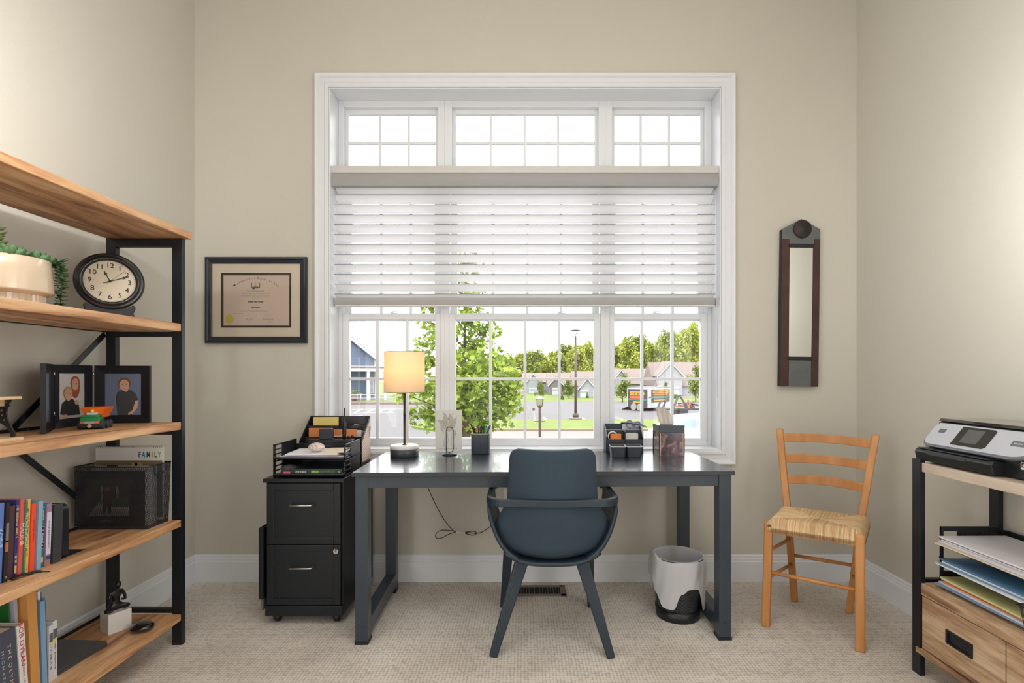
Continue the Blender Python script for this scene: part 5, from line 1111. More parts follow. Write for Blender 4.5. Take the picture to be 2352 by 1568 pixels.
def art_kids(a, x0, x1, y0, y1):
    PL_(a, [(x0-.002, y0-.002), (x1+.002, y0-.002), (x1+.002, y1+.002), (x0-.002, y1+.002)], 0, 0); w_ = x1-x0
    PL_(a, [(x0+.6*w_, y0+.02), (x1, y0+.02), (x1, y0+.11), (x0+.78*w_, y0+.115), (x0+.55*w_, y0+.09)], 1, 0)
    face(a, x0+.62*w_, y1-.042, .022, 2, 3, 1.2, True)
    PL_(a, [(x0+.03, y0+.012), (x0+.01, y0+.02), (x0+.02, y0+.06), (x0+.045, y0+.075), (x0+.07*w_+.065, y0+.075), (x0+.75*w_, y0+.05), (x0+.8*w_, y0+.01)], 5, 5)
    face(a, x0+.34*w_, y0+.093, .021, 8, 7); PL_(a, [(x0, y0+.004), (x0+.045, y0+.006), (x0+.045, y0+.016), (x0, y0+.014)], 7, 2); PL_(a, ell(x0+.66*w_, y0+.06, .012, .009, 12), 8, 2)
panel(A0, A1, 1, art_boy); panel(B1, A0+Vector((0, -.004, 0)), 1, art_kids)
def art_blank(a, x0, x1, y0, y1): PL_(a, [(x0, y0), (x1, y0), (x1, y1), (x0, y1)], 0, 1)
panel(C1, B1+Vector((.003, -.004, 0)), 1, art_blank)
h = MB()
for z in (1.02, 1.17): h.lathe([(.003, z), (.003, z+.014)], (A0.x+.001, A0.y-.002, 0), 8); h.lathe([(.003, z), (.003, z+.014)], (B1.x+.002, B1.y-.003, 0), 8)
h.build('hinge', CHROME, t)
# ---- toy truck
TX, TY, TZ = -1.632, 1.945, .9686
t = thing('toy_truck', 'toy brick dump truck with green cab and orange bed on the middle shelf', 'toy truck', (TX, TY, TZ), .38)
def TM(mb, nm, m, bev=.0008): return mb.xf(ROOT[t.name]).build(nm, m, t, bevel=bev)
GRN = M('toy_green', (24, 120, 60), .25); ORG = M('toy_orange', (236, 104, 28), .25); TYR = M('toy_tyre', (30, 32, 36), .6); YEL = M('toy_yellow', (240, 190, 30), .3); LG_ = M('toy_grey', (150, 150, 148), .3)
b = MB(); b.box(-.026, .026, -.045, .055, .012, .024); b.box(-.028, .028, -.05, -.045, .008, .022); TM(b, 'chassis', TYR)
b = MB(); b.box(-.030, .030, -.048, -.012, .030, .046); b.box(-.026, .026, -.046, -.014, .046, .054); TM(b, 'cab', GRN)
b = MB(); b.box(-.029, .029, -.050, -.046, .022, .031); TM(b, 'grille', LG_)
b = MB()
for s in (-1, 1): b.box(s*.022-.007, s*.022+.007, -.0515, -.05, .022, .0285)
TM(b, 'headlight', M('toy_light', (216, 80, 60), .3))
b = MB(); b.box(-.016, .016, -.030, -.018, .054, .062); TM(b, 'windscreen', M('toy_clear', (190, 200, 205), .1))
b = MB(); vs = [(-.020, -.012, .042), (.020, -.012, .042), (.024, .058, .042), (-.024, .058, .042), (-.036, -.022, .080), (.036, -.022, .080), (.038, .064, .080), (-.038, .064, .080)]
b.add(vs, [(0, 3, 2, 1), (0, 1, 5, 4), (1, 2, 6, 5), (2, 3, 7, 6), (3, 0, 4, 7)]); b.xf(ROOT[t.name]); b.build('dump_bed', ORG, t, solid=.003)
for x in (-.031, .031):
    for y in (-.034, .012, .042): TM(MB().lathe([(.006, -.008), (.0155, -.007), (.016, 0), (.0155, .007), (.006, .008)], (x, y, .016), 20, axis='X'), 'wheel', TYR)
tf = MB(); tf.lathe([(.0065, 0), (.0065, .010), (.004, .012)], (0, -.025, .062), 12); TM(tf, 'driver', YEL)
TM(MB().lathe([(.007, -.0525), (.007, -.050)], (0, 0, .014), 14, axis='Y'), 'badge', M('toy_badge', (196, 150, 96), .4))
# ---- cast iron bench ornament
t = thing('trinket_bench', 'miniature bench ornament with pale wood boards and black cast iron scroll legs', 'ornament', (-1.62, 1.56, .9686))
PW = wood('pale_pine', [(206, 168, 126), (222, 188, 148), (232, 204, 168)], 'X', .5, knots=False)
MB().box(-1.70, -1.566, 1.50, 1.60, .9686, .979).build('base_board', PW, t, bevel=.001)
MB().box(-1.70, -1.572, 1.50, 1.602, 1.096, 1.105).build('top_board', PW, t, bevel=.001)
MB().box(-1.70, -1.615, 1.515, 1.59, 1.076, 1.096).build('middle_block', PW, t, bevel=.001)
for y in (1.512, 1.592):
    b = MB(); pr = [(-1.612, 1.096), (-1.592, 1.096), (-1.598, 1.085), (-1.597, 1.074), (-1.605, 1.072), (-1.608, 1.055), (-1.602, 1.03), (-1.590, 1.005), (-1.580, .99), (-1.580, .979), (-1.594, .979), (-1.594, .99), (-1.606, 1.010), (-1.630, 1.025), (-1.66, 1.03), (-1.69, 1.02), (-1.70, 1.02), (-1.70, 1.074), (-1.612, 1.074)]
    b.plate(pr, (0, y, 0), (1, 0, 0), (0, 0, 1), .005)
    for (hx, hz, hr) in ((-1.62, 1.062, .004), (-1.618, 1.047, .0035), (-1.612, 1.032, .003), (-1.633, 1.06, .004), (-1.645, 1.045, .005), (-1.605, 1.087, .002)): b.lathe([(hr, y-.0065), (hr*.4, y-.0052)], (hx, 0, hz), 10, axis='Y', mi=1)
    b.build('scroll_leg', [M('cast_iron', (24, 22, 24), .45), M('iron_highlight', (120, 118, 122), .4)], t)
# ---- mesh basket
BM = meshmat('wire_mesh', (70, 70, 74), 210, .30)
bx0, bx1, by0, by1, bz0, bz1 = -1.815, -1.530, 2.075, 2.20, .546, .80
t = thing('mesh_file_basket', 'black wire mesh file basket of papers on the fourth shelf', 'basket', ((bx0+bx1)/2, (by0+by1)/2, bz0))
e = .006
b = MB(); vs = [(bx0, by0, bz0+.002), (bx1, by0, bz0+.002), (bx1, by1, bz0+.002), (bx0, by1, bz0+.002), (bx0-e, by0-e, bz1), (bx1+e, by0-e, bz1), (bx1+e, by1+e, bz1), (bx0-e, by1+e, bz1)]
b.add(vs, [(0, 1, 5, 4), (1, 2, 6, 5), (2, 3, 7, 6), (3, 0, 4, 7), (0, 3, 2, 1)]); b.build('mesh_body', BM, t)
MB().tube([v for v in vs[4:]], .0028, 8, closed=True).build('rim_wire', BLACKM, t); MB().box(bx0, bx1, by0, by1, bz0, bz0+.010).build('base_tray', BLACKM, t)
r = MB(); r.tube(crv([(bx1+e, by0+.03, bz1), (bx1+e, by0+.036, bz1-.035), (bx1+e, by0+.07, bz1-.045), (bx1+e, by0+.10, bz1-.03), (bx1+e, by0+.105, bz1)], 5), .0024, 6); r.build('handle_loop', BLACKM, t)
r = MB(); r.bar((bx0+.13, by0-e, bz1+.004), (bx0+.17, by0-e, bz1+.004), .008, .008); r.build('label_clip', BLACKM, t, bevel=.002)
t = thing('boxed_picture', 'black boxed picture of a figure on a path, at the front inside the mesh basket', 'picture', (-1.68, 2.09, .556))
x0, x1 = X(172, 2.085), X(330, 2.085)
MB().box(x0, x1, 2.083, 2.094, .556, .782).build('box', M('gloss_black_card', (16, 17, 19), .3), t, bevel=.001)
p = MB(); Mf = frame_M((0, 2.0822, 0), (1, 0, 0), (0, 0, 1)); px_ = lambda a: X(a/3.92, 2.083); pz_ = lambda b_: Z(1000+b_/3.92, 2.083)
def pp_(poly, mi, k=0): p.plate([(px_(a), pz_(b_)) for a, b_ in poly], (0, 2.0826-k*.0002, 0), (1, 0, 0), (0, 0, 1), .0003, mi)
pp_([(770, 390), (1200, 390), (1170, 470), (1165, 720), (770, 720)], 0); pp_([(890, 600), (1165, 600), (1165, 720), (800, 720)], 1, 1); pp_([(1000, 560), (1165, 550), (1165, 640), (1010, 640)], 2, 2); pp_([(930, 490), (1005, 490), (1015, 590), (925, 590)], 3, 3); pp_([(925, 590), (1010, 590), (1000, 700), (975, 700), (965, 620), (950, 700), (930, 700)], 4, 4)
pp_([(x_a, y_a) for x_a, y_a in [(950, 460), (990, 460), (990, 495), (950, 495)]], 5, 4); pp_([(1050, 460), (1070, 460), (1070, 590), (1050, 590)], 1, 2); pp_([(910, 460), (925, 460), (925, 590), (910, 590)], 1, 2)
p.marks(.05, .008, Mf @ Matrix.Translation((px_(950), pz_(768), .0003)), 1, 4)
p.build('picture', [M('pic_dark', (58, 60, 58), .5, var=.5, vscale=60), M('pic_grey', (160, 158, 162), .5, var=.3, vscale=70), M('pic_green', (66, 92, 52), .5), M('pic_red', (88, 34, 34), .5), M('pic_black', (22, 20, 24), .5), M('pic_skin', (136, 112, 100), .5)], t)
fm = [('file_papers', .100, (200, 196, 200), 'thick white file bundle standing in the mesh basket'), ('file_folder', .118, (150, 84, 80), 'dusty red file folder standing in the mesh basket')]
for i, (yy, th_, c_, top, lb) in enumerate(((2.100, .016, (214, 210, 212), .775, 'thick white papers right behind the boxed picture in the mesh basket'), (2.118, .005, (120, 56, 56), .765, 'dark red folder standing in the middle of the mesh basket'), (2.126, .014, (196, 194, 198), .785, 'pale grey papers behind the dark red folder in the mesh basket'), (2.142, .004, (206, 80, 70), .70, 'short bright red folder in the mesh basket'), (2.149, .010, (176, 178, 186), .79, 'rearmost grey papers in the mesh basket before the calendar'))):
    tag(MB().box(-1.80, -1.537-.003*i, yy, yy+th_, .556, top).build('file_folder', M('folder_tone_%s' % 'abcde'[i], c_, .7)), lb, 'folder')
t = thing('family_calendar', 'spiral bound family wall calendar sticking up out of the mesh basket', 'calendar', (-1.65, 2.175, .556))
kx0, kx1, ky, kz1 = X(219, 2.17), X(386, 2.17), 2.172, Z(1026, 2.17)
kx1 = -1.534
MB().box(kx0, kx1, ky, ky+.006, .560, kz1).build('pages', [M('calendar_white', (216, 214, 210), .5)], t)
p = MB(); zt1 = Z(1057, ky)
p.box(kx0+.001, kx1-.003, ky-.0006, ky, .57, zt1, 0); Mf = frame_M((0, ky-.0008, 0), (1, 0, 0), (0, 0, 1))
for i, ch in enumerate('FAMILY'): p.text(ch, .033, Mf @ Matrix.Translation((X((321, 330, 341, 350.5, 357.5, 366.5)[i], ky), Z(1044, ky), 0)), i+1, bold=.0008, sx=.66)
for i in range(9):
    for j in range(3): p.text("'", .012, Mf @ Matrix.Translation((kx0+.012+i*.017+(j % 2)*.008, zt1+.018+j*.015, 0)), 7)
p.box(X(303, ky), X(328, ky), ky-.0012, ky-.0006, .60, Z(1062, ky), 8); p.plate(ell(X(313, ky), Z(1066, ky), .006, .008), (0, ky-.0008, 0), (1, 0, 0), (0, 0, 1), .0004, 9)
p.build('cover_print', [M('cal_photo', (122, 108, 80), .25, var=.3, vscale=9), M('ink_navy', (30, 84, 110), .5), M('ink_teal', (36, 120, 150), .5), M('ink_blue', (40, 100, 150), .5), M('ink_mustard', (196, 170, 60), .5), M('ink_dgreen', (30, 96, 60), .5), M('ink_lime', (110, 170, 70), .5), M('ink_faint', (160, 160, 156), .5), M('cal_tan', (176, 146, 96), .4), M('cal_dark', (50, 34, 30), .4)], t)
s = MB()
for i in range(34): xx = kx0+.004+(kx1-kx0-.008)*i/33; s.tube([(xx, ky-.002, kz1-.004), (xx, ky-.001, kz1+.004), (xx, ky+.005, kz1+.006), (xx, ky+.008, kz1-.002)], .0006, 4)
s.build('spiral_binding', BLACKM, t)
# ---- books
def book(name, label, y, th_, h, dep, xs, zb_, col, texts=(), lean=0, blocks=(), rough=.5, cat='book', group=None, pages=(216, 208, 190)):
    """spine faces +X at x=xs; y is the near edge; lean rotates about X at the base"""
    t = thing(name, label, cat, (xs, y, zb_), (lean, 0, 0), group)
    cm = M('cover_'+'_'.join(str(int(q)) for q in col), col, rough, var=.05)
    b = MB(); b.box(-.004, 0, 0, th_, 0, h); b.box(-dep, -.003, 0, .0022, 0, h); b.box(-dep, -.003, th_-.0022, th_, 0, h)
    b.build('cover', cm, t, local=True, bevel=.0008)
    MB().box(-dep+.004, -.004, .0022, th_-.0022, .004, h-.004).build('pages', M('pages_%d' % pages[2], pages, .8, var=.04, vscale=90), t, local=True)
    ms = []; p = MB()
    for (a, c, bc) in blocks:
        mi = len(ms); ms.append(M('blk_'+'_'.join(str(int(q)) for q in bc), bc, .5)); p.box(.0001, .0005, .001, th_-.001, a*h, c*h, mi)
    for (s_, sz, v_, tc, sx, *off) in texts:
        mi = len(ms); ms.append(M('ink_'+'_'.join(str(int(q)) for q in tc), tc, .5))
        Mt = Matrix(((0, 0, 1, .0008), (0, 1, 0, th_/2+(off[0] if off else 0)), (-1, 0, 0, v_*h), (0, 0, 0, 1))); p.text(s_, sz, Mt, mi, sx=sx) if isinstance(s_, str) else p.marks(s_, sz, Mt, mi, int(y*1e4))
    if ms: p.build('spine_print', ms, t, local=True)
    return t
Z4 = .546; XS = -1.570; WT = (225, 222, 215)
def yy(px, xs): return -xs*1176/(1205-px)
def hh(py, Y, zb_): return 1.17-(py-862)*Y/1176-zb_
LN = R(-2.2)
bk = [(-14, 4, 1157, (96, 122, 190), 'blue paperback at the left end of the upper book row', ((.06, .018, .55, (170, 200, 240), 1.2),), ((.0, .02, (70, 90, 160)),)),
      (5, 14, 1155, (40, 34, 40), 'black book with grey and orange spine blocks, second from the left in the upper row', (('o', .012, .06, WT, 1),), ((.74, 1, (50, 24, 44)), (.5, .74, (120, 120, 124)), (.38, .52, (196, 110, 60)))),
      (15, 31, 1163, (78, 52, 50), 'thick worn brown book with a plain spine', (), ()),
      (31, 38, 1150, (48, 52, 120), 'narrow indigo book with cream letters between the brown and the coral book', ((.10, .0075, .72, (214, 206, 160), 1.4), (.03, .007, .25, (214, 206, 160), 1.2)), ((.06, .16, (200, 190, 140)),)),
      (38, 48, 1147, (214, 92, 84), 'coral red book with white block letters on its spine', (('MAUS II', .018, .55, WT, 1.1),), ((.40, .46, (238, 150, 110)),)),
      (48, 53, 1150, (86, 136, 104), 'narrow green book with ivory script title', (('The Art and Affairs', .011, .6, (226, 226, 190), 1.3),), ((.72, .98, (56, 92, 60)),)),
      (53, 65, 1148, (232, 186, 92), 'golden yellow book with cream spine stripe', ((.15, .007, .55, (150, 120, 80), 1.2), ('r', .012, .06, (30, 24, 20), 1.0)), ()),
      (65, 76, 1157, (236, 84, 52), 'bright orange red book beside the golden yellow one', ((.07, .005, .6, (200, 50, 36), 1.3),), ()),
      (78, 89, 1151, (140, 172, 196), 'plain light blue book in the upper row', (), ()),
      (89, 99, 1156, (44, 112, 120), 'teal and navy banded book with gilt bands', ((.05, .010, .82, (220, 216, 180), 1), (.055, .010, .45, (220, 220, 220), 1)), ((.30, .62, (34, 36, 66)), (.61, .63, (216, 200, 150)), (.29, .31, (216, 200, 150)), (.08, .16, (206, 196, 110)))),
      (100, 113, 1157, (150, 124, 150), 'mauve book with a long white spine panel', ((.09, .006, .5, (120, 120, 124), 1.2),), ((.18, .86, (214, 206, 226)), (.10, .16, (60, 70, 110)), (.0, .06, (180, 110, 104)))),
      (115, 136, 1158, (58, 58, 62), 'thick charcoal black book with a bare spine', (), ()),
      (136, 140, 1190, (206, 200, 176), 'thin cream booklet squeezed against the black bookend', (), ((.0, .3, (110, 150, 90)),))]
for i, (pa, pb, pt, c, lb, tx, blk) in enumerate(bk):
    ya, yb_ = yy(pa, XS), yy(pb, XS); book('book', lb, ya+.0007, yb_-ya-.0014, hh(pt, (ya+yb_)/2, Z4), .15 if i not in (11, 12) else .13, XS+.004*(i % 3)-(.01 if i in (2,) else 0), Z4+.0005, c, tx, LN, blk)
rb_ = MB(); rb_.tube(crv([(-1.553, 1.552, .5525), (-1.552, 1.575, .556), (-1.548, 1.60, .5515), (-1.546, 1.618, .5505), (-1.530, 1.622, .549), (-1.507, 1.6255, .5485)], 6), [.004]*24+[.0012]*7, 8, flat=1.6); tag(rb_.build('ribbon', BLACKM), 'thin black strap lying on the shelf at the foot of the upper book row', 'strap')
t = thing('bookend', 'black metal bookend at the right end of the upper book row', 'bookend', (XS, 1.77, Z4))
b = MB(); ya = yy(140, XS)+.002; yb_ = yy(161, XS)
b.plate(rrect(XS-.12, XS, 0, .185, .02, 5), (0, ya+.028, Z4), (1, 0, 0), (0, 0, 1), .026); b.box(XS-.11, XS-.004, ya, ya+.10, Z4, Z4+.002); b.build('plate', BLACKM, t, bevel=.003)
Z5 = .137; XB = -1.56
LN5 = R(4)
def lbook(*a, **k): return book(*a, **k)
ya = yy(-46, XB)
book('book', 'thick grey jacketed book with scattered pale capitals, leftmost of the lower row', 1.524, .062, .262, .165, XB, Z5, (74, 76, 92), (('T H E  O L Y M P I A N S', .0145, .44, (226, 206, 176), 1.35, .008), ('M I C H A E L', .0105, .60, (170, 206, 200), 1.7, -.012)), LN5, ((.0, .05, (30, 60, 80)),))
p = MB()
book('book', 'white spined book with red capitals leaning in the lower row', 1.590, .024, .262, .165, XB, Z5, (222, 220, 220), (('BOB DYLAN', .0195, .76, (206, 50, 52), 1.3), ('THE PHILOSOPHY OF MODERN SONG', .010, .33, (190, 70, 80), 1.15)), LN5, ())
def slab(name, label, y, th_, h, x0, x1, zb_, m, lean, cat):
    t = thing(name, label, cat, (x1, y, zb_), (lean, 0, 0)); MB().box(x0-x1, 0, 0, th_, 0, h).build('cover', m, t, local=True, bevel=.001); MB().box(x0-x1+.003, -.001, th_*.25, th_*.75, .003, h+.002).build('pages', PAPER, t, local=True); return t
slab('magazine', 'deep green magazine with white specks rising behind the red lettered book', 1.6165, .003, .345, -1.80, -1.612, Z5, M('deep_green_cover', (20, 92, 34), .3), R(3.4), 'magazine')
slab('folder', 'pale grey folder rising beside the deep green magazine', 1.6225, .010, .35, -1.80, -1.600, Z5, M('lilac_grey_folder', (168, 168, 182), .6), R(3.2), 'folder')
book('binder', 'tall tan binder leaning in the middle of the lower row', 1.638, .030, .352, .20, -1.575, Z5, (206, 146, 78), (), R(3), (), cat='binder')
t = thing('magazine_file', 'light blue magazine file with papers showing at the top', 'magazine file', (-1.60, 1.699, Z5), (R(2), 0, 0))
b = MB(); b.box(-.20, 0, 0, .0015, 0, .292); b.box(-.20, 0, .0185, .020, 0, .292); b.box(-.0015, 0, .001, .020, 0, .285); b.box(-.2, 0, .001, .020, 0, .002); b.build('box', M('powder_blue', (132, 168, 204), .5), t, local=True)
MB().box(-.19, -.008, .003, .011, .003, .318).build('papers', PAPER, t, local=True); MB().box(-.19, -.010, .0115, .018, .003, .310).build('folder', M('slate_insert', (110, 112, 122), .5), t, local=True)
book('booklet', 'white paperback with yellow mark beside the blue magazine file', 1.7205, .0145, .190, .13, -1.598, Z5, (212, 212, 218), ((.075, .008, .42, (120, 120, 130), 1.2),), 0, ((.70, .86, (96, 96, 108)), (.64, .68, (226, 206, 60))), cat='book')
book('booklet', 'white paperback with yellow mark at the right end of the lower row', 1.7365, .017, .198, .13, -1.60, Z5, (216, 216, 220), ((.095, .006, .40, (130, 130, 136), 1.3),), 0, ((.70, .86, (100, 98, 110)), (.66, .69, (226, 206, 60))), cat='book')
# laptop
t = thing('laptop', 'closed dark grey laptop lying on the bottom shelf beside the books', 'laptop', (-1.70, 1.84, Z5), -.06)
LP = M('laptop_grey', (84, 86, 92), .4, .4)
for nm, z0, z1, e in (('base', .002, .010, 0), ('lid', .0105, .017, .001)):
    MB().plate(rrect(-.105+e, .100-e, -.09+e, .130-e, .014, 5), (0, 0, z0), (1, 0, 0), (0, 1, 0), z1-z0).build(nm, LP, t, local=True, bevel=.0012)
MB().box(-.09, .09, -.08, .12, 0, .002).build('foot', BLACKM, t, local=True)
# figurine on marble block
ang = math.atan2(.069, .039)
t = thing('seated_figurine', 'black seated figurine on a white marble block on the bottom shelf', 'figurine', (-1.653, 2.033, Z5), ang)
MB().box(0, .080, 0, .072, 0, .080).build('block', MARB, t, local=True, bevel=.001)
def skin(verts, edges, rad, name, m, parent, lvl=2, root=0):
    me = bpy.data.meshes.new(name); me.from_pydata(verts, edges, []); me.materials.append(m); o = bpy.data.objects.new(name, me); COL.objects.link(o); o.parent = parent; ROOT[o.name] = ROOT[parent.name]
    sk = o.modifiers.new('k', 'SKIN'); 
    if not me.skin_vertices: me.skin_vertices.new()
    for i, r_ in enumerate(rad): me.skin_vertices[0].data[i].radius = (r_, r_) if not hasattr(r_, '__len__') else r_; me.skin_vertices[0].data[i].use_root = (i == root)
    sb_ = o.modifiers.new('u', 'SUBSURF'); sb_.levels = lvl; sb_.render_levels = lvl; sk.use_smooth_shade = True; return o
fz = .080; cx_, cy_ = .040, .036
V_ = [(cx_, cy_+.004, fz+.013), (cx_, cy_+.004, fz+.030), (cx_, cy_+.001, fz+.050), (cx_, cy_-.004, fz+.068), (cx_, cy_-.008, fz+.082), (cx_, cy_-.011, fz+.092),
      (cx_-.020, cy_-.002, fz+.072), (cx_-.026, cy_-.006, fz+.054), (cx_-.022, cy_-.020, fz+.040), (cx_-.006, cy_-.026, fz+.044),
      (cx_+.020, cy_-.002, fz+.072), (cx_+.030, cy_-.002, fz+.052), (cx_+.027, cy_-.014, fz+.038), (cx_+.008, cy_-.024, fz+.046),
      (cx_-.020, cy_, fz+.010), (cx_-.043, cy_-.014, fz+.008), (cx_-.020, cy_-.026, fz+.007), (cx_+.020, cy_, fz+.010), (cx_+.043, cy_-.012, fz+.009), (cx_+.018, cy_-.026, fz+.008)]
E_ = [(0, 1), (1, 2), (2, 3), (3, 4), (4, 5), (3, 6), (6, 7), (7, 8), (8, 9), (3, 10), (10, 11), (11, 12), (12, 13), (0, 14), (14, 15), (15, 16), (0, 17), (17, 18), (18, 19)]
Rr = [(.017, .013), (.014, .011), (.015, .011), (.016, .010), .006, .006, .008, .006, .005, .004, .008, .006, .005, .004, .012, .007, .005, .012, .007, .005]
skin([v for v in V_], E_, Rr, 'body', M('black_bronze', (22, 20, 22), .35), t)
MB().ball((cx_, cy_-.014, fz+.106), .0135, seg=20, rings=14, sc=(.92, 1.02, 1.18)).build('head', M('black_bronze'), t, local=True)
# heart shaped black stone
st_ = MB(); C_ = Vector((-1.546, 2.075, Z5))
def hs(u, v):
    a = u*2*math.pi; r_ = .045*(1-.10*math.cos(a-.6)-.06*math.cos(2*a)); ph = -math.pi/2+v*math.pi; return C_+Vector((math.cos(a)*r_*math.cos(ph)*1.05, math.sin(a)*r_*math.cos(ph)*.8, .0175+.0175*math.sin(ph)))
st_.grid(hs, 40, 16); tag(st_.build('black_stone', M('polished_obsidian', (16, 16, 18), .08, coat=.6), origin=(C_.x, C_.y, Z5), weld=True), 'polished black pebble on the bottom shelf in front of the marble block', 'stone')
# ------------------------------------------------------------ framed diploma
t = thing('framed_diploma', 'black framed law school diploma with cream mat on the back wall', 'diploma', (-1.5225, YB, 1.597))
DX0, DX1, DZ0, DZ1 = -1.812, -1.236, 1.353, 1.842; fy = 2.893
m = MB(); prof = [(0, 0), (0, -.020), (.004, -.026), (.014, -.026), (.02, -.022), (.034, -.019), (.037, -.016), (.037, -.006)]
n = len(prof); cs = [(DX0, DZ0, 1, 1), (DX1, DZ0, -1, 1), (DX1, DZ1, -1, -1), (DX0, DZ1, 1, -1)]
vs = [(x+sx*a, YB+b_, z+sz*a) for x, z, sx, sz in cs for a, b_ in prof]
m.add(vs, [(i*n+k, i*n+k+1, ((i+1) % 4)*n+k+1, ((i+1) % 4)*n+k) for i in range(4) for k in range(n-1)]); m.build('frame', M('navy_black_frame', (28, 32, 44), .35, coat=.2), t)
MATC = M('mat_cream', (216, 203, 182), .8, var=.01)
MB().box(DX0+.03, DX1-.03, YB-.010, YB-.002, DZ0+.03, DZ1-.03).build('mat_board', MATC, t)
ky = 2.905; kx = lambda a: X(440+a/6.03, ky); kz = lambda b_: Z(560+b_/6.03, ky)
MB().box(kx(402), kx(1375), YB-.0112, YB-.010, kz(1157), kz(400)).build('inner_mat', M('inner_mat_black', (38, 36, 36), .6), t)
MB().box(kx(428), kx(1352), YB-.0118, YB-.0112, kz(1136), kz(424)).build('gilt_edge', M('gilt', (150, 124, 84), .4, .4), t)
MB().box(kx(442), kx(1342), YB-.0124, YB-.0118, kz(1122), kz(436)).build('document', M('parchment', (206, 186, 172), .8, var=.02), t)
p = MB(); yq = YB-.0127; Mf = frame_M((0, yq, 0), (1, 0, 0), (0, 0, 1)); cxm = kx(890)
txt = 'Massachusetts School of Law'; xs_ = [590+ (1195-590)*i/(len(txt)-1) for i in range(len(txt))]
for i, ch in enumerate(txt):
    if ch == ' ': continue
    a = xs_[i]; q = (a-890)/305; b_ = 472+105*q*q; rot = -math.atan(2*105*q/305)
    p.text(ch, .0135 if ch.islower() else .0175, Mf @ Matrix.Translation((kx(a), kz(b_), 0)) @ Matrix.Rotation(rot, 4, 'Z'), 0, bold=.0002)
def tl_(s, py, sz, x=886, al='CENTER', sx=1, bold=0, mi=0): p.text(s, sz, Mf @ Matrix.Translation((kx(x), kz(py), 0)), mi, al, sx=sx, bold=bold)
tl_('To all who may read these letters Greeting', 650, .0052, sx=1.1, bold=.0001)
tl_('Hereby it is certified that upon the recommendation of the faculty', 686, .0058, sx=1.02, mi=1)
tl_('the Trustees of the Massachusetts School of Law at Andover', 720, .0058, sx=1.08, mi=1)
tl_('have conferred on', 752, .0055, mi=1); tl_('Steven Paul Green', 800, .0112, sx=1.02, bold=.0005); tl_('the degree of', 838, .0045, mi=1); tl_('Juris Doctor', 876, .0095, sx=.95, bold=.0005)
tl_('in recognition of the satisfactory fulfillment of the requirements', 928, .0058, x=856, sx=1.05, mi=1); tl_('pertaining to this degree', 962, .0055, x=655, mi=1); tl_('Given this  5th', 995, .0055, x=745, mi=1); tl_('day of  June 2003', 995, .0058, x=1045, mi=1)
tl_('President of the', 1066, .0042, x=1095, mi=1); tl_('Board of Trustees', 1086, .0042, x=1098, mi=1)
for ln in ([(740, 1085), (760, 1030), (775, 1022), (765, 1050), (800, 1035), (790, 1090), (815, 1020), (830, 1045), (850, 1020)], [(975, 1050), (1000, 1030), (985, 1055), (1020, 1038), (1060, 1042), (1080, 1030), (1100, 1045), (1130, 1036)]):
    p.tube([(kx(a), yq, kz(b_)) for a, b_ in ln], .0005, 4, up=(0, 1, 0), mi=0)
for (a, b_, c, d) in ((826, 538, 834, 602), (938, 538, 946, 602), (834, 596, 938, 604), (840, 604, 868, 626), (868, 604, 922, 612), (870, 548, 896, 556), (876, 566, 888, 572), (856, 582, 916, 590)): p.box(kx(a), kx(c), yq-.0002, yq, kz(d), kz(b_), 0)
p.build('print', [M('diploma_ink', (54, 48, 46), .7), M('diploma_faint_ink', (110, 100, 96), .7)], t)
MB().plate(ell(kx(518), kz(1040), .0254, .0254, 48), (0, yq, 0), (1, 0, 0), (0, 0, 1), .0006).build('gold_seal', M('gold_seal', (206, 184, 96), .4, .2), t)
MB().box(DX0+.034, DX1-.034, YB-.0165, YB-.0155, DZ0+.034, DZ1-.034).build('glazing', glassy('picture_glass'), t)
# ------------------------------------------------------------ rustic wall mirror
WXc, WZc = 1.5475, 1.58
t = thing('wall_mirror', 'narrow pointed wall mirror framed in zinc and rusty metal with a rosette', 'mirror', (WXc, YB, 1.108), (0, R(.8), 0))
def wl(mb, nm, m, **k): return mb.build(nm, m, t, local=True, **k)
hw, D_ = .107, .036; ZN = M('aged_zinc', (106, 110, 112), .45, .5, var=.25, vscale=16, bump=.3, bscale=30); RS = M('rusty_tin', (72, 50, 44), .55, .3, var=.35, vscale=10, bump=.5, bscale=22)
b = MB(); b.plate([(-hw, 0), (hw, 0), (hw, .885), (0, .942), (-hw, .885)], (0, 0, 0), (1, 0, 0), (0, 0, 1), D_-.004); wl(b, 'backing', BLACKM, bevel=.001)
def strip_(pts, mi=0): return MB().plate(pts, (0, -(D_-.004), 0), (1, 0, 0), (0, 0, 1), .004)
wl(strip_([(-hw, .83), (-.068, .83), (-.068, .80), (.072, .80), (.072, .83), (hw, .83), (hw, .886), (0, .944), (-hw, .886)]), 'zinc_crown', ZN, bevel=.001)
wl(strip_([(-.060, 0), (.065, 0), (.065, .15), (-.060, .15)]), 'zinc_base', ZN, bevel=.001)
wl(strip_([(-hw, 0), (-.060, 0), (-.066, .83), (-hw, .83)]), 'rusty_side', RS, bevel=.001); wl(strip_([(.065, 0), (hw, 0), (hw, .83), (.070, .83)]), 'rusty_side', RS, bevel=.001)
mr, mnt, mN, mL, mbs = nodes('mirror_silver'); mbs.inputs['Metallic'].default_value = 1; mbs.inputs['Roughness'].default_value = .03; mbs.inputs['Base Color'].default_value = (.86, .86, .85, 1)
wl(MB().box(-.063, .067, -(D_-.002), -(D_-.004), .15, .80), 'mirror_glass', mr)
for z in (.147, .782): wl(MB().box(-.070, .072, -(D_+.004), -(D_-.004), z, z+.021), 'crossbar', BLACKM, bevel=.002)
rs = MB(); vs = []; k = 64
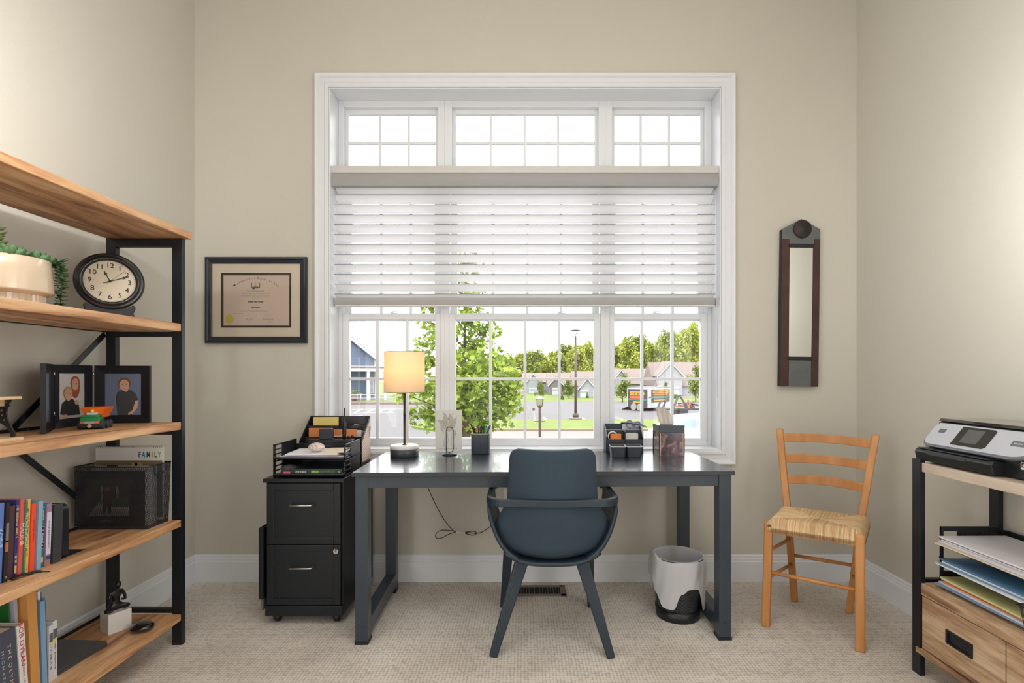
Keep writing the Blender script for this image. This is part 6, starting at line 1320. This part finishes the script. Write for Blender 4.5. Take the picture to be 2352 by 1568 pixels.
for (rr, yy_) in ((.050, 0), (.050, -.004), (.046, -.009), (.034, -.008), (.030, -.013), (.016, -.012), (.012, -.016), (.0005, -.017)):
    for i in range(k): a = 2*math.pi*i/k; r2 = rr*(1+.05*abs(math.sin(a*7))*(rr > .02)); vs.append((.004+r2*math.cos(a), -D_+yy_, .886+r2*math.sin(a)))
rs.add(vs, [(j*k+i, j*k+(i+1) % k, (j+1)*k+(i+1) % k, (j+1)*k+i) for j in range(7) for i in range(k)], 0, True); wl(rs, 'rosette', M('dark_rosette', (52, 42, 42), .5, .3, var=.3, vscale=40))
# ------------------------------------------------------------ rush seated ladderback chair
CWD = wood('beech_orange', [(180, 118, 66), (192, 132, 76), (204, 146, 90)], 'Z', .38, grain=2, knots=False, dirt=.15)
t = thing('ladderback_chair', 'orange beech ladderback chair with a woven rush seat in the right corner', 'chair', (1.39, 2.43, 0))
FLf, FRf = Vector((1.128, 2.395, 0)), Vector((1.425, 2.175, 0)); BLf, BRf = Vector((1.400, 2.655, 0)), Vector((1.600, 2.525, 0))
FLt, FRt = Vector((1.138, 2.385, .492)), Vector((1.428, 2.180, .494))
BLs, BRs = Vector((1.335, 2.602, .50)), Vector((1.600, 2.430, .50)); BLt, BRt = Vector((1.357, 2.725, .888)), Vector((1.712, 2.495, .882))
fd = (FRf-FLf).normalized(); sdir = Vector((-fd.y, fd.x, 0))
def post(path, w_, d_):
    m = MB(); vs = []
    for p in path:
        for i, j in ((-1, -1), (1, -1), (1, 1), (-1, 1)): vs.append(Vector(p)+fd*i*w_/2+sdir*j*d_/2)
    n = len(path); m.add(vs, [(3, 2, 1, 0), tuple(4*(n-1)+k for k in range(4))]+[(i*4+k, i*4+(k+1) % 4, (i+1)*4+(k+1) % 4, (i+1)*4+k) for i in range(n-1) for k in range(4)]); return m
post([FLf, FLt], .036, .034).build('leg', CWD, t, bevel=.006); post([FRf, FRt], .036, .034).build('leg', CWD, t, bevel=.006)
def bpath(f, s, tp): return [f, f.lerp(s, .55)+Vector((0, 0, 0)), s, s.lerp(tp, .33)-sdir*.006, s.lerp(tp, .66)-sdir*.004, tp]
pL = bpath(BLf, BLs, BLt); pR = bpath(BRf, BRs, BRt)
post(pL, .032, .028).build('leg', CWD, t, bevel=.005); post(pR, .032, .028).build('leg', CWD, t, bevel=.005)
def onp(path, z):
    for a, b_ in zip(path, path[1:]):
        if a.z <= z <= b_.z: return a.lerp(b_, (z-a.z)/(b_.z-a.z))
    return path[-1]
for zc_ in (.838, .735, .632):
    a, c = onp(pL, zc_+.003), onp(pR, zc_-.002); m = MB(); vs = []; n = 14; hgt = .043
    for i in range(n+1):
        u = i/n; q = a.lerp(c, u)+sdir*(.045*math.sin(math.pi*u))
        for dy, dz in ((-.006, -hgt/2), (.006, -hgt/2), (.006, hgt/2), (-.006, hgt/2)): vs.append(q+sdir*dy+Vector((0, 0, dz+.006*math.sin(math.pi*u))))
    m.add(vs, [(i*4+k, i*4+(k+1) % 4, (i+1)*4+(k+1) % 4, (i+1)*4+k) for i in range(n) for k in range(4)]+[(3, 2, 1, 0), tuple(4*n+k for k in range(4))]); m.build('slat', CWD, t, bevel=.003)
def rung(a, b_, w_=.016, h_=.016, round_=True):
    m = MB()
    if round_: m.tube([a, a.lerp(b_, .5), b_], [w_*.5, w_*.58, w_*.5], 10)
    else: m.bar(a, b_, w_, h_)
    m.build('stretcher', CWD, t, bevel=0 if round_ else .002)
def lz(f, tp, z): return f.lerp(tp, z/tp.z)
rung(lz(FLf, FLt, .255), lz(FRf, FRt, .255)); rung(onp(pL, .25), onp(pR, .25))
rung(lz(FLf, FLt, .350), onp(pL, .335)); rung(lz(FLf, FLt, .225), onp(pL, .200)); rung(lz(FRf, FRt, .350), onp(pR, .335)); rung(lz(FRf, FRt, .225), onp(pR, .200))
m = MB(); m.bar(lz(FLf, FLt, .452), lz(FRf, FRt, .456), .018, .026); m.bar(onp(pL, .452), onp(pR, .456), .018, .024); m.bar(lz(FLf, FLt, .452), onp(pL, .452), .018, .024); m.bar(lz(FRf, FRt, .452), onp(pR, .452), .018, .024); m.build('apron', CWD, t, bevel=.002)
RSH, rnt, rN, rL, rb = nodes('rush_strand'); rb.inputs['Roughness'].default_value = .6; gi = rN.new('ShaderNodeNewGeometry'); cr = rN.new('ShaderNodeValToRGB'); cr.color_ramp.elements[0].color = lin((196, 158, 114)); cr.color_ramp.elements[1].color = lin((232, 204, 160)); rL.new(gi.outputs['Random Per Island'], cr.inputs[0]); rL.new(cr.outputs[0], rb.inputs['Base Color']); MATS['rush_strand'] = RSH
q0 = FLt+Vector((-.012, -.010, 0))-sdir*.004; q1 = FRt+Vector((.008, -.016, 0)); q2 = BRs+fd*.03+sdir*.006; q3 = BLs-fd*.03+sdir*.006
for q in (q0, q1, q2, q3): q.z = 0
def sp(s, tt):  # bilinear on seat plane with a soft crown and dropped edges
    p = q0.lerp(q1, s).lerp(q3.lerp(q2, s), tt); e = min(s, 1-s, tt, 1-tt); z = .503-.022*max(0, 1-e/.06)**2+.006*math.exp(-((e-.12)/.1)**2)-.004*(e > .4)
    return Vector((p.x, p.y, z))
m = MB(); rn = random.Random(11)
def strand(fn, n=8, r_=.0024):
    pts = [fn(k/n) for k in range(n+1)]; d0 = (pts[0]-pts[1]); m.tube([pts[0]+Vector((0, 0, -.034))-d0*0+(pts[0]-pts[1])*.02, pts[0]+Vector((0, 0, -.010))+(pts[0]-pts[1]).normalized()*.004]+pts, r_*rn.uniform(.85, 1.15), 5)
NS = 84
for i in range(NS):
    s = (i+.5)/NS; d = min(s, 1-s, .5)
    strand(lambda k, s=s, d=d: sp(s, .0+d*k)); strand(lambda k, s=s, d=d: sp(s, 1-d*k))
NT = 70
for i in range(NT):
    q = (i+.5)/NT; d = min(q, 1-q)
    strand(lambda k, q=q, d=d: sp(d*k, q)); strand(lambda k, q=q, d=d: sp(1-d*k, q))
m.grid(lambda u, v: sp(u, v)-Vector((0, 0, .004)), 16, 16); m.build('rush_seat', RSH, t)
# ------------------------------------------------------------ waste bin
WBX, WBY = .748, 2.505
t = thing('waste_bin', 'black mesh waste bin with a white bag liner under the desk', 'waste bin', (WBX, WBY, 0))
MB().lathe([(.098, .0), (.100, .004), (.122, .294)], (WBX, WBY, 0), 48, cap=False).build('mesh_wall', meshmat('bin_mesh', (44, 48, 52), 330, .42), t)
MB().lathe([(.101, 0), (.103, .002), (.107, .05), (.102, .05), (.098, .004), (.001, .004)], (WBX, WBY, 0), 48).build('base_band', BLACKM, t)
MB().tube([(WBX+.121*math.cos(a*math.pi/24), WBY+.121*math.sin(a*math.pi/24), .294) for a in range(48)], .0025, 8, closed=True).build('rim', BLACKM, t)
t = thing('bin_liner', 'white plastic bag draped over the rim of the waste bin', 'bag', (WBX, WBY, .02))
rn = random.Random(8); ph = [rn.uniform(0, 6.28) for _ in range(6)]
def low(a): # hang length by angle (a = angle, -Y faces the camera)
    d = math.degrees(a) % 360; v_ = .15
    pts = [(0, .13), (60, .10), (120, .10), (172, .12), (184, .165), (193, .10), (206, .17), (228, .225), (246, .225), (262, .15), (278, .125), (296, .13), (312, .24), (322, .235), (335, .15), (360, .13)]
    for (x0, y0), (x1, y1) in zip(pts, pts[1:]):
        if x0 <= d <= x1: s = (d-x0)/(x1-x0); s = s*s*(3-2*s); return y0+(y1-y0)*s
    return v_
def wob(a, k): return math.sin(a*5+ph[0])*.4+math.sin(a*9+ph[1]+k*3)*.35+math.sin(a*17+ph[2]+k*5)*.25
def bag(u, v):
    a = u*2*math.pi
    if v < .12: r_ = .126; z = .298+.002
    if v <= .5:   # inside going down
        k = (.5-v)/.5; r_ = .116-.026*k+.004*wob(a, k)*min(1, k*4); z = .300-.27*k
    else:
        k = (v-.5)/.5; L_ = low(a); r_ = .125+.006*min(1, k*6)+.007*wob(a, k)*min(1, k*3)+.004*k; z = .303-L_*k+ .003*(k < .01)
        z += .025*math.exp(-((math.degrees(a)-200)/9)**2)*(1-k)
    return Vector((WBX+r_*math.cos(a), WBY+r_*math.sin(a), z))
MB().grid(bag, 120, 34).build('bag_film', sheer('white_film', (228, 228, 232), .06, .35), t)
# ------------------------------------------------------------ console on the right wall
CNW = wood('weathered_timber', [(120, 90, 66), (160, 126, 96), (190, 158, 126), (208, 182, 152)], 'Y', .6, dirt=.4)
CNL = wood('limed_timber', [(176, 156, 138), (200, 182, 164), (212, 200, 186)], 'Y', .6, dirt=.3)
t = thing('console_table', 'weathered timber console with drawers in a black metal frame on the right wall', 'console table', (1.715, 1.5, 0))
KY0, KY1 = .95, 2.035; KX0, KX1 = 1.540, 1.865
for x0, x1 in ((KX0, KX0+.02), (KX1-.02, KX1)):
    for y0, y1 in ((KY0, KY0+.04), (KY1-.041, KY1)): MB().box(x0, x1, y0, y1, 0, .842).build('post', BLACKM, t, bevel=.001)
MB().box(KX0+.006, KX1-.02, KY0+.04, KY1-.041, .795, .831).build('top', CNL, t, bevel=.002)
for z in (.355,): MB().box(KX0+.02, KX1-.02, KY1-.02, KY1, z, z+.014).build('end_rail', BLACKM, t); MB().box(KX0+.02, KX1-.02, KY0, KY0+.02, z, z+.014).build('end_rail', BLACKM, t)
MB().box(KX0+.004, KX1, KY0+.04, KY1-.041, .317, .363).build('shelf', CNW, t, bevel=.002)
MB().box(KX0+.02, KX1-.005, KY0+.042, KY1-.043, .112, .317).build('cabinet_body', CNW, t)
MB().box(KX0-.003, KX1, KY0+.02, KY1-.02, .086, .108).build('bottom_board', CNW, t, bevel=.003)
for y0, y1 in ((1.648, KY1-.043), (1.302, 1.643), (KY0+.042, 1.297)):
    d = MB().box(KX0+.006, KX0+.022, y0, y1, .112, .314).build('drawer', CNW, t, bevel=.0015)
    yc = (y0+y1)/2; h = MB(); x = KX0+.006; a, b_, c, e_ = yc-.055, yc+.055, .192, .242
    h.box(x-.006, x+.004, a, b_, e_-.007, e_); h.box(x-.006, x+.004, a, b_, c, c+.007); h.box(x-.006, x+.004, a, a+.008, c+.007, e_-.007); h.box(x-.006, x+.004, b_-.008, b_, c+.007, e_-.007); h.box(x-.0005, x+.001, a, b_, c, e_)
    h.build('recessed_handle', BLACKM, d, bevel=.0008)
# ---- printer
t = thing('inkjet_printer', 'black and silver inkjet printer with small touchscreen on the console', 'printer', (1.72, 1.8, .831))
PY0, PY1 = 1.575, 2.03; PB = M('printer_black', (30, 31, 34), .35, bump=.15, bscale=300); PS = M('printer_silver', (196, 199, 208), .4, .1); PG = M('printer_grey_edge', (112, 116, 124), .35, .2)
def yplate(poly, y0, y1): m = MB(); m.plate(poly, (0, y1, 0), (1, 0, 0), (0, 0, 1), (y1-y0)); return m
b = yplate([(1.600, .834), (1.873, .834), (1.873, .988), (1.645, .990), (1.618, .950), (1.590, .912), (1.600, .905)], PY0, PY1); b.build('body', PB, t, bevel=.006)
yplate([(1.640, .991), (1.874, .989), (1.874, .999), (1.650, 1.001)], PY0-.003, PY1).build('lid', M('lid_gloss', (40, 38, 36), .1, coat=.6), t, bevel=.002)
A_ = Vector((1.574, 0, .905)); B_ = Vector((1.640, 0, .985)); Vd = (B_-A_).normalized(); Ls = (B_-A_).length
po = [(-PY0-.0, Ls), (-PY1, Ls)] # build outline in (U=-Y) coords
o_ = []
for a in range(9): th2 = R(180+90*a/8); o_.append((-PY1+.03+.03*math.cos(th2), .03+.03*math.sin(th2)))
o_[0:0] = [(-PY1+.012, Ls), (-PY1, Ls-.02)]
for a in range(9): th2 = R(270+70*a/8); o_.append((-PY0-.10+.10*math.cos(th2)+.0, .075+.075*math.sin(th2)))
o_.append((-PY0, Ls))
s = MB(); s.plate(o_, A_, (0, -1, 0), Vd, -.012); s2 = s
s.build('control_panel', PS, t, bevel=.002)
e = MB(); N_ = Vector((0, -1, 0)).cross(Vd)
e.plate([(a*1.0, b_-.012 if b_ < .03 else b_-.006) for a, b_ in o_], A_+N_*(-.0)+Vector((.010, 0, -.004)), (0, -1, 0), Vd, .010); e.build('panel_edge', PG, t, bevel=.002)
def onpan(y, f): return A_+Vd*Ls*f+Vector((0, y, 0))
Nn = Vector((0, -1, 0)).cross(Vd); Nn = Nn if Nn.x < 0 else -Nn
sc_ = MB(); ys = [yy_ for yy_ in (1205-0,)]
def ppan(pts, off, mi, mb, tk=.001): # pts as (y, f)
    vs = [onpan(y, f)+Nn*off for y, f in pts]; vs2 = [v+Nn*tk for v in vs]; n = len(vs); mb.add(vs+vs2, [tuple(range(n)), tuple(range(n, 2*n))]+[(i, (i+1) % n, n+(i+1) % n, n+i) for i in range(n)], mi)
SB = M('screen_bezel', (40, 39, 38), .12); SS = M('screen_face', (92, 92, 94), .1)
ppan([(1.905, .12), (1.775, .12), (1.765, .2), (1.765, .85), (1.775, .92), (1.905, .92)], .0005, 0, sc_); ppan([(1.875, .25), (1.805, .25), (1.805, .82), (1.875, .82)], .0016, 1, sc_, .0004); sc_.build('touchscreen', [SB, SS], t)
l = MB(); ppan([(1.69, .42), (1.625, .42), (1.625, .62), (1.69, .62)], .0004, 0, l, .0006)
Mt = Matrix.Identity(4); O_ = onpan(1.6575, .52)+Nn*.0012
for i in range(3): Mt[i][0] = (0, -1, 0)[i]; Mt[i][1] = Vd[i]; Mt[i][2] = Nn[i]; Mt[i][3] = O_[i]
l.marks(.048, .006, Mt, 1, 9); l.build('name_plate', [PG, PAPER], t)
l = MB(); ppan([(1.995, .55), (1.965, .55), (1.965, .72), (1.995, .72)], .0003, 0, l, .0008); l.build('power_button', PG, t)
b = yplate([(1.555, .838), (1.62, .836), (1.62, .884), (1.556, .884), (1.548, .872)], 1.70, PY1+.004); b.build('paper_tray', PB, t, bevel=.003)
b = MB(); b.box(1.547, 1.549, 1.80, 1.97, .866, .880); b.build('tray_flap', M('printer_mid_grey', (52, 54, 58), .35), t, bevel=.001)
b = MB(); b.box(1.552, 1.602, 1.72, PY1-.01, .886, .889); b.build('output_lip', M('printer_mid_grey'), t)
b = MB(); b.box(1.596, 1.60, 1.70, 2.0, .889, .905); b.build('output_slot', M('duct_dark'), t)
l = MB(); l.box(1.597, 1.5995, 1.625, 1.648, .868, .892, 0); l.box(1.5965, 1.597, 1.628, 1.645, .875, .889, 1); l.plate(ell(-1.636, .882, .006, .004, 14), (1.5963, 0, 0), (0, -1, 0), (0, 0, 1), .0002, 0); l.build('energy_label', [PAPER, M('label_ink', (36, 38, 40), .5)], t)
# ---- letter tray with papers on the console shelf
t = thing('stacking_tray', 'black three tier stacking tray on the console shelf', 'letter tray', (1.73, 1.8, .363))
sx0, sx1, sy0, sy1 = 1.598, 1.855, 1.62, 1.972
b = MB(); b.box(sx0, sx0+.008, sy1-.010, sy1, .363, .590); b.box(sx1-.008, sx1, sy1-.01, sy1, .363, .575)
b.box(sx0, sx1-.05, sy1-.006, sy1, .572, .590); b.plate([(sx1-.05, .572), (sx1, .55), (sx1, .57), (sx1-.04, .59), (sx1-.05, .59)], (0, sy1, 0), (1, 0, 0), (0, 0, 1), .006); b.box(sx0, sx1, sy1-.006, sy1, .535, .548)
for k in range(18): x = sx0+.075+k*.0088; b.box(x, x+.0045, sy1-.006, sy1, .548, .572)
b.box(sx0+.066, sx0+.075, sy1-.006, sy1, .535, .575)
for z in (.365, .440, .515): b.box(sx0, sx1, sy0, sy1, z, z+.004); b.box(sx1-.004, sx1, sy0, sy1, z, z+.06); b.box(sx0-.003, sx0+.006, sy1-.03, sy1, z+.03, z+.034)
b.box(sx0, sx1, sy1-.006, sy1, .363, .42)
b.build('tray_frame', PL, t, bevel=.0006)
def psheet(x0, x1, y0, y1, z, th_, col, rot, label, name='paper_sheet', cat='paper', droop=.0):
    m = MB(); n = 8; cx2, cy2 = (x0+x1)/2, (y0+y1)/2; c, s = math.cos(rot), math.sin(rot)
    def f(u, v): x = x0+(x1-x0)*u; y = y0+(y1-y0)*v; dx, dy = x-cx2, y-cy2; return Vector((cx2+dx*c-dy*s, cy2+dx*s+dy*c, z+droop*(1-u)**2*4*(v-.5)**2))
    vs = [f(i/n, j/n) for j in range(n+1) for i in range(n+1)]; k = (n+1)**2; vs += [v+Vector((0, 0, th_)) for v in vs]
    fs = [(j*(n+1)+i, (j+1)*(n+1)+i, (j+1)*(n+1)+i+1, j*(n+1)+i+1) for j in range(n) for i in range(n)]+[(k+j*(n+1)+i, k+j*(n+1)+i+1, k+(j+1)*(n+1)+i+1, k+(j+1)*(n+1)+i) for j in range(n) for i in range(n)]
    for i in range(n): fs += [(i, i+1, k+i+1, k+i), (n*(n+1)+i+1, n*(n+1)+i, k+n*(n+1)+i, k+n*(n+1)+i+1), ((i+1)*(n+1), i*(n+1), k+i*(n+1), k+(i+1)*(n+1)), (i*(n+1)+n, (i+1)*(n+1)+n, k+(i+1)*(n+1)+n, k+i*(n+1)+n)]
    m.add(vs, fs); tag(m.build(name, M('sheet_%d_%d_%d' % col, col, .6, var=.03, vscale=40), origin=(cx2, cy2, z)), label, cat)
W1, W2, W3 = (222, 222, 228), (206, 206, 216), (228, 224, 216)
P3 = [(.520, .009, W1, 0, 'white papers at the bottom of the top console tray'), (.530, .004, (216, 200, 176), .05, 'cream folder low in the top console tray'), (.535, .009, W2, -.03, 'thick grey white bundle in the top console tray'), (.545, .004, W3, .03, 'off white bundle below the brown folder in the top console tray'), (.5498, .003, (150, 104, 72), -.04, 'thin brown folder in the top console tray'), (.5535, .006, W1, .02, 'topmost white paper stack on the console trays')]
P2 = [(.445, .006, W2, .02, 'grey white papers at the bottom of the middle console tray'), (.4515, .005, W1, -.03, 'white papers low in the middle console tray'), (.457, .003, (112, 150, 180), .04, 'light blue folder inside the middle console tray papers'), (.4605, .006, W1, 0, 'white bundle above the light blue folder in the middle console tray'), (.467, .003, (214, 208, 170), .03, 'pale yellow folder in the middle console tray'), (.4705, .003, (84, 130, 168), -.02, 'blue folder on top of the middle console tray')]
P1 = [(.370, .006, W1, .0, 'white papers at the bottom of the lowest console tray'), (.3765, .005, (120, 140, 166), .03, 'steel blue folder in the lowest console tray'), (.382, .005, W2, -.03, 'white sheets in the middle of the lowest console tray'), (.3875, .003, (226, 140, 90), .05, 'orange folder edge in the lowest console tray'), (.391, .006, W1, .0, 'white sheets below the yellow pad in the lowest console tray'), (.3975, .006, (206, 202, 140), -.05, 'yellow ruled pad on top of the lowest console tray')]
for P_, nm in ((P3, 'c'), (P2, 'b'), (P1, 'a')):
    for i, (z, th_, c, rt, lb) in enumerate(P_):
        psheet(1.592-.008*((i*3) % 4)+(.012 if i == len(P_)-1 else 0), 1.838, 1.60-.006*(i % 3), 1.945+.006*((i*2) % 3), z, th_, c, rt*.6, lb, 'folder' if 'folder' in lb else ('notepad' if 'pad' in lb else 'paper_stack'), 'folder' if 'folder' in lb else ('notepad' if 'pad' in lb else 'paper'))
# ---- wire basket with letters
t = thing('wire_letter_basket', 'black wire letter basket at the front of the console shelf', 'basket', (1.57, 1.50, .363))
b = MB(); wy0, wy1, wx0, wx1, wz0, wz1 = 1.40, 1.588, 1.545, 1.66, .366, .462
b.tube([(wx0-.02, wy0, wz1), (wx1, wy0, wz1), (wx1, wy1, wz1), (wx0-.02, wy1, wz1)], .002, 6, closed=True); b.tube([(wx0, wy0+.015, wz0), (wx1-.01, wy0+.015, wz0), (wx1-.01, wy1-.02, wz0), (wx0, wy1-.02, wz0)], .002, 6, closed=True)
for k in range(7): yk = wy0+.02+k*(wy1-wy0-.04)/6; b.tube([(wx0-.02, yk+.004, wz1), (wx0, yk, wz0), (wx1-.01, yk, wz0), (wx1, yk+.002, wz1)], .0014, 5)
for x in (wx0-.01, wx0+.03, wx0+.07): b.tube([(x, wy1, wz1), (x+.004, wy1-.02, wz0)], .0014, 5)
b.build('wire_frame', BLACKM, t)
psheet(1.566, 1.64, 1.43, 1.560, .371, .004, (206, 70, 60), .0, 'red edged card lying in the wire letter basket', 'card', 'card')
psheet(1.560, 1.64, 1.425, 1.562, .3755, .03, (226, 218, 224), .0, 'white letters stacked in the wire letter basket', 'letter_stack', 'paper')
